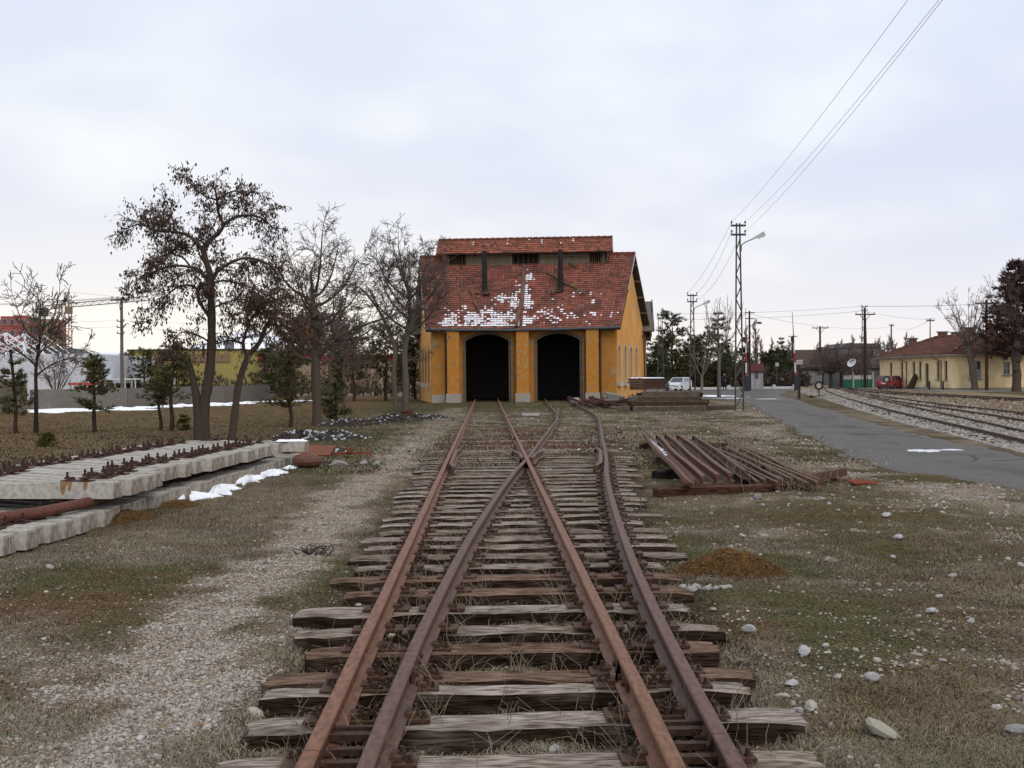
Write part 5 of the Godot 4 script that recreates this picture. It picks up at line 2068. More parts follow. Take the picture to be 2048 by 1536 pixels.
# ---------------------------------------------------------------- trees
func grow(mb: MB, tips: Array, p: Vector3, d: Vector3, l: float, r: float, lvl: int, rng: RandomNumberGenerator, o: Dictionary) -> void:
	var seg: int = 4 if l > 0.8 else 3
	var pts := [p]
	var rad := [r]
	var q := p
	var dir := d
	for i in seg:
		dir = (dir + Vector3(rng.randfn(0, o.wob), rng.randfn(0, o.wob) + o.up, rng.randfn(0, o.wob))).normalized()
		q += dir * l / seg
		pts.push_back(q)
		rad.push_back(maxf(lerpf(r, r * 0.35, float(i + 1) / seg), o.thin))
	mb.tube(pts, rad, 5 if r > 0.05 else 4 if r > 0.022 else 3, false)
	if lvl <= 0:
		tips.push_back([q, dir])
		return
	for i in int(o.kids):
		var f := rng.randf_range(0.25, 1.0)
		var k := mini(int(f * seg), seg - 1)
		var at: Vector3 = pts[k].lerp(pts[k + 1], f * seg - k)
		var axis := dir.cross(Vector3(rng.randfn(0, 1), rng.randfn(0, 1), rng.randfn(0, 1)))
		if axis.length() < 0.01:
			continue
		var nd := dir.rotated(axis.normalized(), rng.randf_range(o.a0, o.a1))
		grow(mb, tips, at, nd, l * rng.randf_range(0.42, 0.72), maxf(r * 0.48, o.thin), lvl - 1, rng, o)
	grow(mb, tips, q, dir, l * 0.6, maxf(r * 0.38, o.thin), lvl - 1, rng, o)


func limb(mb: MB, crown: MB, tips: Array, pts: Array, r0: float, r1: float, rng: RandomNumberGenerator, o: Dictionary, from_ := 0.3, every := 0.30, lvl := 2, reach := 1.2) -> void:
	# a hand-shaped bough that carries twigs from a point on
	var sm := []
	for i in pts.size() - 1:
		var a: Vector3 = pts[maxi(i - 1, 0)]
		var b: Vector3 = pts[i]
		var c: Vector3 = pts[i + 1]
		var d: Vector3 = pts[mini(i + 2, pts.size() - 1)]
		for k in 4:
			sm.push_back(b.cubic_interpolate(c, a, d, k / 4.0))
	sm.push_back(pts[-1])
	var rad := []
	for i in sm.size():
		rad.push_back(lerpf(r0, r1, float(i) / (sm.size() - 1)) * (1.0 + 0.07 * sin(i * 1.9)))
	mb.tube(sm, rad, 9 if r0 > 0.1 else 6, true)
	if lvl < 0:
		return
	var total := 0.0
	for i in sm.size() - 1:
		total += sm[i].distance_to(sm[i + 1])
	var run := 0.0
	var next := total * from_
	for i in sm.size() - 1:
		var step: float = sm[i].distance_to(sm[i + 1])
		while next < run + step:
			var at: Vector3 = sm[i].lerp(sm[i + 1], (next - run) / maxf(step, 0.001))
			var dir: Vector3 = (sm[i + 1] - sm[i]).normalized()
			var axis := dir.cross(Vector3(rng.randfn(0, 1), rng.randfn(0, 1), rng.randfn(0, 1))).normalized()
			var nd := dir.rotated(axis, rng.randf_range(o.a0, o.a1))
			var f := next / total
			grow(crown, tips, at, nd, reach * rng.randf_range(0.6, 1.1) * (1.15 - 0.5 * f), maxf(lerpf(r0, r1, f) * 0.42, o.thin), lvl, rng, o)
			next += every * rng.randf_range(0.6, 1.4)
		run += step
	grow(crown, tips, sm[-1], (sm[-1] - sm[-2]).normalized(), reach * 0.8, r1 * 0.9, lvl, rng, o)


func flat(pts: Array, sx: float, sz: float, depth := 0.0) -> Array:   # outline points (x, y) to 3D, leaning gradually in depth
	var o := []
	for i in pts.size():
		o.push_back(Vector3(pts[i][0] * sx, pts[i][1], depth * float(i) / maxf(pts.size() - 1, 1) + sz * sin(i * 1.7)))
	return o


func squash(p: Array) -> Array:   # lowers the top of a tall crown a little
	var o := []
	for q in p:
		o.push_back([q[0], q[1] if q[1] < 5.0 else 5.0 + (q[1] - 5.0) * 0.86])
	return o


func pods(mb: MB, tips: Array, rng: RandomNumberGenerator, share: float, many: int, tone: Color, size: float) -> void:
	for t in tips:
		if rng.randf() > share:
			continue
		for i in rng.randi_range(1, many):
			var p: Vector3 = t[0] + Vector3(rng.randfn(0, 0.09), rng.randfn(0, 0.06), rng.randfn(0, 0.09))
			var d := Vector3(rng.randfn(0, 0.35), -1.0, rng.randfn(0, 0.35)).normalized()
			var s := d.cross(Vector3(rng.randfn(0, 1), 0.1, rng.randfn(0, 1))).normalized()
			var l := size * rng.randf_range(0.6, 1.3)
			var w := l * rng.randf_range(0.16, 0.28)
			mb.col = tone * rng.randf_range(0.5, 1.3)
			mb.quad(p, p + d * l * 0.4 - s * w, p + d * l, p + d * l * 0.5 + s * w)


func bare_trees() -> void:
	var rng := rngs(88)
	# 1: the big locust still full of pods
	var o := {"wob": 0.22, "up": -0.035, "kids": 4, "a0": 0.45, "a1": 1.15, "thin": 0.0075}
	var t := thing("locust_tree", "tall locust tree with a forked base and a crown full of dark seed pods", "tree", Vector3(-7.85, 0, -30.0))
	var tr := MB.new()
	tr.col = Color(0.12, 0.098, 0.084)
	var cr := MB.new()
	cr.col = Color(0.115, 0.09, 0.078)
	var tips := []
	# metres right of the foot and above it, read off the tree's outline
	var stem := [[0.0, -0.1], [0.02, 1.0], [0.12, 1.55], [0.22, 2.3], [0.26, 3.1], [0.25, 4.2], [0.22, 4.7], [0.08, 5.25], [0.14, 5.6]]
	limb(tr, cr, tips, flat(squash(stem), 1.0, 0.0, 0.1), 0.16, 0.07, rng, o, 0.9, 9.0, -1)
	tr.tube([Vector3(-0.12, -0.1, 0.05), Vector3(-0.13, 0.7, 0.04), Vector3(-0.2, 1.35, 0.02), Vector3(-0.32, 1.9, 0.0), Vector3(-0.36, 2.2, 0.0)], [0.17, 0.14, 0.11, 0.09, 0.06], 9)
	for q in [[[[0.14, 5.6], [0.52, 5.95], [0.62, 6.2], [0.50, 6.55], [0.47, 7.0], [0.44, 7.35]], 0.11, 0.03, 0.1], [[[0.62, 6.2], [1.05, 6.5], [1.6, 6.5], [2.0, 6.1]], 0.08, 0.02, -0.6], [[[0.47, 7.0], [0.15, 7.1], [-0.15, 7.4]], 0.05, 0.02, 0.5], [[[0.47, 7.0], [0.85, 7.3], [1.2, 7.3]], 0.05, 0.02, -0.4],
			[[[0.08, 5.3], [-0.12, 5.6], [-0.4, 5.85], [-0.85, 5.95], [-1.25, 5.95], [-1.75, 6.15], [-2.1, 6.05]], 0.10, 0.02, 0.5], [[[-0.85, 5.95], [-0.92, 6.35], [-1.15, 6.6], [-1.5, 6.6]], 0.05, 0.015, -0.5],
			[[[0.1, 4.95], [-0.1, 5.2], [-0.28, 5.6], [-0.3, 5.9]], 0.05, 0.02, -0.7], [[[0.2, 4.45], [-0.05, 4.75], [-0.35, 4.85], [-0.85, 4.85], [-1.4, 4.65], [-1.85, 4.4]], 0.09, 0.02, 0.7], [[[-0.35, 4.85], [-0.7, 5.2], [-1.3, 5.35], [-1.75, 5.1]], 0.05, 0.015, -0.8],
			[[[0.26, 4.4], [0.42, 4.75], [0.95, 5.1], [1.4, 5.15], [1.85, 4.95], [2.1, 4.6]], 0.10, 0.02, -0.6], [[[0.3, 4.4], [0.75, 4.45], [1.5, 4.25], [2.2, 3.95]], 0.06, 0.02, 0.9], [[[0.28, 3.7], [0.55, 3.8], [1.2, 3.95], [1.7, 3.7]], 0.05, 0.02, 0.4],
			[[[0.22, 3.45], [-0.06, 3.9], [-0.1, 4.25], [0.05, 4.35]], 0.08, 0.06, 0.1], [[[-0.08, 4.2], [-0.4, 4.35], [-0.9, 4.15], [-1.4, 3.55]], 0.06, 0.015, 0.5], [[[0.26, 2.75], [-0.05, 2.95], [-0.5, 3.05], [-0.85, 2.75]], 0.05, 0.015, 0.6]]:
		limb(tr, cr, tips, flat(squash(q[0]), 0.88 if q[0][-1][0] < 0 else 0.96, 0.05, q[3]), q[1] * 0.62, q[2] * 0.7, rng, o, 0.12, 0.13, 2, 0.55)
	part("trunk", tr, mats.bark, t)
	part("crown", cr, mats.twig, t)
	var pm := MB.new()
	pods(pm, tips, rng, 0.8, 3, Color(0.085, 0.052, 0.042), 0.105)
	part("seed_pods", pm, mats.needle, t, "stuff")
	# 2: leaning neighbour with rusty leaves
	t = thing("locust_tree", "leaning locust tree with rust-brown leaves tucked under the tall one's crown", "tree", Vector3(-7.3, 0, -30.8))
	tr = MB.new()
	tr.col = Color(0.15, 0.125, 0.105)
	cr = MB.new()
	cr.col = Color(0.115, 0.09, 0.078)
	tips = []
	limb(tr, cr, tips, flat([[0.0, -0.1], [0.12, 0.75], [0.24, 1.6], [0.5, 2.35], [0.85, 2.8], [1.05, 3.3]], 1.0, 0.0), 0.12, 0.055, rng, o, 0.9, 9.0, -1)
	for q in [[[[0.5, 2.35], [0.4, 2.75], [0.55, 3.3], [0.48, 3.8]], 0.06, 0.02, 0.2], [[[0.85, 2.8], [1.0, 3.2], [0.95, 3.8]], 0.05, 0.02, -0.2], [[[1.05, 3.3], [1.4, 3.6], [1.9, 3.55]], 0.05, 0.015, 0.4], [[[0.4, 2.75], [0.05, 2.85], [-0.3, 2.75]], 0.04, 0.015, 0.3], [[[0.5, 3.3], [1.0, 3.9], [1.4, 4.1]], 0.04, 0.015, -0.5], [[[1.05, 3.3], [1.7, 3.2], [2.2, 2.9]], 0.04, 0.015, -0.3]]:
		limb(tr, cr, tips, flat(q[0], 1.0, 0.05, q[3]), q[1], q[2], rng, o, 0.15, 0.16, 2, 0.6)
	part("trunk", tr, mats.bark, t)
	part("crown", cr, mats.twig, t)
	pm = MB.new()
	pods(pm, tips, rng, 0.6, 3, Color(0.14, 0.075, 0.047), 0.12)
	part("dead_leaves", pm, mats.needle, t, "stuff")
	# 3: bare pollarded tree left of the shed
	o = {"wob": 0.22, "up": 0.015, "kids": 4, "a0": 0.4, "a1": 1.1, "thin": 0.0085}
	t = thing("bare_tree", "bare tree with a straight thick trunk midway between the locusts and the shed", "tree", Vector3(-6.35, 0, -40.2))
	tr = MB.new()
	tr.col = Color(0.165, 0.14, 0.12)
	cr = MB.new()
	cr.col = Color(0.135, 0.108, 0.095)
	tips = []
	limb(tr, cr, tips, flat([[0, -0.1], [0.02, 1.2], [0.0, 2.6], [-0.04, 3.9], [-0.08, 4.4], [-0.1, 5.0], [-0.15, 5.6]], 1.0, 0.0), 0.185, 0.05, rng, o, 0.5, 0.26, 2, 1.0)
	for i in 12:
		var a := i * 2.4
		var h := 2.9 + 0.19 * i
		var out := 2.15 - 0.05 * i
		var rise := 0.7 + 0.12 * i
		var d := Vector3(cos(a), 0, sin(a) * 0.8)
		limb(tr, cr, tips, [Vector3(0, h, 0), Vector3(0, h + 0.2, 0) + d * out * 0.3, Vector3(0, h + rise * 0.45, 0) + d * out * 0.7, Vector3(0, h + rise, 0) + d * out], 0.065, 0.016, rng, o, 0.2, 0.24, 2, 0.95)
	limb(tr, cr, tips, [Vector3(0, 2.5, 0), Vector3(0.8, 3.2, 0.2), Vector3(1.8, 3.7, 0.1), Vector3(2.9, 4.05, -0.2)], 0.09, 0.03, rng, o, 0.2, 0.35, 2, 1.0)
	limb(tr, cr, tips, [Vector3(0, 2.4, 0), Vector3(-0.8, 2.6, -0.2), Vector3(-1.9, 3.1, -0.3)], 0.07, 0.02, rng, o, 0.2, 0.35, 2, 0.9)
	for i in 7:
		tr.blob(Vector3(rng.randf_range(-0.2, 0.2), 3.3 + i * 0.13, rng.randf_range(-0.15, 0.2)), Vector3(0.4, 0.35, 0.4), rng, 0.2)
	part("trunk", tr, mats.bark, t)
	part("crown", cr, mats.twig, t)
	# 4: clump by the shed's corner
	t = thing("bare_tree", "bare tree with two twisted trunks crowding the shed's left corner", "tree", Vector3(-4.2, 0, -55.4))
	tr = MB.new()
	tr.col = Color(0.20, 0.175, 0.155)
	cr = MB.new()
	cr.col = Color(0.125, 0.10, 0.09)
	o.thin = 0.011
	tips = []
	limb(tr, cr, tips, flat([[0, -0.1], [0.05, 1.5], [0.0, 3.0], [0.25, 4.4], [0.3, 5.4], [0.2, 6.6]], 1.0, 0.1), 0.20, 0.06, rng, o, 0.65, 0.34, 2, 1.1)
	limb(tr, cr, tips, flat([[-0.45, 0.0], [-0.55, 1.8], [-0.5, 3.2], [-0.85, 4.2], [-1.3, 5.2], [-1.9, 6.0]], 1.0, 0.1), 0.15, 0.05, rng, o, 0.6, 0.34, 2, 1.1)
	for i in 13:
		var a := i * 2.4 + 0.5
		var h := 4.0 + 0.2 * i
		var d := Vector3(cos(a), 0, sin(a))
		var out := 2.1 - 0.05 * i
		limb(tr, cr, tips, [Vector3(0.2, h, 0), Vector3(0.2, h + 0.4, 0) + d * out * 0.35, Vector3(0.2, h + 1.2, 0) + d * out * 0.75, Vector3(0.15, h + 2.2, 0) + d * out], 0.07, 0.02, rng, o, 0.2, 0.28, 2, 1.1)
	part("trunk", tr, mats.bark, t)
	part("crown", cr, mats.twig, t)
	# slim trees between them
	for q in [[-6.5, -44.7, 5.0, 0.10, "slim pale-barked bare tree just right of the thick straight trunk"], [-6.9, -52.0, 4.4, 0.12, "slim bare tree close behind the thick straight trunk"], [-4.9, -64.5, 5.6, 0.16, "bare tree behind the twisted pair at the shed's corner"], [-15.2, -36.6, 4.3, 0.085, "slender bare tree at the far left in front of the crane"]]:
		t = thing("bare_tree", q[4], "tree", Vector3(q[0], 0, q[1]))
		tr = MB.new()
		tr.col = Color(0.18, 0.155, 0.135) if q[0] > -8 else Color(0.085, 0.065, 0.055)
		cr = MB.new()
		cr.col = Color(0.13, 0.10, 0.09)
		tips = []
		var h: float = q[2]
		limb(tr, cr, tips, flat([[0, -0.1], [0.04, h * 0.25], [0.02, h * 0.5], [0.14, h * 0.7], [0.2, h]], 1.0, 0.05), q[3], 0.02, rng, o, 0.5, 0.28, 2, 1.1)
		for i in 6:
			var a := i * 2.4
			var y := h * (0.45 + 0.07 * i)
			var d := Vector3(cos(a), 0, sin(a))
			limb(tr, cr, tips, [Vector3(0.05, y, 0), Vector3(0.1, y + 0.35, 0) + d * 0.45, Vector3(0.1, y + 0.6 + 0.14 * i, 0) + d * (1.15 - 0.09 * i)], q[3] * 0.4, 0.013, rng, o, 0.25, 0.30, 2, 0.8)
		part("trunk", tr, mats.bark, t)
		part("crown", cr, mats.twig, t)
	# right of the shed
	o = {"wob": 0.08, "up": 0.10, "kids": 2, "a0": 0.3, "a1": 0.7, "thin": 0.014}
	t = thing("bare_tree", "tall pruned bare tree with a pale pole-like trunk beside the walking person", "tree", Vector3(17.3, 0, -79.6))
	tr = MB.new()
	tr.col = Color(0.26, 0.24, 0.22)
	cr = MB.new()
	cr.col = Color(0.20, 0.175, 0.16)
	tips = []
	tr.tube([Vector3(0, -0.1, 0), Vector3(0.0, 2.0, 0), Vector3(0.05, 4.0, 0)], [0.17, 0.13, 0.11], 9)
	for i in 9:
		var a := i * 2.4
		var d := Vector3(cos(a), 0, sin(a)) * (0.5 + 0.11 * i)
		limb(tr, cr, tips, [Vector3(0.05, 3.0 + 0.12 * i, 0), Vector3(0.05, 3.7 + 0.1 * i, 0) + d * 0.7, Vector3(0.05, 5.6 + 0.15 * (i % 4), 0) + d], 0.06, 0.02, rng, o, 0.4, 0.6, 1, 1.2)
	part("trunk", tr, mats.bark, t)
	part("crown", cr, mats.twig, t)
	t = thing("bare_tree", "small bare sapling on the snow patch right of the white car", "tree", Vector3(17.2, 0, -85.5))
	tr = MB.new()
	tr.col = Color(0.26, 0.24, 0.22)
	cr = MB.new()
	cr.col = Color(0.22, 0.19, 0.17)
	tips = []
	tr.tube([Vector3(0, -0.1, 0), Vector3(0.0, 1.6, 0)], [0.13, 0.11], 8)
	for i in 5:
		var a := i * 2.4 + 0.4
		var d := Vector3(cos(a), 0, sin(a)) * 0.9
		limb(tr, cr, tips, [Vector3(0, 1.5, 0), Vector3(0, 2.3, 0) + d * 0.5, Vector3(0, 3.3, 0) + d], 0.055, 0.02, rng, o, 0.3, 0.5, 1, 0.9)
	part("trunk", tr, mats.bark, t)
	part("crown", cr, mats.twig, t)
	# in front of the station house
	o = {"wob": 0.16, "up": 0.04, "kids": 3, "a0": 0.35, "a1": 0.95, "thin": 0.011}
	t = thing("bare_tree", "bare tree with a leaning grey trunk in front of the station house's corner", "tree", Vector3(42.6, 0, -93.2))
	tr = MB.new()
	tr.col = Color(0.20, 0.175, 0.155)
	cr = MB.new()
	cr.col = Color(0.17, 0.14, 0.125)
	tips = []
	limb(tr, cr, tips, [Vector3(0.2, -0.1, 0), Vector3(0.05, 1.6, 0), Vector3(-0.25, 3.2, 0), Vector3(-0.35, 4.0, 0)], 0.32, 0.22, rng, o, 0.9, 9, -1)
	for i in 12:
		var a := i * 2.4
		var d := Vector3(cos(a), 0, sin(a)) * (2.6 - 0.12 * i)
		limb(tr, cr, tips, [Vector3(-0.35, 3.7, 0), Vector3(-0.35, 4.8, 0) + d * 0.35, Vector3(-0.35, 5.6 + 0.12 * i, 0) + d * 0.75, Vector3(-0.35, 6.2 + 0.16 * i, 0) + d], 0.055, 0.018, rng, o, 0.25, 0.8, 2, 1.1)
	part("trunk", tr, mats.bark, t)
	part("crown", cr, mats.twig, t)
	t = thing("bare_tree", "gnarled tree trunk at the right edge in front of the conifer", "tree", Vector3(45.6, 0, -91.5))
	tr = MB.new()
	tr.col = Color(0.17, 0.14, 0.12)
	cr = MB.new()
	cr.col = Color(0.16, 0.12, 0.105)
	tips = []
	limb(tr, cr, tips, [Vector3(0, -0.1, 0), Vector3(0.05, 1.5, 0), Vector3(-0.05, 3.0, 0), Vector3(0.05, 4.4, 0)], 0.40, 0.30, rng, o, 0.9, 9, -1)
	for i in 9:
		var a := i * 2.4 + 1.9
		var d := Vector3(cos(a), 0, sin(a)) * 2.0
		limb(tr, cr, tips, [Vector3(0.05, 4.2, 0), Vector3(0, 5.4, 0) + d * 0.45, Vector3(0, 7.0 + 0.2 * i, 0) + d], 0.08, 0.028, rng, o, 0.25, 0.5, 2, 1.4)
	for i in 6:
		tr.blob(Vector3(rng.randf_range(-0.35, 0.35), 1.9 + i * 0.4, rng.randf_range(0.1, 0.35)), Vector3(0.45, 0.5, 0.4), rng, 0.25)
	part("trunk", tr, mats.bark, t)
	part("crown", cr, mats.twig, t)
	# small bush-like tree against the white warehouse wall
	t = thing("bare_bush", "spreading bare bush against the white warehouse wall", "bush", Vector3(-32.5, 0, -82.0))
	tr = MB.new()
	tr.col = Color(0.20, 0.18, 0.17)
	cr = MB.new()
	cr.col = Color(0.20, 0.17, 0.165)
	tips = []
	for i in 8:
		var a := i * 2.4
		var d := Vector3(cos(a), 0, sin(a)) * (1.1 + 0.1 * i)
		limb(tr, cr, tips, [Vector3(0, 0, 0), Vector3(0, 1.4, 0) + d * 0.35, Vector3(0, 2.6 + 0.1 * i, 0) + d], 0.06, 0.02, rng, o, 0.35, 0.35, 2, 0.8)
	part("stems", tr, mats.bark, t)
	part("crown", cr, mats.twig, t)
	# poplars and round bushes beyond the station: one of a kind, then copies
	o = {"wob": 0.07, "up": 0.13, "kids": 3, "a0": 0.2, "a1": 0.5, "thin": 0.03}
	var pop := thing("poplar", "bare upright poplar beyond the crossing hut", "tree", Vector3(50.3, 0, -200))
	tr = MB.new()
	tr.col = Color(0.20, 0.17, 0.16)
	cr = MB.new()
	cr.col = Color(0.23, 0.185, 0.175)
	tips = []
	limb(tr, cr, tips, [Vector3(0, -0.1, 0), Vector3(0.1, 4.0, 0), Vector3(0, 9.6, 0)], 0.22, 0.05, rng, o, 0.12, 0.26, 2, 1.7)
	part("trunk", tr, mats.bark, pop)
	part("crown", cr, mats.twig, pop)
	var names := ["second", "third", "fourth", "fifth", "sixth", "seventh", "eighth", "ninth", "tenth", "eleventh"]
	var spots := [[48.9, -201, 0.9], [52.5, -204, 0.7], [57.5, -215, 0.75], [60.0, -212, 0.7], [63.0, -220, 0.75], [66.5, -214, 0.66], [70.0, -210, 0.7], [73.5, -214, 0.78], [77.5, -205, 0.75], [82.0, -208, 0.8]]
	for i in spots.size():
		copy(pop, Vector3(spots[i][0], 0, spots[i][1]), i * 1.3, "bare upright poplar, %s from the left in the far row behind the barn" % names[i], spots[i][2], "poplars beyond the barn")
	pop.set_meta("group", "poplars beyond the barn")
	o = {"wob": 0.14, "up": 0.03, "kids": 3, "a0": 0.35, "a1": 0.95, "thin": 0.022}
	var bush := thing("round_bare_tree", "round twiggy bare tree with a dark trunk in front of the grey house", "tree", Vector3(40.4, 0, -121.5))
	tr = MB.new()
	tr.col = Color(0.12, 0.10, 0.09)
	cr = MB.new()
	cr.col = Color(0.15, 0.118, 0.108)
	tips = []
	tr.tube([Vector3(0, -0.1, 0), Vector3(0.05, 1.2, 0), Vector3(0, 1.9, 0)], [0.26, 0.2, 0.18], 8)
	for i in 16:
		var a := i * 2.4
		var d := Vector3(cos(a), 0, sin(a)) * (2.3 - 0.08 * i)
		limb(tr, cr, tips, [Vector3(0, 1.7, 0), Vector3(0, 2.2, 0) + d * 0.5, Vector3(0, 2.5 + 0.1 * i, 0) + d], 0.07, 0.03, rng, o, 0.2, 0.35, 2, 0.9)
	part("trunk", tr, mats.bark, bush)
	part("crown", cr, mats.twig, bush)
	var lb := ["round twiggy bare tree left of the satellite dish", "round twiggy bare tree behind the green and white garden wall", "round bare tree between the far lattice mast and the station house roof", "small round bare tree just left of the station house gable", "round bare tree right of the far slim concrete pole", "round bare tree beside the brown barn", "round bare tree at the barn's right-hand end"]
	spots = [[38.2, -118.5, 0.95], [43.0, -124, 0.85], [50.0, -140, 1.25], [46.8, -128, 0.8], [58.5, -150, 1.3], [50.5, -160, 1.0], [56.0, -158, 1.1]]
	for i in spots.size():
		copy(bush, Vector3(spots[i][0], 0, spots[i][1]), i * 1.1, lb[i], spots[i][2])


# ---------------------------------------------------------------- evergreens
func tuft_at(mb: MB, p: Vector3, d: Vector3, l: float, n: int, w: float, rng: RandomNumberGenerator) -> void:
	for i in n:
		var q := (d + Vector3(rng.randfn(0, 0.55), rng.randfn(0, 0.45), rng.randfn(0, 0.55))).normalized()
		var s := q.cross(Vector3(rng.randfn(0, 1), rng.randfn(0, 1), rng.randfn(0, 1))).normalized() * w
		var k := l * rng.randf_range(0.6, 1.2)
		mb.tri(p - s, p + s, p + q * k)


func pine(t: Node3D, h: float, bare: float, wide: float, rng: RandomNumberGenerator, tone: Color, tuft_l: float, whorls: int, lean := 0.0, cone := 0.6) -> void:
	var tr := MB.new()
	tr.col = Color(0.105, 0.078, 0.062)
	var fo := MB.new()
	var pts := []
	var rad := []
	for i in 7:
		var f := i / 6.0
		pts.push_back(Vector3(lean * f * f * h + 0.03 * h * sin(i * 1.9) * 0.4, f * h * 0.97 - 0.1, 0.02 * h * cos(i * 2.3) * 0.4))
		rad.push_back(lerpf(0.018 * h + 0.03, 0.012, f))
	tr.tube(pts, rad, 7)
	for i in whorls:
		var f := bare + (1.0 - bare) * (i + rng.randf() * 0.5) / whorls
		var k := f * 6.0
		var ki := mini(int(k), 5)
		var base: Vector3 = pts[ki].lerp(pts[ki + 1], k - ki)
		var g := (f - bare) / (1.0 - bare)
		var reach := wide * (pow(1.0 - g, cone) * 0.9 + 0.12) * (0.75 if g < 0.12 else 1.0)
		for j in rng.randi_range(4, 6):
			var a := rng.randf() * TAU
			var r := reach * rng.randf_range(0.5, 1.1)
			var d := Vector3(cos(a), rng.randf_range(-0.15, 0.35), sin(a)).normalized()
			var tip := base + d * r + Vector3(0, 0.12 * r, 0)
			tr.tube([base, base.lerp(tip, 0.5) - Vector3(0, 0.05 * r, 0), tip], [0.012 + 0.012 * r, 0.012, 0.008], 3, false)
			var n := int(3 + r / tuft_l * 2.2)
			for m in n:
				var q := base.lerp(tip, rng.randf_range(0.3, 1.02)) + Vector3(rng.randfn(0, 0.13), rng.randfn(0, 0.09), rng.randfn(0, 0.13)) * r
				fo.col = tone * rng.randf_range(0.55, 1.35)
				if rng.randf() < 0.1:
					fo.col = Color(tone.r * 1.9, tone.g * 1.35, tone.b * 0.9)
				tuft_at(fo, q, (d + Vector3(0, 0.5, 0)).normalized(), tuft_l, 7, tuft_l * 0.11, rng)
	part("trunk", tr, mats.bark, t)
	part("crown", fo, mats.needle, t, "stuff")


func conifers() -> void:
	var rng := rngs(95)
	var green := Color(0.098, 0.102, 0.050)
	# thin young pines in the field on the left
	for q in [[-13.1, -36.2, 2.75, 0.30, 0.72, 0.0, "thin young pine in front of the low boundary wall, beside the tall concrete pole"], [-11.3, -37.5, 2.3, 0.42, 0.55, -0.08, "small leaning young pine, the leftmost of the close pair before the yellow building"], [-10.7, -36.7, 3.2, 0.38, 0.85, 0.04, "young pine with a bare crooked stem left of the big locust"], [-15.6, -36.0, 2.6, 0.30, 0.7, 0.05, "dark young pine around the slender bare tree at the far left"], [-7.0, -38.5, 2.9, 0.25, 0.85, 0.0, "bushy young pine standing right behind the big locust's trunk"], [-6.0, -43.0, 1.7, 0.1, 0.75, 0.0, "low bushy pine between the locusts and the straight bare tree"]]:
		var t := thing("young_pine", q[6], "pine", Vector3(q[0], 0, q[1]), rng.randf() * TAU, "young pines in the field")
		pine(t, q[2], q[3], q[4], rng, green * rng.randf_range(0.85, 1.15), 0.17, 8, q[5], 0.4)
	for q in [[-10.25, -36.6, 0.65, "knee-high yellowish pine seedling left of the big locust"], [-11.7, -28.9, 0.45, "tiny pine seedling behind the concrete sleeper stack"]]:
		var t := thing("pine_seedling", q[3], "seedling", Vector3(q[0], 0, q[1]))
		pine(t, q[2], 0.05, 0.28, rng, Color(0.10, 0.10, 0.035), 0.13, 6, 0.0, 0.5)
	# belt of pines behind the bare trees
	var lb := ["dark pine behind the pink building, left of the yellow one", "dark bushy pine in front of the yellow building", "pine in front of the crimson fascia", "broad olive pine behind the straight bare tree", "dark pine with a leaning stem left of the shed", "dark pine with twin stems left of the shed", "dense pine just behind the twisted trees", "dense dark pine farthest back beside the shed's left wall", "pine behind the boundary wall's far end", "greyish pine with a rounded top behind the straight bare tree", "pine right of the white warehouse", "lone low pine peeping over the warehouse's right-hand end", "deep green pine left of the pale lane kerbs"]
	var sp := [[-31.6, -100, 4.8, 0.15, 1.7], [-27.5, -96, 4.4, 0.1, 2.3], [-17.6, -92, 3.9, 0.2, 1.9], [-13.5, -84, 7.0, 0.45, 2.4], [-9.6, -78, 5.6, 0.3, 2.0], [-7.4, -79, 5.8, 0.3, 2.1], [-5.6, -84, 6.0, 0.22, 2.3], [-6.3, -92, 5.6, 0.2, 2.2], [-20.0, -99, 5.0, 0.25, 1.8], [-14.4, -80, 6.6, 0.4, 1.9], [-30.5, -84, 3.9, 0.05, 1.3], [-37.0, -112, 4.9, 0.2, 1.6], [-11.4, -86, 5.4, 0.25, 2.2]]
	for i in sp.size():
		var q: Array = sp[i]
		var t := thing("pine_tree", lb[i], "pine", Vector3(q[0], 0, q[1]), rng.randf() * TAU, "pines behind the bare trees")
		pine(t, q[2], q[3], q[4], rng, (Color(0.110, 0.098, 0.058) if i % 2 else green) * rng.randf_range(0.8, 1.1), 0.34, 11, rng.randf_range(-0.05, 0.05), 0.35)
	# pines to the right of the shed
	lb = ["tall open-crowned pine right of the shed roof", "full dark conical pine behind the tall pruned tree", "lower pine at the shed's right rear corner", "broad pine behind the white car", "golden-tinged pine behind the second lattice pole", "dense pine behind the walking person", "dark pine behind the crossing hut", "pine left of the crossing hut", "low pine in front of the brown barn, left", "low pine in front of the brown barn, middle", "spindly pine top among the far poplars"]
	sp = [[21.9, -126, 9.6, 0.25, 2.6, 0.35], [27.3, -126, 9.5, 0.12, 3.1, 0.75], [18.6, -118, 5.5, 0.1, 2.2, 0.4], [20.6, -122, 6.4, 0.12, 2.7, 0.4], [24.4, -124, 6.0, 0.1, 2.6, 0.4], [25.6, -128, 6.6, 0.1, 2.8, 0.4], [31.8, -134, 5.2, 0.1, 2.6, 0.45], [29.2, -132, 5.6, 0.1, 2.4, 0.5], [37.5, -142, 5.0, 0.1, 2.6, 0.5], [41.5, -150, 5.2, 0.1, 2.8, 0.5], [48.6, -176, 8.0, 0.2, 2.2, 0.7]]
	for i in sp.size():
		var q: Array = sp[i]
		var t := thing("pine_tree", lb[i], "pine", Vector3(q[0], 0, q[1]), rng.randf() * TAU, "pines right of the shed")
		pine(t, q[2], q[3], q[4], rng, (Color(0.080, 0.076, 0.034) if i in [3, 4] else Color(0.066, 0.078, 0.046)) * rng.randf_range(0.85, 1.15), 0.42, 14, 0.0, q[5])
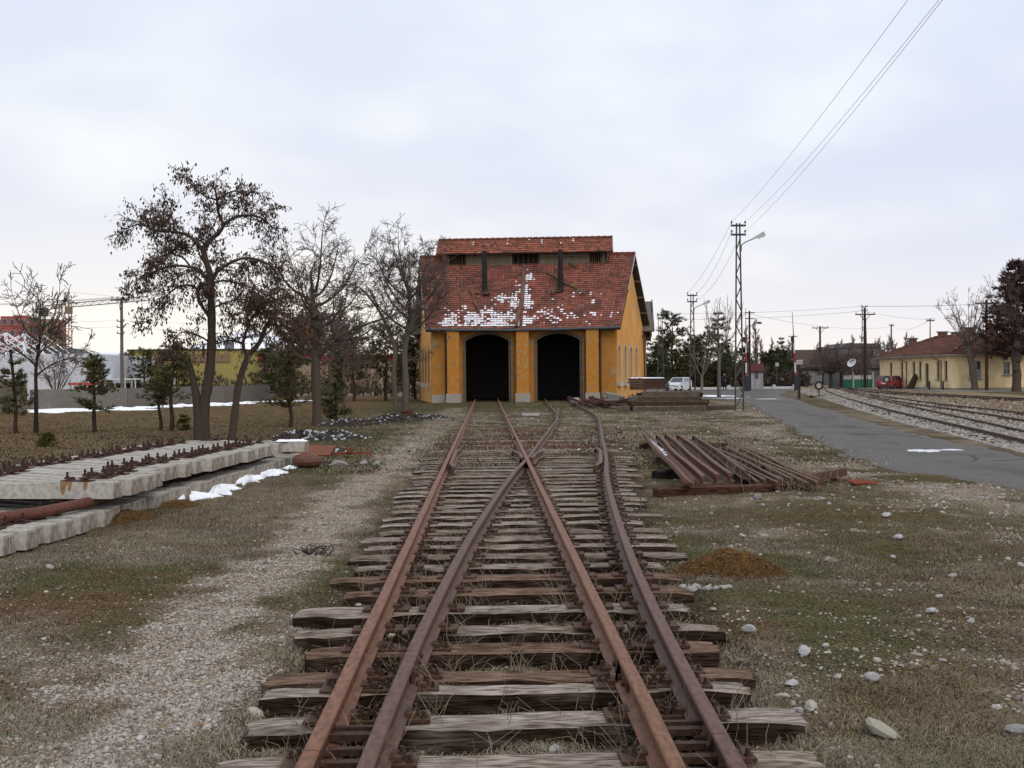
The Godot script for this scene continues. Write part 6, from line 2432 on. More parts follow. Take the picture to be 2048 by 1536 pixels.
	# the big spruce at the right edge
	var t := thing("spruce_tree", "tall dark spruce with a purplish cast at the right edge", "spruce", Vector3(46.2, 0, -92.5))
	pine(t, 11.6, 0.27, 3.7, rng, Color(0.115, 0.078, 0.073), 0.62, 36, 0.0, 0.95)
	# low scrub that closes the horizon
	var sc := MB.new()
	for i in 5200:
		var a := rng.randf_range(-0.62, 0.62)
		var r := rng.randf_range(225.0, 330.0)
		var h := 3.2 + 1.6 * n2(a * 16.0, 5.0)
		if a < -0.28:
			h *= 0.75
		var p := Vector3(sin(a) * r, rng.randf() * h, -cos(a) * r)
		sc.col = (Color(0.085, 0.075, 0.06) if rng.randf() < 0.55 else Color(0.055, 0.06, 0.038)) * rng.randf_range(0.6, 1.3)
		tuft_at(sc, p, Vector3.UP, 1.7, 5, 0.32, rng)
	top("far_woods", sc, mats.needle, "far-off low woods and scrub along the horizon", "woods", "", "stuff")
	sc = MB.new()
	for i in 1500:
		var x := rng.randf_range(16.0, 40.0)
		var p := Vector3(x, rng.randf() * rng.randf() * 2.4, -122.0 - rng.randf() * 6.0 - (x - 16.0) * 0.35)
		sc.col = (Color(0.10, 0.075, 0.062) if rng.randf() < 0.6 else Color(0.06, 0.06, 0.04)) * rng.randf_range(0.6, 1.3)
		tuft_at(sc, p, Vector3.UP, 0.8, 5, 0.10, rng)
	top("undergrowth", sc, mats.needle, "brown undergrowth beneath the pines right of the shed", "undergrowth", "", "stuff")
	sc = MB.new()
	for i in 1100:
		var p := Vector3(rng.randf_range(-30.0, -2.0), rng.randf() * rng.randf() * 2.2, -96.0 - rng.randf() * 16.0)
		sc.col = (Color(0.12, 0.09, 0.068) if rng.randf() < 0.6 else Color(0.06, 0.06, 0.035)) * rng.randf_range(0.6, 1.3)
		tuft_at(sc, p, Vector3.UP, 0.7, 5, 0.07, rng)
	top("undergrowth", sc, mats.needle, "brown scrub along the far lane left of the shed", "undergrowth", "", "stuff")


# ---------------------------------------------------------------- poles, wires
func lattice_pole(at: Vector3, h: float, label: String, lamp: bool, w0: float, w1: float, turn := 0.0) -> Node3D:
	var t := thing("lattice_pole", label, "utility pole", at, turn)
	var tint := Color(0.10, 0.085, 0.08)
	for s in [-1.0, 1.0]:
		var mb := MB.new()
		mb.col = tint
		mb.beam(Vector3(s * w0 / 2, -0.2, 0), Vector3(s * w1 / 2, h, 0), 0.14, 0.045, Vector3.RIGHT)
		part("leg", mb, mats.steel, t)
	var mb := MB.new()
	mb.col = tint * 1.15
	var y := 0.15
	var side := 1.0
	while y < h - 0.9:
		var y2 := y + 0.62 * (0.75 + 0.25 * (h - y) / h) * 1.12
		var a := lerpf(w0, w1, y / h) / 2
		var b := lerpf(w0, w1, y2 / h) / 2
		mb.beam(Vector3(-side * a, y, 0.0), Vector3(side * b, y2, 0.0), 0.05, 0.03, Vector3.BACK)
		side = -side
		y = y2
	part("lacing", mb, mats.steel, t)
	for q in [0.12, 0.55]:
		mb = MB.new()
		mb.col = Color(0.06, 0.05, 0.05)
		mb.box(Vector3(0, h - q, 0.06), Vector3(0.70, 0.085, 0.085))
		var arm := part("crossarm", mb, mats.steel, t)
		for s in [-1.0, 1.0]:
			mb = MB.new()
			mb.col = Color(0.10, 0.085, 0.075)
			mb.lathe([Vector2(0.014, 0), Vector2(0.014, 0.06), Vector2(0.045, 0.07), Vector2(0.05, 0.11), Vector2(0.03, 0.15), Vector2(0.04, 0.17), Vector2(0.0, 0.20)], Vector3(s * 0.32, h - q + 0.04, 0.06), 8)
			part("insulator", mb, mats.paint, arm)
	if lamp:
		mb = MB.new()
		mb.col = Color(0.22, 0.22, 0.23)
		mb.tube([Vector3(0.12, h - 1.35, 0.05), Vector3(0.14, h - 1.05, 0.06), Vector3(0.3, h - 0.92, 0.08), Vector3(0.62, h - 0.78, 0.1)], [0.028, 0.028, 0.026, 0.024], 7)
		part("lamp_arm", mb, mats.steel, t)
		mb = MB.new()
		mb.col = Color(0.42, 0.43, 0.44)
		var b := Basis(Vector3.BACK, 0.42)
		var o := Vector3(0.6, h - 0.80, 0.1)
		mb.hexa([o + b * Vector3(0, -0.03, 0.04), o + b * Vector3(0.70, -0.07, 0.11), o + b * Vector3(0.70, -0.07, -0.11), o + b * Vector3(0, -0.03, -0.04), o + b * Vector3(0, 0.04, 0.03), o + b * Vector3(0.68, 0.12, 0.08), o + b * Vector3(0.68, 0.12, -0.08), o + b * Vector3(0, 0.04, -0.03)])
		var head := part("lamp_head", mb, mats.paint, t)
		mb = MB.new()
		mb.hexa([o + b * Vector3(0.36, -0.12, 0.07), o + b * Vector3(0.64, -0.13, 0.08), o + b * Vector3(0.64, -0.13, -0.08), o + b * Vector3(0.36, -0.12, -0.07), o + b * Vector3(0.34, -0.055, 0.08), o + b * Vector3(0.66, -0.075, 0.09), o + b * Vector3(0.66, -0.075, -0.09), o + b * Vector3(0.34, -0.055, -0.08)])
		part("lens", mb, mats.lamp_glass, head)
	return t


func t_pole(at: Vector3, h: float, label: String, r: float, arm: float, drop: float, col: Color, braces := true, arms := 1) -> Node3D:
	var t := thing("utility_pole", label, "utility pole", at)
	var mb := MB.new()
	mb.col = col
	mb.tube([Vector3(0, -0.3, 0), Vector3(0, h * 0.5, 0), Vector3(0.02, h, 0)], [r * 1.2, r, r * 0.8], 8)
	part("post", mb, mats.wood_upright, t)
	for k in arms:
		mb = MB.new()
		mb.col = col * 0.9
		mb.box(Vector3(0, h - drop - k * 0.7, r + 0.05), Vector3(arm, 0.12, 0.10))
		var a := part("crossarm", mb, mats.wood, t)
		for i in 4:
			mb = MB.new()
			mb.col = Color(0.14, 0.12, 0.11)
			mb.lathe([Vector2(0.02, 0), Vector2(0.02, 0.06), Vector2(0.05, 0.08), Vector2(0.05, 0.15), Vector2(0, 0.19)], Vector3((i - 1.5) / 1.5 * arm * 0.46, h - drop - k * 0.7 + 0.06, r + 0.05), 6)
			part("insulator", mb, mats.paint, a)
	if braces:
		for s in [-1.0, 1.0]:
			mb = MB.new()
			mb.col = col * 0.9
			mb.beam(Vector3(s * arm * 0.26, h - drop - 0.06, r + 0.06), Vector3(0, h - drop - 0.75, r + 0.02), 0.05, 0.05)
			part("brace", mb, mats.wood, t)
	return t


func wire(a: Vector3, b: Vector3, sag: float, label: String, r := 0.007, group := "") -> void:
	var mb := MB.new()
	mb.col = Color(0.22, 0.22, 0.23)
	var p := []
	var rad := []
	for i in 25:
		var f := i / 24.0
		p.push_back(a.lerp(b, f) - Vector3(0, 4.0 * sag * f * (1.0 - f), 0))
		rad.push_back(r)
	mb.tube(p, rad, 4, false)
	top("overhead_wire", mb, mats.paint, label, "wire", group)


func poles_and_wires() -> void:
	var L1 := Vector3(11.98, 0, -50.7)
	var L2 := Vector3(14.5, 0, -75.3)
	lattice_pole(L1, 8.9, "tall steel lattice pole with a street lamp, standing alone at the edge of the road", true, 0.40, 0.15)
	lattice_pole(L2, 7.4, "steel lattice pole with a street lamp beside the white car", true, 0.42, 0.16)
	lattice_pole(Vector3(17.9, 0, -110), 8.0, "lattice pole without a lamp just right of the shed's rear roof", false, 0.7, 0.35)
	lattice_pole(Vector3(40.75, 0, -115), 8.95, "lattice mast close behind a timber pole, left of the red car", false, 0.75, 0.3)
	t_pole(Vector3(40.1, 0, -113), 8.6, "dark timber pole with one crossarm in front of the lattice mast by the red car", 0.14, 2.1, 0.7, Color(0.11, 0.07, 0.055))
	t_pole(Vector3(46.9, 0, -150), 8.3, "timber T-shaped pole above the dark barn roof", 0.16, 2.3, 0.25, Color(0.12, 0.08, 0.065))
	t_pole(Vector3(43.55, 0, -92.6), 8.0, "brown timber T-shaped pole in front of the station house", 0.13, 2.15, 0.3, Color(0.15, 0.09, 0.06))
	t_pole(Vector3(64.6, 0, -170), 9.4, "slim concrete pole between the lattice mast and the station house", 0.14, 0.8, 0.2, Color(0.30, 0.29, 0.28), false)
	t_pole(Vector3(44.6, 3.6, -107.0), 3.5, "thin service mast rising from the station house roof", 0.06, 0.8, 0.2, Color(0.25, 0.24, 0.23), false)
	t_pole(Vector3(54.5, 0, -190), 8.4, "stubby distant T-shaped pole left of the grey house", 0.15, 1.6, 0.2, Color(0.12, 0.085, 0.07), false)
	var cp := t_pole(Vector3(-25.2, 0, -75), 7.35, "tall pale concrete pole with stacked crossarms in front of the pink building", 0.115, 1.25, 0.12, Color(0.27, 0.26, 0.245), false)
	for k in 3:
		var mb := MB.new()
		mb.col = Color(0.16, 0.14, 0.13)
		mb.box(Vector3(0, 5.75 - 0.42 * k, 0.2), Vector3(0.5, 0.07, 0.07))
		for s in [-1.0, 1.0]:
			mb.box(Vector3(0.23 * s, 5.83 - 0.42 * k, 0.2), Vector3(0.05, 0.14, 0.05))
		part("crossarm", mb, mats.steel, cp)
	# leaning and slim posts by the white warehouse
	var t := thing("leaning_pole", "dark timber pole leaning right in front of the white warehouse", "pole", Vector3(-26.0, 0, -59.9))
	var mb := MB.new()
	mb.col = Color(0.055, 0.042, 0.038)
	mb.tube([Vector3(0.05, -0.2, 0), Vector3(-0.05, 1.6, 0), Vector3(-0.22, 3.45, 0)], [0.10, 0.09, 0.07], 7)
	part("post", mb, mats.wood_upright, t)
	for q in [[-27.9, -61.0, 3.35, "thin dark post left of the leaning pole"], [-28.9, -61.0, 3.4, "thin post with a pale lamp at the left edge of the photo"]]:
		t = thing("slim_post", q[3], "post", Vector3(q[0], 0, q[1]))
		mb = MB.new()
		mb.col = Color(0.09, 0.075, 0.07)
		mb.tube([Vector3(0, -0.2, 0), Vector3(0, q[2], 0)], [0.045, 0.04], 6)
		part("post", mb, mats.steel, t)
		mb = MB.new()
		mb.col = Color(0.08, 0.06, 0.06) if q[0] > -28.5 else Color(0.75, 0.76, 0.78)
		mb.lathe([Vector2(0.05, 0), Vector2(0.13, 0.06), Vector2(0.11, 0.16), Vector2(0, 0.2)], Vector3(0, q[2] - 0.05, 0), 8)
		part("lamp", mb, mats.paint, t)
	# lamp pole and raised barriers at the level crossing
	t = thing("lamp_post", "slim timber lamp post rising behind the crossing hut", "lamp post", Vector3(27.1, 0, -110))
	mb = MB.new()
	mb.col = Color(0.10, 0.07, 0.06)
	mb.tube([Vector3(0, -0.2, 0), Vector3(0, 8.2, 0)], [0.14, 0.09], 7)
	part("post", mb, mats.wood_upright, t)
	mb = MB.new()
	mb.col = Color(0.10, 0.08, 0.07)
	mb.box(Vector3(0, 8.0, 0.1), Vector3(1.0, 0.1, 0.1))
	mb.box(Vector3(0, 7.4, 0.1), Vector3(0.8, 0.1, 0.1))
	part("crossarm", mb, mats.steel, t)
	mb = MB.new()
	mb.col = Color(0.09, 0.08, 0.08)
	mb.tube([Vector3(0, 6.5, 0.1), Vector3(0.5, 7.0, 0.1), Vector3(0.8, 7.05, 0.1)], [0.04, 0.04, 0.04], 5)
	mb.lathe([Vector2(0.28, 0), Vector2(0.22, 0.18), Vector2(0, 0.25)], Vector3(1.0, 6.85, 0.1), 8)
	part("lamp_head", mb, mats.steel, t)
	for q in [[25.5, -105.0, 8.2, 0.0, "raised red and white crossing barrier beside the hut"], [30.45, -105.0, 7.75, -0.35, "raised red and white crossing barrier beside the black signpost"]]:
		t = thing("crossing_barrier", q[4], "crossing barrier", Vector3(q[0], 0, q[1]))
		for i in 6:
			mb = MB.new()
			mb.col = Color(0.36, 0.035, 0.03) if i % 2 == 0 else Color(0.66, 0.65, 0.63)
			if i == 5:
				mb.col = Color(0.20, 0.17, 0.16)
			var y0: float = 0.9 + i * 0.95
			var y1: float = y0 + 0.95 if i < 5 else q[2]
			mb.tube([Vector3(q[3] * y0 / 8, y0, 0), Vector3(q[3] * y1 / 8, y1, 0)], [0.09 - 0.008 * i, 0.085 - 0.008 * i if i < 5 else 0.025], 6)
			part("band", mb, mats.paint, t)
		mb = MB.new()
		mb.col = Color(0.04, 0.045, 0.06)
		mb.box(Vector3(0.1, 0.75, 0), Vector3(0.55, 1.5, 0.4))
		mb.box(Vector3(q[3] * 0.55 - 0.15, 5.1, 0), Vector3(0.28, 0.5, 0.22))
		part("mechanism", mb, mats.steel, t)
	# wires
	var g := "overhead wires from the lamp pole towards the photographer"
	var far := Vector3(3.0, 0, 10.0)
	wire(L1 + Vector3(-0.32, 8.95, 0), far + Vector3(0.5, 8.95, 0), 0.75, "overhead wire running to the top right, the uppermost of three", 0.0045, g)
	wire(L1 + Vector3(0.32, 8.95, 0), far + Vector3(0.64, 8.75, 0), 0.85, "overhead wire running to the top right, the middle of three", 0.0045, g)
	wire(L1 + Vector3(0.32, 8.5, 0), far + Vector3(0.40, 8.6, 0), 0.8, "overhead wire running to the top right, the lowest of three", 0.0045, g)
	g = "overhead wires between the two lamp poles"
	wire(L1 + Vector3(-0.32, 8.95, 0), L2 + Vector3(-0.32, 7.45, 0), 0.35, "slack wire between the two lamp poles, the upper left one", 0.008, g)
	wire(L1 + Vector3(-0.32, 8.5, 0), L2 + Vector3(0.3, 7.45, 0), 0.45, "slack wire between the two lamp poles, the middle one", 0.008, g)
	wire(L1 + Vector3(-0.1, 7.9, 0), L2 + Vector3(0.32, 7.0, 0), 0.5, "slack wire between the two lamp poles, the lowest one", 0.008, g)
	g = "wires of the right-hand pole line"
	var R := Vector3(40.75, 0, -115)
	wire(R + Vector3(0.3, 8.9, 0), Vector3(70, 10.2, -112), 0.5, "wire from the lattice mast towards the conifer at the right edge", 0.022, g)
	wire(R + Vector3(-0.3, 8.9, 0), Vector3(17.9, 8.0, -110), 0.25, "upper wire from the lattice mast to the pole behind the shed", 0.014, g)
	wire(R + Vector3(-0.3, 8.4, 0), Vector3(17.9, 7.4, -110), 0.3, "lower wire from the lattice mast to the pole behind the shed", 0.014, g)
	wire(R + Vector3(0.3, 8.3, 0), Vector3(44.6, 7.0, -107), 0.15, "wire sloping from the lattice mast down to the roof mast", 0.014, g)
	wire(Vector3(44.6, 7.0, -107), Vector3(64.6, 9.2, -170), 0.8, "thin wire from the roof mast to the slim concrete pole", 0.014, g)
	wire(Vector3(27.1, 7.9, -110), Vector3(64.6, 9.0, -170), 0.8, "thin wire from the crossing's lamp post to the slim concrete pole", 0.014, g)
	g = "wires of the left-hand pole line"
	for i in 3:
		wire(Vector3(-25.75 + 0.55 * i, 7.4, -74.8), Vector3(-60, 8.4 - 0.1 * i, -92.0), 0.4, "wire leaving the pale concrete pole's top to the left, %s of three" % ORD[i], 0.010, g)
		wire(Vector3(-25.75 + 0.55 * i, 7.4, -74.8), Vector3(-3.5 + 0.8 * i, 5.0 + 0.25 * i, -96.0), 0.4, "wire leaving the pale concrete pole's top to the right, %s of three" % ORD[i], 0.009, g)
	for i in 2:
		wire(Vector3(-25.4, 5.8 - 0.42 * i, -74.8), Vector3(-62, 5.6 - 0.7 * i, -78.0), 0.15, "%s wire from the pale concrete pole's lower arms to the left" % ["upper", "lower"][i], 0.008, g)
		wire(Vector3(-25.0, 5.8 - 0.42 * i, -74.8), Vector3(-1.0, 6.6 - 1.6 * i, -104.0), 0.3, "%s wire from the pale concrete pole's lower arms to the right" % ["upper", "lower"][i], 0.008, g)


# ---------------------------------------------------------------- crossing hut, signs, shelters
func yard_things() -> void:
	var t := thing("crossing_hut", "little white plank hut with a dark red gabled roof at the level crossing", "hut", Vector3(29.5, 0, -116.8))
	var mb := MB.new()
	mb.col = Color(0.36, 0.36, 0.36)
	mb.box(Vector3(0, 1.0, -0.75), Vector3(1.42, 2.0, 1.42))
	part("wall", mb, mats.dirty_paint, t)
	for i in 8:
		mb = MB.new()
		mb.col = Color(0.50, 0.51, 0.53) * (0.82 + 0.05 * ((i * 5) % 7))
		var x := -0.66 + i * 0.189
		if i == 3 or i == 4:
			mb.box(Vector3(x, 0.6, -0.02), Vector3(0.165, 1.2, 0.05))
			mb.box(Vector3(x, 1.93, -0.02), Vector3(0.165, 0.16, 0.05))
		else:
			mb.box(Vector3(x, 1.02, -0.02), Vector3(0.165, 1.98, 0.05))
		part("plank", mb, mats.dirty_paint, t)
	pane_at(t, Vector3(0, 1.53, -0.03), 0.42, 0.66, Color(0.22, 0.13, 0.09))
	mb = MB.new()
	mb.col = Color(0.13, 0.045, 0.04)
	slab(mb, Vector3(-0.95, 2.0, 0.25), Vector3(0.95, 2.0, 0.25), Vector3(0.95, 2.85, -0.75), Vector3(-0.95, 2.85, -0.75), 0.07)
	slab(mb, Vector3(0.95, 2.0, -1.75), Vector3(-0.95, 2.0, -1.75), Vector3(-0.95, 2.85, -0.75), Vector3(0.95, 2.85, -0.75), 0.07)
	part("roof", mb, mats.tile, t)
	for s in [-1.0, 1.0]:
		mb = MB.new()
		mb.col = Color(0.30, 0.29, 0.28)
		mb.prism(PackedVector2Array([Vector2(-0.7, 2.0), Vector2(0.7, 2.0), Vector2(0, 2.7)]), 0.05, Transform3D(Basis(Vector3(0, 0, 1), Vector3(0, 1, 0), Vector3(-1, 0, 0)), Vector3(s * 0.68, 0, -0.75)))
		part("gable", mb, mats.dirty_paint, t)
	# black post with a white sign
	t = thing("signpost", "black post carrying a small white sign beside the road", "signpost", Vector3(21.3, 0, -72.8))
	mb = MB.new()
	mb.col = Color(0.018, 0.018, 0.02)
	mb.box(Vector3(0, 1.15, 0), Vector3(0.16, 2.5, 0.12))
	part("post", mb, mats.paint, t)
	mb = MB.new()
	mb.col = Color(0.62, 0.62, 0.60)
	mb.box(Vector3(0.02, 2.52, 0.08), Vector3(0.42, 0.30, 0.02))
	var sp := part("sign_plate", mb, mats.dirty_paint, t)
	mb = MB.new()
	mb.col = Color(0.09, 0.09, 0.09)
	for q in [[-0.07, 2.55, 0.1, 0.05], [0.07, 2.55, 0.08, 0.05], [0.0, 2.47, 0.2, 0.03]]:
		mb.box(Vector3(q[0] + 0.02, q[1], 0.094), Vector3(q[2], q[3], 0.006))
	part("marking", mb, mats.paint, sp)
	t = thing("signboard", "small square white sign on a thin post left of the fence", "sign", Vector3(32.9, 0, -121))
	mb = MB.new()
	mb.col = Color(0.12, 0.11, 0.11)
	mb.tube([Vector3(0, -0.1, 0), Vector3(0, 2.7, 0)], [0.03, 0.03], 6)
	part("post", mb, mats.steel, t)
	mb = MB.new()
	mb.col = Color(0.60, 0.60, 0.60)
	mb.box(Vector3(0, 2.75, 0.05), Vector3(0.40, 0.40, 0.03))
	part("sign_plate", mb, mats.dirty_paint, t)
	# point levers with round targets
	for q in [[23.85, -76.6, 0.0, "point lever with a black and white round target nearest the road"], [36.2, -130.8, 0.12, "point lever with a round target far off by the barrier"], [36.6, -97.5, 0.25, "dark point lever in front of the red car"]]:
		t = thing("point_lever", q[3], "point lever", Vector3(q[0], q[2], q[1]))
		mb = MB.new()
		mb.col = Color(0.02, 0.02, 0.02)
		mb.tube([Vector3(0, -0.15, 0), Vector3(0, 0.6, 0)], [0.05, 0.045], 6)
		mb.beam(Vector3(-0.55, 0.03, 0.05), Vector3(0.5, 0.22, 0.0), 0.05, 0.05)
		part("stand", mb, mats.steel, t)
		mb = MB.new()
		mb.col = Color(0.02, 0.02, 0.02)
		mb.lathe([Vector2(0.19, -0.03), Vector2(0.33, -0.03), Vector2(0.33, 0.03), Vector2(0.19, 0.03), Vector2(0.19, -0.03)], Vector3(0, 0.86, 0), 16, Basis(Vector3.RIGHT, PI / 2))
		var ring := part("target_ring", mb, mats.paint, t)
		mb = MB.new()
		mb.col = Color(0.55, 0.52, 0.45)
		mb.lathe([Vector2(0.0, -0.012), Vector2(0.19, -0.012), Vector2(0.19, 0.012), Vector2(0.0, 0.012)], Vector3(0, 0.86, 0), 16, Basis(Vector3.RIGHT, PI / 2))
		part("target_face", mb, mats.dirty_paint, ring)
		mb = MB.new()
		mb.col = Color(0.02, 0.02, 0.02)
		mb.lathe([Vector2(0.0, 0.0), Vector2(0.13, 0.03), Vector2(0.13, 0.16), Vector2(0, 0.2)], Vector3(-0.55, -0.02, 0.05), 9)
		part("weight", mb, mats.steel, t)
	# shelters and parked things behind the boundary wall
	t = thing("red_shelter", "long low shelter with a red flat roof in front of the white warehouse", "shelter", Vector3(-30.6, 0, -83.0))
	mb = MB.new()
	mb.col = Color(0.46, 0.075, 0.05)
	mb.box(Vector3(0, 1.42, 0), Vector3(2.2, 0.16, 1.6))
	part("roof", mb, mats.paint, t)
	for i in 4:
		mb = MB.new()
		mb.col = Color(0.46, 0.42, 0.38)
		mb.box(Vector3(-0.95 + i * 0.63, 0.66, 0.7), Vector3(0.10, 1.34, 0.10))
		part("post", mb, mats.paint, t)
	mb = MB.new()
	mb.col = Color(0.10, 0.08, 0.08)
	mb.box(Vector3(0.1, 0.6, -0.6), Vector3(2.4, 1.2, 0.15))
	part("back_panel", mb, mats.dirty_paint, t)
	t = thing("white_shelter", "low open shelter with a white roof left of the yellow building", "shelter", Vector3(-31.8, 0, -95.0))
	mb = MB.new()
	mb.col = Color(0.68, 0.68, 0.70)
	mb.box(Vector3(0, 1.75, 0), Vector3(2.8, 0.14, 2.0))
	part("roof", mb, mats.paint, t)
	for i in 4:
		mb = MB.new()
		mb.col = Color(0.62, 0.62, 0.62)
		mb.box(Vector3(-1.3 + i * 0.87, 0.84, 0.9), Vector3(0.09, 1.68, 0.09))
		part("post", mb, mats.paint, t)
	mb = MB.new()
	mb.col = Color(0.06, 0.07, 0.09)
	mb.box(Vector3(0, 0.7, -0.8), Vector3(2.7, 1.4, 0.12))
	part("back_panel", mb, mats.dirty_paint, t)
	for i in 6:
		var q: float = [-27.6, -27.0, -25.9, -24.2, -22.9, -31.9][i]
		var zz: float = [-82.0, -82.5, -83.0, -84.0, -85.0, -80.0][i]
		mb = MB.new()
		mb.col = Color(0.50, 0.47, 0.42)
		mb.box(Vector3(q, 0.9, zz), Vector3(0.13, 1.8, 0.13))
		top("fence_post", mb, mats.dirty_paint, "pale upright fence post behind the boundary wall, %s from the left" % ["second", "third", "fourth", "fifth", "sixth", "first"][i], "post", "fence posts behind the boundary wall")
	# satellite dish
	t = thing("satellite_dish", "white satellite dish tilted to the left in front of the twiggy trees", "satellite dish", Vector3(40.2, 0, -117.2), -0.9)
	mb = MB.new()
	mb.col = Color(0.25, 0.25, 0.25)
	mb.tube([Vector3(0, -0.1, 0), Vector3(0, 2.5, 0)], [0.06, 0.05], 6)
	part("mast", mb, mats.steel, t)
	mb = MB.new()
	mb.col = Color(0.72, 0.72, 0.74)
	mb.lathe([Vector2(0.0, -0.02), Vector2(0.24, 0.02), Vector2(0.42, 0.10), Vector2(0.53, 0.18), Vector2(0.51, 0.20), Vector2(0.41, 0.13), Vector2(0.22, 0.05), Vector2(0.0, 0.01)], Vector3(0, 2.75, 0), 18, Basis(Vector3.RIGHT, 1.05))
	part("dish", mb, mats.paint, t)
	mb = MB.new()
	mb.col = Color(0.3, 0.3, 0.3)
	mb.beam(Vector3(0, 2.75, 0), Vector3(0, 2.95, 0.55), 0.04, 0.04)
	part("feed_arm", mb, mats.steel, t)
	# bollards and white blocks
	for q in [[41.0, -98.6, "dark bollard by the station house, the one nearer the red car"], [41.0, -95.6, "dark bollard by the station house, the one nearer the corner"]]:
		mb = MB.new()
		mb.col = Color(0.06, 0.045, 0.04)
		mb.lathe([Vector2(0.10, -0.1), Vector2(0.09, 0.85), Vector2(0.06, 0.92), Vector2(0, 0.94)], Vector3(q[0], 0, q[1]), 9)
		top("bollard", mb, mats.paint, q[2], "bollard")
	for q in [[31.6, -117.5, "whitewashed block right of the crossing hut, the nearer to it"], [34.0, -118.0, "whitewashed block right of the crossing hut, the farther from it"], [26.5, -117.0, "whitewashed stump on the kerb between the person and the hut"]]:
		mb = MB.new()
		mb.col = Color(0.66, 0.66, 0.66)
		mb.hexa([Vector3(q[0] - 0.26, 0, q[1] + 0.2), Vector3(q[0] + 0.26, 0, q[1] + 0.2), Vector3(q[0] + 0.26, 0, q[1] - 0.2), Vector3(q[0] - 0.26, 0, q[1] - 0.2), Vector3(q[0] - 0.16, 0.5, q[1] + 0.12), Vector3(q[0] + 0.16, 0.5, q[1] + 0.12), Vector3(q[0] + 0.16, 0.5, q[1] - 0.12), Vector3(q[0] - 0.16, 0.5, q[1] - 0.12)])
		top("kerb_block", mb, mats.dirty_paint, q[2], "block")
	# brushwood and planks leaning on the station house
	t = thing("leaning_planks", "bundle of grey planks leaning beside the station house window", "planks", Vector3(41.0, 0, -102.5))
	for i in 5:
		mb = MB.new()
		mb.col = Color(0.20, 0.15, 0.12) * (0.8 + 0.1 * i)
		mb.beam(Vector3(-0.2 - 0.06 * i, 0, 0.5 - 0.26 * i), Vector3(0.32, 1.3 + 0.15 * (i % 3), 0.5 - 0.24 * i), 0.14, 0.03, Vector3.FORWARD)
		part("plank", mb, mats.wood, t)


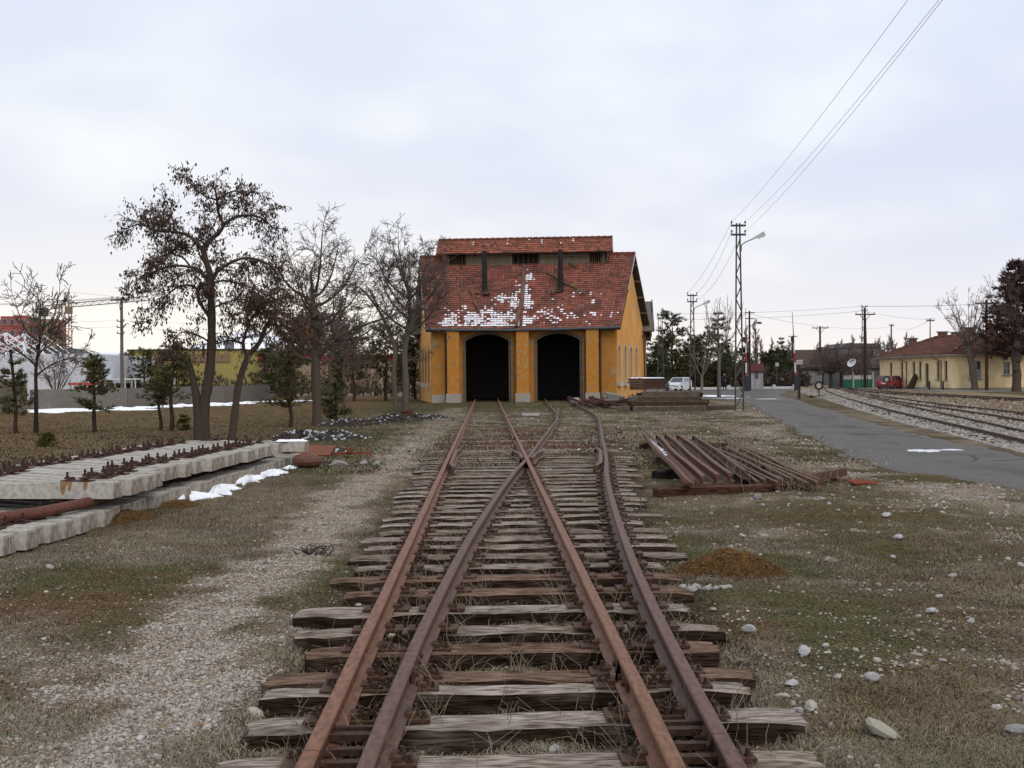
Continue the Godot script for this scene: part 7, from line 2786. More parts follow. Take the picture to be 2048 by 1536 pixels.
# ---------------------------------------------------------------- cars, person
func car(called: String, label: String, at: Vector3, turn: float, tint: Color) -> void:
	# an estate car; the front looks along +z
	var t := thing(called, label, "car", at, turn)
	var mb := MB.new()
	mb.col = tint
	var rows := [[-2.02, 0.74, 0.34, 0.80], [-1.98, 0.80, 0.26, 0.93], [-1.2, 0.83, 0.24, 0.95], [0.75, 0.83, 0.24, 0.93], [1.45, 0.81, 0.25, 0.84], [1.90, 0.76, 0.27, 0.72], [2.03, 0.66, 0.34, 0.60]]
	for i in rows.size() - 1:
		var a: Array = rows[i]
		var b: Array = rows[i + 1]
		mb.hexa([Vector3(-b[1], b[2], b[0]), Vector3(b[1], b[2], b[0]), Vector3(a[1], a[2], a[0]), Vector3(-a[1], a[2], a[0]), Vector3(-b[1] * 0.93, b[3], b[0]), Vector3(b[1] * 0.93, b[3], b[0]), Vector3(a[1] * 0.93, a[3], a[0]), Vector3(-a[1] * 0.93, a[3], a[0])])
	# roof and pillars
	mb.hexa([Vector3(-0.60, 1.36, 0.05), Vector3(0.60, 1.36, 0.05), Vector3(0.58, 1.36, -1.68), Vector3(-0.58, 1.36, -1.68), Vector3(-0.55, 1.42, 0.0), Vector3(0.55, 1.42, 0.0), Vector3(0.53, 1.42, -1.64), Vector3(-0.53, 1.42, -1.64)])
	for s in [-1.0, 1.0]:
		for q in [[Vector3(0.74, 0.9, 0.74), Vector3(0.58, 1.38, 0.04)], [Vector3(0.76, 0.93, -0.35), Vector3(0.59, 1.38, -0.4)], [Vector3(0.76, 0.93, -1.15), Vector3(0.59, 1.38, -1.1)], [Vector3(0.74, 0.93, -1.9), Vector3(0.56, 1.38, -1.64)]]:
			mb.beam(q[0] * Vector3(s, 1, 1), q[1] * Vector3(s, 1, 1), 0.075, 0.075)
	part("body", mb, mats.car_paint, t)
	for q in [["windscreen", [Vector3(-0.72, 0.91, 0.72), Vector3(0.72, 0.91, 0.72), Vector3(0.57, 1.37, 0.06), Vector3(-0.57, 1.37, 0.06)]], ["rear_window", [Vector3(0.70, 0.94, -1.93), Vector3(-0.70, 0.94, -1.93), Vector3(-0.54, 1.37, -1.67), Vector3(0.54, 1.37, -1.67)]]]:
		mb = MB.new()
		var n: Vector3 = (q[1][1] - q[1][0]).cross(q[1][3] - q[1][0]).normalized() * 0.012
		mb.hexa([q[1][0] - n, q[1][1] - n, q[1][2] - n, q[1][3] - n, q[1][0] + n, q[1][1] + n, q[1][2] + n, q[1][3] + n])
		part(q[0], mb, mats.dark_glass, t)
	for s in [-1.0, 1.0]:
		for q in [[0.62, -0.34], [-0.40, -1.12], [-1.2, -1.82]]:
			mb = MB.new()
			var a := Vector3(s * 0.755, 0.94, q[0])
			var b := Vector3(s * 0.755, 0.94, q[1])
			var c := Vector3(s * 0.60, 1.36, minf(q[1] + 0.08, -0.4) if q[1] > -1.5 else -1.62)
			var d := Vector3(s * 0.60, 1.36, minf(q[0], 0.04))
			if s > 0:
				mb.quad(a, b, c, d)
			else:
				mb.quad(b, a, d, c)
			part("side_window", mb, mats.dark_glass, t)
		for z in [1.28, -1.25]:
			mb = MB.new()
			mb.lathe([Vector2(0.0, -0.09), Vector2(0.27, -0.09), Vector2(0.30, -0.05), Vector2(0.30, 0.05), Vector2(0.27, 0.09), Vector2(0.0, 0.09)], Vector3(s * 0.76, 0.30, z), 16, Basis(Vector3.BACK, PI / 2))
			var wh := part("wheel", mb, mats.rubber, t)
			mb = MB.new()
			mb.col = Color(0.25, 0.25, 0.26)
			mb.lathe([Vector2(0.0, 0.02), Vector2(0.10, 0.03), Vector2(0.19, 0.0), Vector2(0.19, -0.02)], Vector3(s * 0.85, 0.30, z), 12, Basis(Vector3.BACK, -s * PI / 2))
			part("rim", mb, mats.steel, wh)
		mb = MB.new()
		mb.col = tint
		mb.box(Vector3(s * 0.86, 0.98, 0.55), Vector3(0.18, 0.12, 0.10))
		part("mirror", mb, mats.car_paint, t)
		mb = MB.new()
		mb.box(Vector3(s * 0.52, 0.62, 1.97), Vector3(0.32, 0.14, 0.10))
		part("headlight", mb, mats.lamp_glass, t)
		mb = MB.new()
		mb.col = Color(0.30, 0.02, 0.02)
		mb.box(Vector3(s * 0.66, 0.72, -2.00), Vector3(0.16, 0.28, 0.06))
		part("tail_light", mb, mats.paint, t)
	for z in [2.02, -2.04]:
		mb = MB.new()
		mb.col = Color(0.05, 0.05, 0.05)
		mb.box(Vector3(0, 0.42, z), Vector3(1.46, 0.16, 0.10))
		part("bumper", mb, mats.paint, t)
		mb = MB.new()
		mb.col = Color(0.66, 0.66, 0.66)
		mb.box(Vector3(0, 0.46 if z > 0 else 0.68, z + signf(z) * 0.055 if z > 0 else -2.03), Vector3(0.5, 0.11, 0.02))
		part("number_plate", mb, mats.paint, t)
	mb = MB.new()
	mb.col = Color(0.04, 0.04, 0.04)
	mb.box(Vector3(0, 0.60, 2.0), Vector3(0.62, 0.12, 0.05))
	part("grille", mb, mats.paint, t)


func bone(p: Vector3, b: Array) -> float:
	var a: Vector3 = b[0]
	var d: Vector3 = b[1] - a
	var t := clampf((p - a).dot(d) / maxf(d.length_squared(), 1e-6), 0.0, 1.0)
	return (p - a - d * t).length() - lerpf(b[2], b[3], t)


func body_mesh(mb: MB, bones: Array, lo: Vector3, hi: Vector3, cell: float, k: float) -> void:   # surface nets over joined tapered capsules
	var nx := int((hi.x - lo.x) / cell) + 2
	var ny := int((hi.y - lo.y) / cell) + 2
	var nz_ := int((hi.z - lo.z) / cell) + 2
	var f := PackedFloat32Array()
	f.resize(nx * ny * nz_)
	for y in ny:
		for z in nz_:
			for x in nx:
				var p := lo + Vector3(x, y, z) * cell
				var d := 9.0
				for b in bones:
					var e := bone(p, b)
					if e > d + k:
						continue
					var h := clampf(0.5 + 0.5 * (d - e) / k, 0.0, 1.0)
					d = lerpf(d, e, h) - k * h * (1.0 - h)
				f[(y * nz_ + z) * nx + x] = d
	var vert := {}
	var cols := {}
	for y in ny - 1:
		for z in nz_ - 1:
			for x in nx - 1:
				var s := Vector3.ZERO
				var n := 0
				var v := []
				for c in 8:
					v.push_back(f[((y + (c >> 1 & 1)) * nz_ + z + (c >> 2)) * nx + x + (c & 1)])
				for e in [[0, 1], [2, 3], [4, 5], [6, 7], [0, 2], [1, 3], [4, 6], [5, 7], [0, 4], [1, 5], [2, 6], [3, 7]]:
					var a: float = v[e[0]]
					var b: float = v[e[1]]
					if (a < 0.0) != (b < 0.0):
						var t := a / (a - b)
						var pa := Vector3(e[0] & 1, e[0] >> 1 & 1, e[0] >> 2)
						var pb := Vector3(e[1] & 1, e[1] >> 1 & 1, e[1] >> 2)
						s += pa.lerp(pb, t)
						n += 1
				if n:
					var p := lo + (Vector3(x, y, z) + s / n) * cell
					var key := (y * nz_ + z) * nx + x
					vert[key] = p
					var best := 9.0
					for b in bones:
						var e := bone(p, b)
						if e < best:
							best = e
							cols[key] = b[4]
	for key in vert:
		var x: int = key % nx
		var z: int = key / nx % nz_
		var y: int = key / nx / nz_
		var here: float = f[key]
		for ax in 3:
			var st: int = [1, nx * nz_, nx][ax]
			if key + st >= f.size() or (here < 0.0) == (f[key + st] < 0.0):
				continue
			var u: int = [nx * nz_, nx, 1][ax]
			var w: int = [nx, 1, nx * nz_][ax]
			var q := [key, key - u, key - u - w, key - w]
			if not (vert.has(q[1]) and vert.has(q[2]) and vert.has(q[3])):
				continue
			mb.col = cols[key]
			if here < 0.0:
				mb.quad(vert[q[0]], vert[q[1]], vert[q[2]], vert[q[3]])
			else:
				mb.quad(vert[q[3]], vert[q[2]], vert[q[1]], vert[q[0]])


func vehicles_and_people() -> void:
	car("parked_car", "white estate car parked facing the photographer behind the timber pile", Vector3(19.9, 0, -111.0), deg_to_rad(-30), Color(0.66, 0.67, 0.69))
	car("parked_car", "red estate car parked with its back to us by the station house", Vector3(40.6, 0, -106.5), deg_to_rad(134), Color(0.38, 0.02, 0.03))
	var coat := Color(0.016, 0.017, 0.024)
	var trousers := Color(0.014, 0.014, 0.017)
	var skin := Color(0.36, 0.22, 0.155)
	var hair := Color(0.02, 0.016, 0.013)
	var shoe := Color(0.012, 0.011, 0.011)
	var t := thing("person", "person in a dark coat and trousers walking on the yard with hands held in front", "person", Vector3(24.9, 0.03, -112.0), 0.25)
	var bones := [[Vector3(0, 1.0, 0), Vector3(0, 1.36, 0.01), 0.155, 0.165, coat], [Vector3(-0.15, 1.40, 0), Vector3(0.15, 1.40, 0), 0.085, 0.085, coat], [Vector3(-0.07, 0.92, 0), Vector3(0.07, 0.92, 0), 0.135, 0.135, coat],
		[Vector3(0, 1.42, 0.0), Vector3(0, 1.53, 0.02), 0.058, 0.052, skin], [Vector3(0, 1.60, 0.03), Vector3(0, 1.645, 0.02), 0.082, 0.092, skin], [Vector3(0, 1.64, -0.01), Vector3(0, 1.675, -0.005), 0.096, 0.092, hair], [Vector3(0, 1.60, 0.115), Vector3(0, 1.585, 0.125), 0.014, 0.017, skin],
		[Vector3(-0.21, 1.38, 0), Vector3(-0.27, 1.10, 0.0), 0.068, 0.055, coat], [Vector3(-0.27, 1.10, 0.0), Vector3(-0.07, 0.99, 0.21), 0.053, 0.042, coat], [Vector3(0.21, 1.38, 0), Vector3(0.28, 1.11, -0.01), 0.068, 0.055, coat], [Vector3(0.28, 1.11, -0.01), Vector3(0.08, 1.02, 0.21), 0.053, 0.042, coat],
		[Vector3(-0.09, 0.90, 0), Vector3(-0.11, 0.48, 0.06), 0.095, 0.066, trousers], [Vector3(-0.11, 0.48, 0.06), Vector3(-0.11, 0.09, -0.06), 0.064, 0.045, trousers], [Vector3(0.09, 0.90, 0), Vector3(0.12, 0.48, 0.02), 0.095, 0.066, trousers], [Vector3(0.12, 0.48, 0.02), Vector3(0.13, 0.09, 0.08), 0.064, 0.045, trousers],
		[Vector3(-0.11, 0.045, -0.09), Vector3(-0.12, 0.035, 0.09), 0.045, 0.036, shoe], [Vector3(0.13, 0.045, 0.05), Vector3(0.14, 0.035, 0.23), 0.045, 0.036, shoe]]
	var mb := MB.new()
	body_mesh(mb, bones, Vector3(-0.42, -0.03, -0.24), Vector3(0.42, 1.82, 0.34), 0.022, 0.05)
	# hands clasped in front: a palm, four fingers and a thumb each
	for s in [-1.0, 1.0]:
		var hand := []
		var wr := Vector3(s * 0.065, 1.005, 0.225)
		hand.push_back([wr, wr + Vector3(-s * 0.05, -0.015, 0.035), 0.026, 0.028, skin])
		for i in 4:
			var kn := wr + Vector3(-s * 0.055, 0.012 - 0.019 * i, 0.045)
			hand.push_back([kn, kn + Vector3(-s * 0.034, -0.01, 0.012 + 0.003 * (1.5 - absf(i - 1.5))), 0.0095, 0.009, skin])
			hand.push_back([kn + Vector3(-s * 0.034, -0.01, 0.014), kn + Vector3(-s * 0.045, -0.022, -0.012), 0.009, 0.008, skin])
		hand.push_back([wr + Vector3(-s * 0.015, 0.02, 0.01), wr + Vector3(-s * 0.045, 0.045, 0.035), 0.011, 0.009, skin])
		body_mesh(mb, hand, wr + Vector3(-0.13, -0.11, -0.06), wr + Vector3(0.13, 0.08, 0.1), 0.009, 0.010)
	part("body", mb, mats.cloth, t)


# ---------------------------------------------------------------- stacks beside the track
func concrete_stack() -> void:
	var rng := rngs(121)
	# one sleeper: a tapered concrete beam, dark cut ends, two rusty fastenings
	var mb := MB.new()
	var secs := [[-1.25, 0.195], [-0.5, 0.205], [0.0, 0.175], [0.5, 0.205], [1.25, 0.195]]
	for i in 4:
		var a: Array = secs[i]
		var b: Array = secs[i + 1]
		mb.col = Color(0.47, 0.45, 0.41)
		mb.hexa([Vector3(a[0], 0, 0.135), Vector3(b[0], 0, 0.135), Vector3(b[0], 0, -0.135), Vector3(a[0], 0, -0.135), Vector3(a[0], a[1], 0.10), Vector3(b[0], b[1], 0.10), Vector3(b[0], b[1], -0.10), Vector3(a[0], a[1], -0.10)])
	var body_m := mb.mesh(mats.concrete)
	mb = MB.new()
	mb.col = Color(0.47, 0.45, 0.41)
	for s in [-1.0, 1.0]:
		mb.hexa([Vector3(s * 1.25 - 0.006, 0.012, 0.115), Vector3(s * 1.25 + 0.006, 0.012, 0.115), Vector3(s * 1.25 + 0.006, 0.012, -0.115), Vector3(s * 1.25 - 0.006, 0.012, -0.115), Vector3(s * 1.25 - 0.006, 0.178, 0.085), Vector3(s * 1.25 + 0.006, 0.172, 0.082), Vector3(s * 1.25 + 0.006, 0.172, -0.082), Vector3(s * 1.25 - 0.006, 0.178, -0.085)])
	var end_m := mb.mesh(mats.wood_upright)   # streaked darker than the body by the upright wood grain texture
	mb = MB.new()
	mb.col = Color(0.075, 0.036, 0.028)
	mb.box(Vector3(0, 0.008, 0), Vector3(0.38, 0.016, 0.15))
	for s in [-1.0, 1.0]:
		mb.box(Vector3(s * 0.085, 0.028, 0), Vector3(0.035, 0.03, 0.15))
		mb.box(Vector3(s * 0.11, 0.042, 0), Vector3(0.08, 0.022, 0.10))
	var plate_m := mb.mesh(mats.rust)
	mb = MB.new()
	mb.col = Color(0.055, 0.026, 0.022)
	mb.lathe([Vector2(0.030, 0.0), Vector2(0.030, 0.03), Vector2(0.017, 0.03), Vector2(0.017, 0.085), Vector2(0.0, 0.085)], Vector3.ZERO, 6)
	var bolt_m := mb.mesh(mats.rust)
	var proto: Node3D
	var stain_at := Transform3D()
	for layer in 2:
		var n := 36 if layer == 0 else 25
		for i in n:
			var f := i * 0.298
			var z := -11.25 - f if layer == 0 else -13.42 - f
			var jut := rng.randf_range(-0.05, 0.05)
			if layer == 1:
				jut += 0.16 if i < 5 else (-0.06 if i < 12 else 0.03)
			var edge := -4.86 + (absf(z) - 11.25) * 0.092
			var at := Vector3(edge - 1.25 + jut, (0.0 if layer == 0 else 0.335) + rng.randf_range(-0.006, 0.008), z)
			var turn := deg_to_rad(-5.2) + rng.randf_range(-0.02, 0.02)
			var label := "grey concrete sleeper in the %s layer of the stack, %s from the near end" % ["lower" if layer == 0 else "upper", ORD[i]]
			if layer == 1 and i == 0:
				stain_at = Transform3D(Basis(Vector3.UP, turn), at)
			if proto == null:
				proto = thing("concrete_sleeper", label, "concrete sleeper", at, turn, "stacked concrete sleepers")
				put("beam_body", body_m, proto)
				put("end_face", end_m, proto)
				for x in [-0.75, 0.75]:
					var p := put("fastening", plate_m, proto, Vector3(x, 0.201, 0))
					for s in [-1.0, 1.0]:
						put("bolt", bolt_m, p, Vector3(s * 0.135, 0.03, 0.0))
			else:
				copy(proto, at, turn, label, 1.0, "stacked concrete sleepers")
	# rust that has run down the first upper sleeper from its fastening
	var first: Node3D
	for c in get_children():
		if c.has_meta("label") and str(c.get_meta("label")) == "grey concrete sleeper in the upper layer of the stack, first from the near end":
			first = c
	for x in [0.62, 0.70, 0.90]:
		var st := MB.new()
		st.col = Color(0.30, 0.175, 0.085)
		var w := 0.018 if x > 0.65 else 0.03
		var q := [Vector3(x - w * 1.6, 0.203, 0.1015), Vector3(x - w, 0.12, 0.1175), Vector3(x - w * 0.5, 0.05 if x < 0.65 else 0.10, 0.128 if x < 0.65 else 0.121)]
		for k in 2:
			var a: Vector3 = q[k]
			var b: Vector3 = q[k + 1]
			st.quad(b, b + Vector3((x - b.x) * 2.0, 0, 0), a + Vector3((x - a.x) * 2.0, 0, 0), a)
		part("rust_stain", st, mats.concrete, first)
	# odd ones at the far end
	copy(proto, Vector3(-4.75, 0.34, -21.35), deg_to_rad(-12), "snow-dusted concrete sleeper lying askew at the far end of the stack", 1.0)
	copy(proto, Vector3(-4.9, 0.03, -22.15), deg_to_rad(-9), "concrete sleeper on the ground just beyond the far end of the stack", 1.0)
	mb = MB.new()
	mb.hexa([Vector3(-4.1, 0.535, -21.0), Vector3(-3.5, 0.535, -21.1), Vector3(-3.55, 0.535, -21.33), Vector3(-4.2, 0.535, -21.3), Vector3(-4.05, 0.575, -21.05), Vector3(-3.58, 0.57, -21.13), Vector3(-3.62, 0.565, -21.3), Vector3(-4.1, 0.57, -21.27)])
	top("snow", mb, mats.snow, "small cap of snow on the last concrete sleeper of the stack", "snow", "", "stuff")
	# bearers between the layers
	for q in [[Vector3(-5.25, 0.275, -13.2), Vector3(-4.45, 0.275, -20.9), "dark timber bearer between the two layers, nearer the track"], [Vector3(-7.0, 0.275, -13.2), Vector3(-6.2, 0.275, -20.9), "dark timber bearer between the two layers, farther from the track"]]:
		mb = MB.new()
		mb.col = Color(0.07, 0.05, 0.04)
		mb.beam(q[0], q[1], 0.14, 0.118)
		top("bearer", mb, mats.wood, q[2], "timber")
	mb = MB.new()
	mb.col = Color(0.15, 0.06, 0.045)
	mb.tube([Vector3(-5.45, 0.27, -11.75), Vector3(-5.05, 0.285, -12.3), Vector3(-4.85, 0.29, -13.2), Vector3(-4.8, 0.29, -14.0)], [0.062, 0.068, 0.066, 0.06], 10)
	top("rusty_pipe", mb, mats.rust, "rusty pipe wedged under the upper layer of concrete sleepers", "pipe")
	# scrap at the far end
	mb = MB.new()
	mb.col = Color(0.22, 0.085, 0.045)
	mb.box(Vector3(-3.55, 0.27, -22.3), Vector3(0.72, 0.02, 0.5), Basis(Vector3.UP, -0.1) * Basis(Vector3.RIGHT, 0.35))
	mb.box(Vector3(-2.95, 0.20, -22.4), Vector3(1.1, 0.06, 0.08), Basis(Vector3.UP, 0.05))
	mb.box(Vector3(-2.85, 0.27, -22.35), Vector3(0.12, 0.12, 0.08))
	top("rusty_plate", mb, mats.rust, "rust-red steel plate with a bar propped at the end of the sleeper stack", "steel plate")
	mb = MB.new()
	mb.col = Color(0.16, 0.075, 0.05)
	var prof := []
	for i in 9:
		var a := PI * i / 8.0
		prof.push_back(Vector2(0.30 * sin(a), 0.16 - 0.16 * cos(a)))
	mb.lathe(prof, Vector3(-3.5, 0.0, -20.95), 12)
	top("rusty_drum", mb, mats.rust, "rusty dented buoy-like drum below the steel plate", "drum")
	for q in [[-2.95, -21.2, 0.35, 0.3, "tilted grey concrete lump nearest the rusty drum"], [-2.45, -21.5, 0.26, 1.2, "grey concrete lump second from the rusty drum"], [-2.15, -21.0, 0.30, 2.0, "grey concrete lump closest to the gravel path"], [-1.95, -22.3, 0.24, 0.8, "small grey concrete lump beyond the rusty bar"]]:
		mb = MB.new()
		mb.col = Color(0.30, 0.30, 0.295)
		mb.rock(Vector3(q[0], 0.06, q[1]), Vector3(q[2] * 1.2, q[2] * 0.6, q[2] * 0.7), rng, Basis(Vector3.UP, q[3]))
		top("concrete_lump", mb, mats.concrete, q[4], "rubble")


func rail_pile() -> void:
	var rng := rngs(131)
	var k := 0
	var names := ["leftmost rusty rail of the pile, lying on its side with snow in its groove", "rusty rail second from the left in the pile", "rusty rail third from the left in the pile", "rusty rail fourth from the left in the pile", "rusty rail fifth from the left in the pile"]
	for q in [[Vector2(2.92, 15.1), Vector2(3.95, 26.2), 1.3], [Vector2(3.12, 15.5), Vector2(4.2, 26.4), 0.06], [Vector2(3.36, 15.7), Vector2(4.45, 26.5), -0.05], [Vector2(3.62, 15.9), Vector2(4.72, 26.2), 0.03], [Vector2(3.95, 16.3), Vector2(5.0, 25.8), -0.08]]:
		var a := Vector3(q[0].x, 0, -q[0].y)
		var b := Vector3(q[1].x, 0, -q[1].y)
		var L := a.distance_to(b)
		var mb := MB.new()
		mb.col = Color(0.16, 0.082, 0.058) * rng.randf_range(0.85, 1.15)
		var p := []
		for i in 11:
			p.push_back(Vector3(0.02 * sin(i * 0.8 + k), 0, -L * i / 10.0))
		mb.sweep(RAIL, p)
		var t := thing("old_rail", names[k], "rail", a + Vector3(0, 0.17 if k else 0.235, 0), atan2(-(b - a).x, -(b - a).z), "pile of old rails")
		var o := part("rail_body", mb, mats.rust, t)
		o.rotation.z = q[2]
		k += 1
	for i in 9:
		var a := Vector3(3.98 + i * 0.118 + rng.randf_range(-0.05, 0.05), 0, -15.1 - rng.randf_range(0, 0.9) - 0.03 * i)
		var b := Vector3(4.5 + i * 0.12 + rng.randf_range(-0.12, 0.12), 0, -23.0 + rng.randf_range(-1.3, 0.9))
		var L := a.distance_to(b)
		var mb := MB.new()
		mb.col = Color(0.17, 0.095, 0.07) * rng.randf_range(0.85, 1.15)
		var p := []
		for j in 11:
			p.push_back(Vector3(0.015 * sin(j * 0.9 + i), 0.01 * sin(j * 0.6 + i * 2.0), -L * j / 10.0))
		var prof := []
		for v in RAIL:
			prof.push_back(v * 0.72)
		mb.sweep(prof, p)
		var t := thing("old_rail", "lighter rusty rail among dry weeds, %s from the left in the right-hand bunch" % ORD[i], "rail", a + Vector3(0, 0.085 + rng.randf_range(0.0, 0.05), 0), atan2(-(b - a).x, -(b - a).z), "pile of old rails")
		part("rail_body", mb, mats.rust, t)
	for q in [[Vector3(5.05, 0.1, -17.0), Vector3(5.85, 0.16, -17.5), "short rusty rail end sticking out to the right of the rail pile"], [Vector3(3.35, 0.06, -21.4), Vector3(5.2, 0.06, -21.9), "dark steel beam end jutting left from under the rail pile"]]:
		var mb := MB.new()
		mb.col = Color(0.12, 0.065, 0.05)
		mb.beam(q[0], q[1], 0.13, 0.13)
		top("steel_bar", mb, mats.rust, q[2], "steel bar")
	k = 0
	for q in [[Vector3(2.42, 0.085, -15.35), Vector3(4.2, 0.085, -15.6), Color(0.17, 0.10, 0.075), "reddish timber under the near ends of the rail pile"], [Vector3(2.85, 0.085, -18.1), Vector3(5.1, 0.085, -18.7), Color(0.06, 0.06, 0.06), "charred timber block poking out left of the rail pile"], [Vector3(3.6, 0.085, -25.2), Vector3(5.6, 0.085, -25.0), Color(0.13, 0.09, 0.07), "timber under the far ends of the rail pile"]]:
		var L: float = q[0].distance_to(q[1])
		var m := sleeper_mesh(rng, q[2], q[2] * 0.6, L, 0.22, 0.17)
		var t := thing("bearer", q[3], "timber", (q[0] + q[1]) / 2 + Vector3(0, 0.08, 0), atan2(-(q[1] - q[0]).z, (q[1] - q[0]).x))
		put("beam_body", m, t)
	var sn := MB.new()
	for i in 9:
		var f := 0.16 + i * 0.052
		var p := Vector3(2.92, 0.255, -15.1).lerp(Vector3(3.95, 0.255, -26.2), 0.30 + f)
		sn.blob(p, Vector3(0.07, 0.05, 0.62), rng, 0.15)
	top("snow", sn, mats.snow, "thin line of snow caught in the leftmost rail of the pile", "snow", "", "stuff")
	var mb := MB.new()
	for i in 260:
		var p := Vector3(rng.randf_range(3.7, 5.3), 0.0, -rng.randf_range(14.9, 24.0))
		var d := Vector3(rng.randfn(0, 0.35), 1.0, rng.randfn(0, 0.35)).normalized()
		var l := rng.randf_range(0.2, 0.55)
		mb.col = Color(0.34, 0.27, 0.19) * rng.randf_range(0.5, 1.1)
		mb.tube([p, p + d * l * 0.6, p + d * l + Vector3(rng.randfn(0, 0.1), -0.03, rng.randfn(0, 0.1))], [0.004, 0.003, 0.0015], 3, false)
		if i % 2:
			mb.tube([p + d * l * 0.5, p + d * l * 0.7 + Vector3(rng.randfn(0, 0.12), 0.05, rng.randfn(0, 0.12))], [0.003, 0.0015], 3, false)
	top("dry_weeds", mb, mats.twig, "dry weeds growing up through the pile of old rails", "weeds", "", "stuff")


func timber_pile() -> void:
	var rng := rngs(141)
	var list := [[7.05, 0.13, -51.6, 3.5, 0.26, 0.02, Color(0.33, 0.29, 0.26), "pale squared timber at the bottom front of the pile"],
		[7.0, 0.36, -51.9, 3.7, 0.25, -0.02, Color(0.20, 0.145, 0.11), "brown timber on top of the pale front one"],
		[7.25, 0.60, -52.2, 3.1, 0.25, 0.03, Color(0.25, 0.21, 0.18), "grey-brown timber third up at the front of the pile"],
		[7.6, 0.84, -52.5, 2.8, 0.26, 0.05, Color(0.36, 0.32, 0.28), "broad pale timber with rotten patches on top of the front stack"],
		[6.3, 0.13, -51.7, 0.6, 0.24, -0.1, Color(0.36, 0.32, 0.28), "short pale timber stub at the left front corner of the pile"],
		[6.9, 0.62, -52.0, 0.42, 0.24, 0.2, Color(0.38, 0.35, 0.31), "square pale block end on the left of the front stack"],
		[6.9, 0.13, -52.6, 3.6, 0.25, 0.0, Color(0.16, 0.115, 0.09), "dark timber at the bottom middle of the pile"],
		[7.0, 0.37, -52.9, 3.5, 0.25, 0.04, Color(0.14, 0.10, 0.08), "dark timber lying behind the brown one"],
		[10.7, 0.13, -52.4, 1.5, 0.2, -0.06, Color(0.30, 0.27, 0.24), "thin grey plank lying right of the pile"],
		[10.7, 0.30, -57.0, 1.1, 0.26, 0.0, Color(0.19, 0.125, 0.085), "round brown log end right of the pile"],
		[7.1, 0.62, -53.6, 3.3, 0.24, -0.03, Color(0.13, 0.095, 0.075), "dark timber in the second row of the pile"],
		[7.6, 0.2, -55.0, 3.4, 0.26, 0.02, Color(0.12, 0.085, 0.068), "dark timber in the hind row, bottom"],
		[7.5, 0.46, -55.0, 3.5, 0.26, -0.03, Color(0.115, 0.08, 0.064), "dark timber in the hind row, second from the bottom"],
		[7.7, 0.72, -55.0, 3.4, 0.26, 0.03, Color(0.13, 0.09, 0.07), "dark timber in the hind row, third from the bottom"]]
	for q in list:
		var tone: Color = q[6]
		var m := sleeper_mesh(rng, tone, tone * 0.55, q[3], q[4], 0.235)
		var t := thing("old_timber", q[7], "timber", Vector3(q[0] + q[3] / 2, q[1] + 0.11, q[2]), q[5], "pile of old timbers beside the shed")
		put("beam_body", m, t)
	# dark rust-brown steel bars stacked on the hind row, snow on top
	for i in 7:
		for j in 3:
			var mb := MB.new()
			mb.col = Color(0.085, 0.045, 0.034) * rng.randf_range(0.75, 1.3)
			var y := 1.03 + i * 0.082
			var x0 := 7.42 + rng.randf_range(-0.12, 0.12) - 0.02 * i
			mb.box(Vector3(x0 + 0.95, y, -54.75 - j * 0.2), Vector3(1.9, 0.07, 0.15), Basis(Vector3.UP, rng.randf_range(-0.03, 0.03)))
			top("steel_sleeper", mb, mats.rust, "rust-brown steel bar stacked on the timbers, %s up, %s from the front" % [ORD[i], ORD[j]], "steel bar", "steel bars stacked on the timbers")
	var sn := MB.new()
	sn.hexa([Vector3(8.0, 1.575, -54.7), Vector3(9.1, 1.575, -54.66), Vector3(9.15, 1.575, -55.1), Vector3(7.9, 1.575, -55.1), Vector3(8.1, 1.625, -54.74), Vector3(9.0, 1.615, -54.7), Vector3(9.05, 1.61, -55.05), Vector3(8.0, 1.62, -55.05)])
	for i in 5:
		sn.blob(Vector3(7.45 + i * 0.11, 1.59, -54.8), Vector3(0.2, 0.08, 0.3), rng, 0.2)
	sn.blob(Vector3(9.3, 1.09, -52.5), Vector3(0.8, 0.06, 0.2), rng, 0.15)
	top("snow", sn, mats.snow, "strip of snow lying on top of the stacked steel bars", "snow", "", "stuff")
	# bent scrap between the pile and the shed
	for i in 16:
		var mb := MB.new()
		mb.col = Color(0.095, 0.045, 0.038) * rng.randf_range(0.7, 1.4)
		var p := Vector3(5.0 + 2.2 * (i + 0.3 * rng.randf()) / 16.0, 0.10 + rng.randf() * 0.30, -rng.randf_range(55.0, 60.0))
		var b := Basis(Vector3.UP, rng.randf_range(-0.7, 0.7)) * Basis(Vector3.BACK, rng.randf_range(-0.35, 0.35))
		var L := rng.randf_range(0.8, 2.0)
		mb.beam(p - b.x * L / 2, p + b.x * L / 2, rng.randf_range(0.10, 0.2), rng.randf_range(0.06, 0.16))
		if i % 3 == 0:
			mb.beam(p + b.x * L / 2, p + b.x * L / 2 + Vector3(0.2, 0.3, 0), 0.1, 0.08)
		top("scrap_steel", mb, mats.rust, "dark rusty scrap steel between the shed and the timber pile, %s from the left" % ORD[i], "scrap", "scrap heap by the shed")
	for q in [[7.9, 0.50, -66.6, 0.10, "grey concrete slab leaning on the shed's right corner, the upper one"], [8.0, 0.25, -66.2, 0.04, "grey concrete slab leaning on the shed's right corner, the lower one"]]:
		var mb := MB.new()
		mb.col = Color(0.25, 0.245, 0.235)
		mb.box(Vector3(q[0], q[1], q[2]), Vector3(1.1, 0.16, 0.9), Basis(Vector3.BACK, -0.2) * Basis(Vector3.RIGHT, q[3]))
		top("concrete_slab", mb, mats.concrete, q[4], "slab")
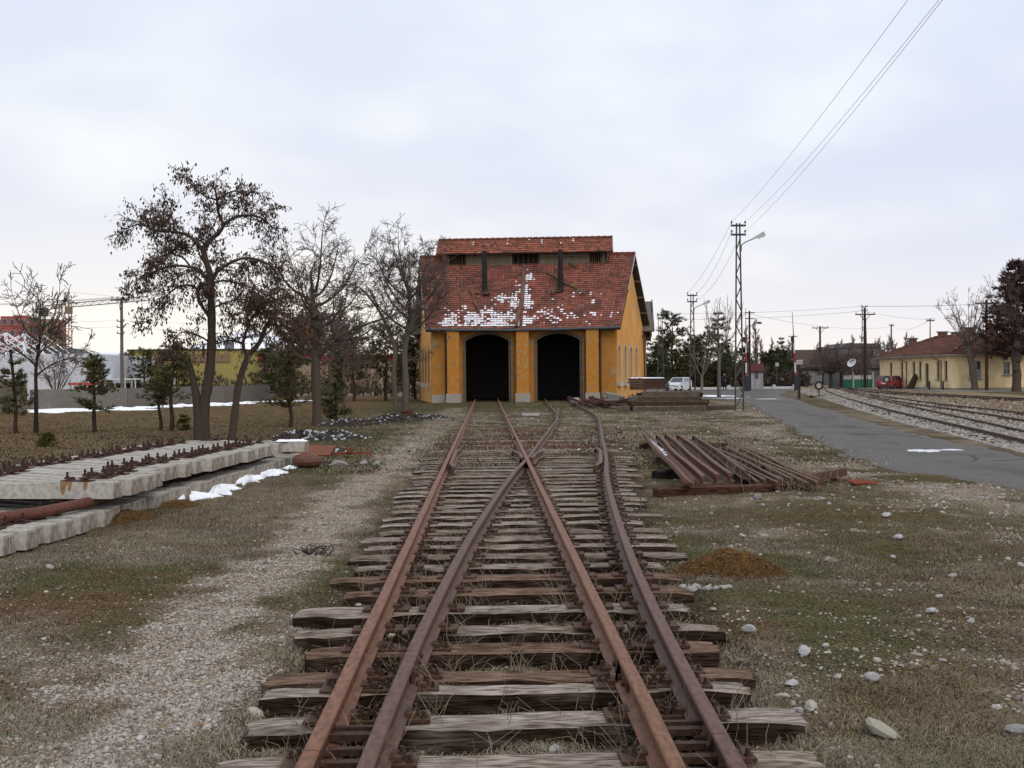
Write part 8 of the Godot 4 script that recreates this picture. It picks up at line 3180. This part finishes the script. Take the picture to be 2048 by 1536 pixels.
	for i in 9:
		var mb := MB.new()
		mb.col = Color(0.50, 0.48, 0.44) * rng.randf_range(0.75, 1.1)
		mb.rock(Vector3(8.0 + 0.1 * i, 0.15 + rng.randf() * 0.3, -61.0 - rng.randf()), Vector3(0.4, 0.3, 0.35), rng)
		top("stone_block", mb, mats.stone, "pale broken stone in the heap left of the stacked steel bars, %s from the left" % ORD[i], "stone", "broken stones by the timber pile")
	var mb := MB.new()
	mb.col = Color(0.44, 0.38, 0.34)
	mb.rock(Vector3(4.95, 0.25, -60.5), Vector3(0.75, 0.6, 0.6), rng)
	top("stone_block", mb, mats.stone, "big pinkish stone block by the right-hand doorway, left of the scrap", "stone")


# ---------------------------------------------------------------- snow, soil, loose stones
func patch(mb: MB, at: Vector3, rx: float, rz: float, h: float, rng: RandomNumberGenerator, turn := 0.0, ragged := 0.3, rings := 6, seg := 26) -> void:   # a low uneven mound with a ragged outline
	var s := rng.randf() * 100.0
	var g := []
	for i in rings + 1:
		var row := []
		var f := float(i) / rings
		for k in seg:
			var a := TAU * k / seg
			var r := f * (1.0 + ragged * n2(cos(a) * 1.6 + s, sin(a) * 1.6) * 1.4 + ragged * 0.5 * nz_fine.get_noise_2d(cos(a) * 6.0 + s, sin(a) * 6.0))
			var p := Vector3(cos(a) * rx * r, 0, sin(a) * rz * r).rotated(Vector3.UP, turn)
			var y := h * (1.0 - f * f) * (1.0 + 0.35 * nz_fine.get_noise_2d(p.x * 5.0 + s, p.z * 5.0)) - 0.03 * f
			row.push_back(at + p + Vector3(0, y + 0.012, 0))
		g.push_back(row)
	for i in rings:
		for k in seg:
			var j := (k + 1) % seg
			if i == 0:
				mb.tri(g[0][0], g[1][j], g[1][k])
			else:
				mb.quad(g[i][k], g[i][j], g[i + 1][j], g[i + 1][k])


func snow_and_stones() -> void:
	var rng := rngs(151)
	# snow lying about
	for q in [[[[-4.83, -15.05, 0.22, 0.42, 0.16], [-4.78, -14.7, 0.16, 0.3, 0.12]], "snow remnant against the concrete sleepers, nearest the lens"], [[[-4.45, -16.1, 0.26, 0.75, 0.12], [-4.3, -17.2, 0.22, 0.7, 0.1]], "snow remnant along the middle of the concrete stack"], [[[-4.12, -18.6, 0.3, 0.7, 0.13], [-3.95, -19.8, 0.28, 0.8, 0.12], [-3.8, -20.8, 0.2, 0.5, 0.1]], "snow remnant along the far half of the concrete stack"],
			[[[-24.0, -62.3, 2.4, 0.9, 0.14], [-21.3, -62.0, 2.0, 0.8, 0.14], [-20.0, -66.5, 1.4, 1.1, 0.16], [-18.6, -70.0, 1.2, 1.6, 0.14], [-17.4, -75.0, 0.9, 2.5, 0.12]], "long ragged strip of snow at the foot of the boundary wall"], [[[-28.6, -58.0, 2.0, 0.6, 0.1]], "short strip of snow at the left edge before the brown wall"], [[[-15.6, -80.0, 1.6, 1.0, 0.07], [-14.0, -82.0, 1.2, 0.9, 0.06]], "flecks of snow past the end of the boundary wall"],
			[[[17.0, -84.0, 1.7, 4.0, 0.10], [18.6, -83.0, 1.5, 2.2, 0.08]], "trampled snow patch round the sapling right of the white car"], [[[19.6, -80.0, 1.0, 2.4, 0.03]], "thin slushy snow beside the tall pruned tree"], [[[1.6, -60.0, 0.5, 0.5, 0.06]], "little heap of snow before the shed's middle pillar"], [[[2.1, -11.9, 0.16, 0.1, 0.03], [2.35, -11.7, 0.2, 0.1, 0.025]], "white gritty streak in the turf behind the soil mound"]]:
		var mb := MB.new()
		for p in q[0]:
			patch(mb, Vector3(p[0], 0.0, p[1]), p[2], p[3], p[4] * 0.75, rng, 0.0, 0.6, 7, 40)
		top("snow", mb, mats.snow, q[1], "snow", "", "stuff")
	var drift := MB.new()
	for i in 26:
		var f := rng.randf()
		var p := Vector3(-24.5, 0, -59.5).lerp(Vector3(-17.0, 0, -76.0), f) + Vector3(rng.randf_range(-0.3, 1.3), 0, rng.randf_range(0.2, 2.0))
		patch(drift, p, rng.randf_range(0.25, 0.9), rng.randf_range(0.3, 0.8), rng.randf_range(0.06, 0.16), rng, rng.randf() * 3.0, 0.7, 5, 26)
	top("snow", drift, mats.snow, "broken flecks of snow in the grass before the boundary wall", "snow", "", "stuff")
	var mb := MB.new()
	patch(mb, Vector3(9.75, 0.032, -23.7), 0.62, 0.75, 0.006, rng, 0.3, 0.45)
	patch(mb, Vector3(10.45, 0.032, -23.9), 0.35, 0.4, 0.005, rng, 0.0, 0.45)
	top("frozen_puddle", mb, mats.ice, "pale frozen puddle on the asphalt road", "puddle", "", "stuff")
	mb = MB.new()
	patch(mb, Vector3(17.2, 0.034, -75.5), 1.9, 1.3, 0.006, rng, 0.0, 0.4)
	patch(mb, Vector3(19.0, 0.034, -72.5), 1.5, 0.8, 0.006, rng, 0.0, 0.4)
	top("frozen_puddle", mb, mats.ice, "wide thin sheet of ice on the road beyond the lattice pole", "puddle", "", "stuff")
	# molehills of brown soil
	for q in [[2.17, -9.55, 0.52, 0.52, 0.19, "ochre-brown soil mound beside the right-hand sleeper ends"], [-4.55, -13.7, 0.42, 0.55, 0.12, "brown soil mound against the lower concrete sleepers, the nearer one"], [-4.3, -15.0, 0.34, 0.5, 0.11, "brown soil mound between the snow remnants, the farther one"]]:
		var t := thing("soil_mound", q[5], "soil mound", Vector3(q[0], land(q[0], q[1]) - 0.02, q[1]))
		mb = MB.new()
		mb.col = Color(0.175, 0.105, 0.048)
		patch(mb, Vector3.ZERO, q[2] * 0.7, q[3] * 0.75, q[4], rng, 0.0, 0.3, 9, 34)
		for i in 5:
			var a := i * 1.3 + 0.4
			patch(mb, Vector3(cos(a) * q[2] * 0.42, 0, sin(a) * q[3] * 0.4), q[2] * 0.45, q[3] * 0.4, q[4] * rng.randf_range(0.45, 0.75), rng, a, 0.3, 6, 22)
		part("heap", mb, mats.ground, t)
		var crumb := MB.new()
		crumb.blob(Vector3.ZERO, Vector3(1, 0.8, 1), rng, 0.3)
		var xf := []
		var cs := PackedColorArray()
		for i in 1500:
			var a := rng.randf() * TAU
			var r := sqrt(rng.randf()) * 1.05
			var s := rng.randf_range(0.008, 0.022) * (1.4 if rng.randf() < 0.1 else 1.0)
			xf.push_back(Transform3D(Basis(Vector3.UP, rng.randf() * TAU).scaled(Vector3(s, s, s)), Vector3(cos(a) * q[2] * r, q[4] * maxf(0.0, 1.0 - r * r * 1.15) * 0.9 + 0.012, sin(a) * q[3] * r)))
			cs.push_back(Color(0.21, 0.13, 0.06) * rng.randf_range(0.6, 1.25))
		scatter("crumbs", crumb.mesh(mats.stone), xf, cs, t)
	# rubble heaps of black clinker under snow, left of the track
	for q in [[[[-5.5, -31.8, 0.8, 0.9, 0.28], [-4.7, -33.4, 0.5, 0.6, 0.16]], "low heap of dark clinker dusted with snow, nearest the concrete stack"], [[[-4.6, -30.4, 0.7, 0.6, 0.14], [-4.0, -31.2, 0.6, 0.5, 0.10]], "small snowy clinker scatter in the moss before the bare trees"], [[[-5.2, -40.0, 1.0, 1.2, 0.30], [-4.4, -40.6, 0.7, 0.8, 0.22]], "snow-dusted clinker heap at the foot of the straight bare tree"], [[[-3.7, -43.2, 0.9, 1.4, 0.36], [-2.9, -44.6, 0.9, 1.0, 0.28], [-2.3, -46.0, 0.7, 0.9, 0.16]], "largest snow-dusted clinker heap, reaching towards the shed"], [[[-4.6, -26.2, 0.8, 0.5, 0.05], [-3.9, -25.6, 0.6, 0.4, 0.04]], "thin scatter of pale rubble behind the stack's far end"], [[[-7.2, -22.0, 0.9, 0.7, 0.06]], "pale rubble patch in the grass beyond the concrete stack"]]:
		var t := thing("clinker_heap", q[1], "rubble heap", Vector3(q[0][0][0], 0, q[0][0][1]))
		mb = MB.new()
		mb.col = Color(0.085, 0.075, 0.07)
		for p in q[0]:
			patch(mb, Vector3(p[0] - q[0][0][0], 0, p[1] - q[0][0][1]), p[2], p[3], p[4] * 0.75, rng, 0.0, 0.4)
		part("heap", mb, mats.ground, t)
		var lump := MB.new()
		lump.blob(Vector3.ZERO, Vector3(1, 0.75, 0.9), rng, 0.3)
		var xf := []
		var cs := PackedColorArray()
		for p in q[0]:
			for i in int(170 * p[2]):
				var a := rng.randf() * TAU
				var r := sqrt(rng.randf()) * 1.1
				var s := rng.randf_range(0.04, 0.11)
				xf.push_back(Transform3D(Basis(Vector3.UP, rng.randf() * TAU).scaled(Vector3(s, s, s)), Vector3(p[0] - q[0][0][0] + cos(a) * p[2] * r, p[4] * 0.75 * maxf(1.0 - r * r, 0.0) + 0.02, p[1] - q[0][0][1] + sin(a) * p[3] * r)))
				cs.push_back(Color(0.72, 0.74, 0.78) if rng.randf() < 0.33 else Color(0.07, 0.065, 0.065) * rng.randf_range(0.5, 1.8))
		scatter("lumps", lump.mesh(mats.stone), xf, cs, t)
	mb = MB.new()
	mb.col = Color(0.15, 0.075, 0.05)
	mb.lathe([Vector2(0.14, 0.0), Vector2(0.30, 0.30), Vector2(0.27, 0.30), Vector2(0.12, 0.03)], Vector3(-3.2, 0.10, -43.6), 10, Basis(Vector3.BACK, 0.2))
	top("rusty_bucket", mb, mats.rust, "rusty bucket half sunk in the largest clinker heap", "bucket")
	# white board on the sleepers near the shed, tile shards by the rail pile
	mb = MB.new()
	mb.col = Color(0.62, 0.62, 0.60)
	mb.box(Vector3(1.85, 0.13, -45.3), Vector3(0.72, 0.10, 0.24), Basis(Vector3.UP, 0.03))
	top("white_board", mb, mats.dirty_paint, "whitewashed board lying between the diverging tracks", "board")
	for q in [[5.9, -16.9, 0.34, "broken red roof tile lying right of the rail pile, the bigger shard"], [5.65, -17.5, 0.14, "small red tile shard between the rail pile and the bigger shard"]]:
		mb = MB.new()
		mb.col = Color(0.26, 0.065, 0.035)
		mb.box(Vector3(q[0], 0.05, q[1]), Vector3(q[2], 0.02, q[2] * 0.6), Basis(Vector3.UP, 0.4) * Basis(Vector3.RIGHT, 0.2))
		mb.box(Vector3(q[0] + q[2] * 0.5, 0.04, q[1] + 0.1), Vector3(q[2] * 0.4, 0.02, q[2] * 0.4), Basis(Vector3.UP, 1.0) * Basis(Vector3.BACK, 0.2))
		top("tile_shard", mb, mats.tile, q[3], "tile shard")
	# thin dead stalk with a bent head standing by the sleeper ends
	mb = MB.new()
	mb.col = Color(0.13, 0.10, 0.08)
	mb.tube([Vector3(1.9, -0.02, -13.3), Vector3(1.9, 0.3, -13.3), Vector3(1.9, 0.33, -13.3)], [0.008, 0.007, 0.006], 5)
	mb.tube([Vector3(1.9, 0.32, -13.3), Vector3(1.78, 0.37, -13.3)], [0.006, 0.004], 4)
	mb.tube([Vector3(1.9, 0.32, -13.3), Vector3(2.02, 0.38, -13.3)], [0.006, 0.004], 4)
	top("dead_stalk", mb, mats.twig, "thin forked dead stalk standing at the right-hand sleeper ends", "stalk")
	mb = MB.new()
	for i in 26:
		var p := Vector3(-1.72 + rng.randfn(0, 0.07), 0.0, -10.8 + rng.randfn(0, 0.07))
		var d := Vector3(rng.randfn(0, 0.6), 0.8, rng.randfn(0, 0.6)).normalized()
		mb.col = Color(0.05, 0.045, 0.045) * rng.randf_range(0.7, 1.8)
		mb.tube([p, p + d * 0.09, p + d * 0.15 + Vector3(rng.randfn(0, 0.05), -0.02, 0)], [0.006, 0.005, 0.003], 4)
	top("dark_scrub", mb, mats.twig, "small blackened tangle of twigs left of the sleepers", "scrub", "", "stuff")
	# single stones that stand out
	var named := [[3.70, -14.6, 0.235, Color(0.36, 0.34, 0.34), "grey boulder lying in front of the rail pile"], [1.93, -5.28, 0.25, Color(0.50, 0.47, 0.38), "flat pale stone slab lowest on the right, below the grass tuft"], [2.60, -5.25, 0.15, Color(0.38, 0.38, 0.36), "upright wedge-shaped grey stone at the lower right"], [2.20, -6.1, 0.13, Color(0.62, 0.60, 0.58), "oblong white stone above the flat slab"], [-1.27, -5.78, 0.16, Color(0.62, 0.57, 0.50), "jagged pale stone leaning on a sleeper end at the left"], [0.66, -5.72, 0.17, Color(0.34, 0.31, 0.30), "rough grey stone against the inner right rail's tie plate"], [-0.26, -5.12, 0.13, Color(0.36, 0.35, 0.34), "angular grey stone between the sleepers, leftmost of the nearest heap"], [-0.15, -5.1, 0.11, Color(0.55, 0.53, 0.50), "round pale stone in the nearest heap between the rails"], [-0.33, -5.16, 0.08, Color(0.42, 0.30, 0.17), "small ochre stone in the nearest heap between the rails"],
		[0.05, -5.1, 0.10, Color(0.46, 0.44, 0.43), "grey stone in the middle between the nearest sleepers"], [0.31, -5.15, 0.09, Color(0.52, 0.49, 0.47), "pale chip right of the middle between the nearest sleepers"], [1.32, -5.05, 0.11, Color(0.62, 0.60, 0.60), "white round stone between the two nearest right-hand sleeper ends"], [1.48, -5.1, 0.10, Color(0.60, 0.58, 0.57), "white stone standing on edge beside the nearest right-hand sleeper ends"], [1.69, -5.62, 0.13, Color(0.60, 0.56, 0.46), "cream stone off the end of the second sleeper on the right"], [1.62, -5.6, 0.10, Color(0.58, 0.56, 0.58), "lilac-white stone off the end of the second sleeper on the right"], [1.60, -5.85, 0.12, Color(0.58, 0.53, 0.44), "tan stone between the second and the double sleepers on the right"], [1.99, -6.7, 0.15, Color(0.66, 0.64, 0.63), "bright white stone above the double sleepers on the right"],
		[1.72, -6.05, 0.13, Color(0.64, 0.62, 0.62), "long white stone close to the double sleepers' right-hand end"], [1.78, -7.3, 0.13, Color(0.60, 0.59, 0.58), "pale stone off the end of the sixth sleeper on the right"], [4.28, -11.1, 0.17, Color(0.64, 0.63, 0.63), "white stone on the mossy hump, the nearer of two"], [4.65, -12.4, 0.17, Color(0.62, 0.62, 0.62), "white stone on the mossy hump, the farther of two"], [3.25, -7.8, 0.12, Color(0.66, 0.65, 0.63), "squarish white stone alone in the turf at the right"], [-1.12, -8.55, 0.08, Color(0.66, 0.65, 0.64), "white stone beside the long rounded sleeper end on the left"], [-1.02, -8.5, 0.07, Color(0.62, 0.61, 0.60), "smaller white stone beside the long rounded sleeper end on the left"], [-0.62, -6.85, 0.07, Color(0.55, 0.46, 0.33), "cream stone lying on the foot of the outer left rail"]]
	for q in named:
		mb = MB.new()
		mb.col = q[3]
		var s: float = q[2]
		var y: float = land(q[0], q[1]) + s * 0.16
		if absf(q[0] + 0.62) < 0.01:
			y = 0.14
		s *= 0.82
		mb.rock(Vector3(q[0], y, q[1]), Vector3(s * 1.15, s * (0.36 if s > 0.2 else 0.6), s * 0.8), rng, Basis(Vector3.UP, rng.randf() * TAU) * Basis(Vector3.BACK, rng.randf_range(-0.3, 0.3)))
		top("stone", mb, mats.stone, q[4], "stone")
	for i in 7:
		mb = MB.new()
		mb.col = Color(0.58, 0.57, 0.55) * rng.randf_range(0.8, 1.1)
		mb.rock(Vector3(1.60 + i * 0.062, 0.03, -8.75 + rng.randf_range(-0.12, 0.12)), Vector3(0.10, 0.07, 0.08), rng)
		top("stone", mb, mats.stone, "pale round stone in the little row beside the soil mound, %s from the left" % ORD[i], "stone", "row of stones by the soil mound")
	var made := 0
	while made < 170:
		var z := rng.randf_range(5.0, 30.0) if made < 90 else rng.randf_range(20.0, 55.0)
		var x := rng.randf_range(1.9, 9.5) if made < 120 else rng.randf_range(-3.0, 9.0)
		if x > road_left(z) - 0.3 or not in_view(x, z) or on_track(x, z) > 0.5 and z < 24.0:
			continue
		made += 1
		var s := rng.randf_range(0.03, 0.065) * (1.0 + z * 0.012)
		mb = MB.new()
		mb.col = Color(0.66, 0.65, 0.63) * rng.randf_range(0.72, 1.05)
		mb.rock(Vector3(x, land(x, -z) + s * 0.14, -z), Vector3(s * 1.3, s * 0.7, s * 0.9), rng, Basis(Vector3.UP, rng.randf() * TAU))
		if z < 24.0:
			top("stone", mb, mats.stone, "loose white limestone in the turf between the track and the road", "stone", "white stones right of the track")
		else:
			top("stone", mb, mats.stone, "white limestone scattered on the worn ground before the shed", "stone", "white stones before the shed")
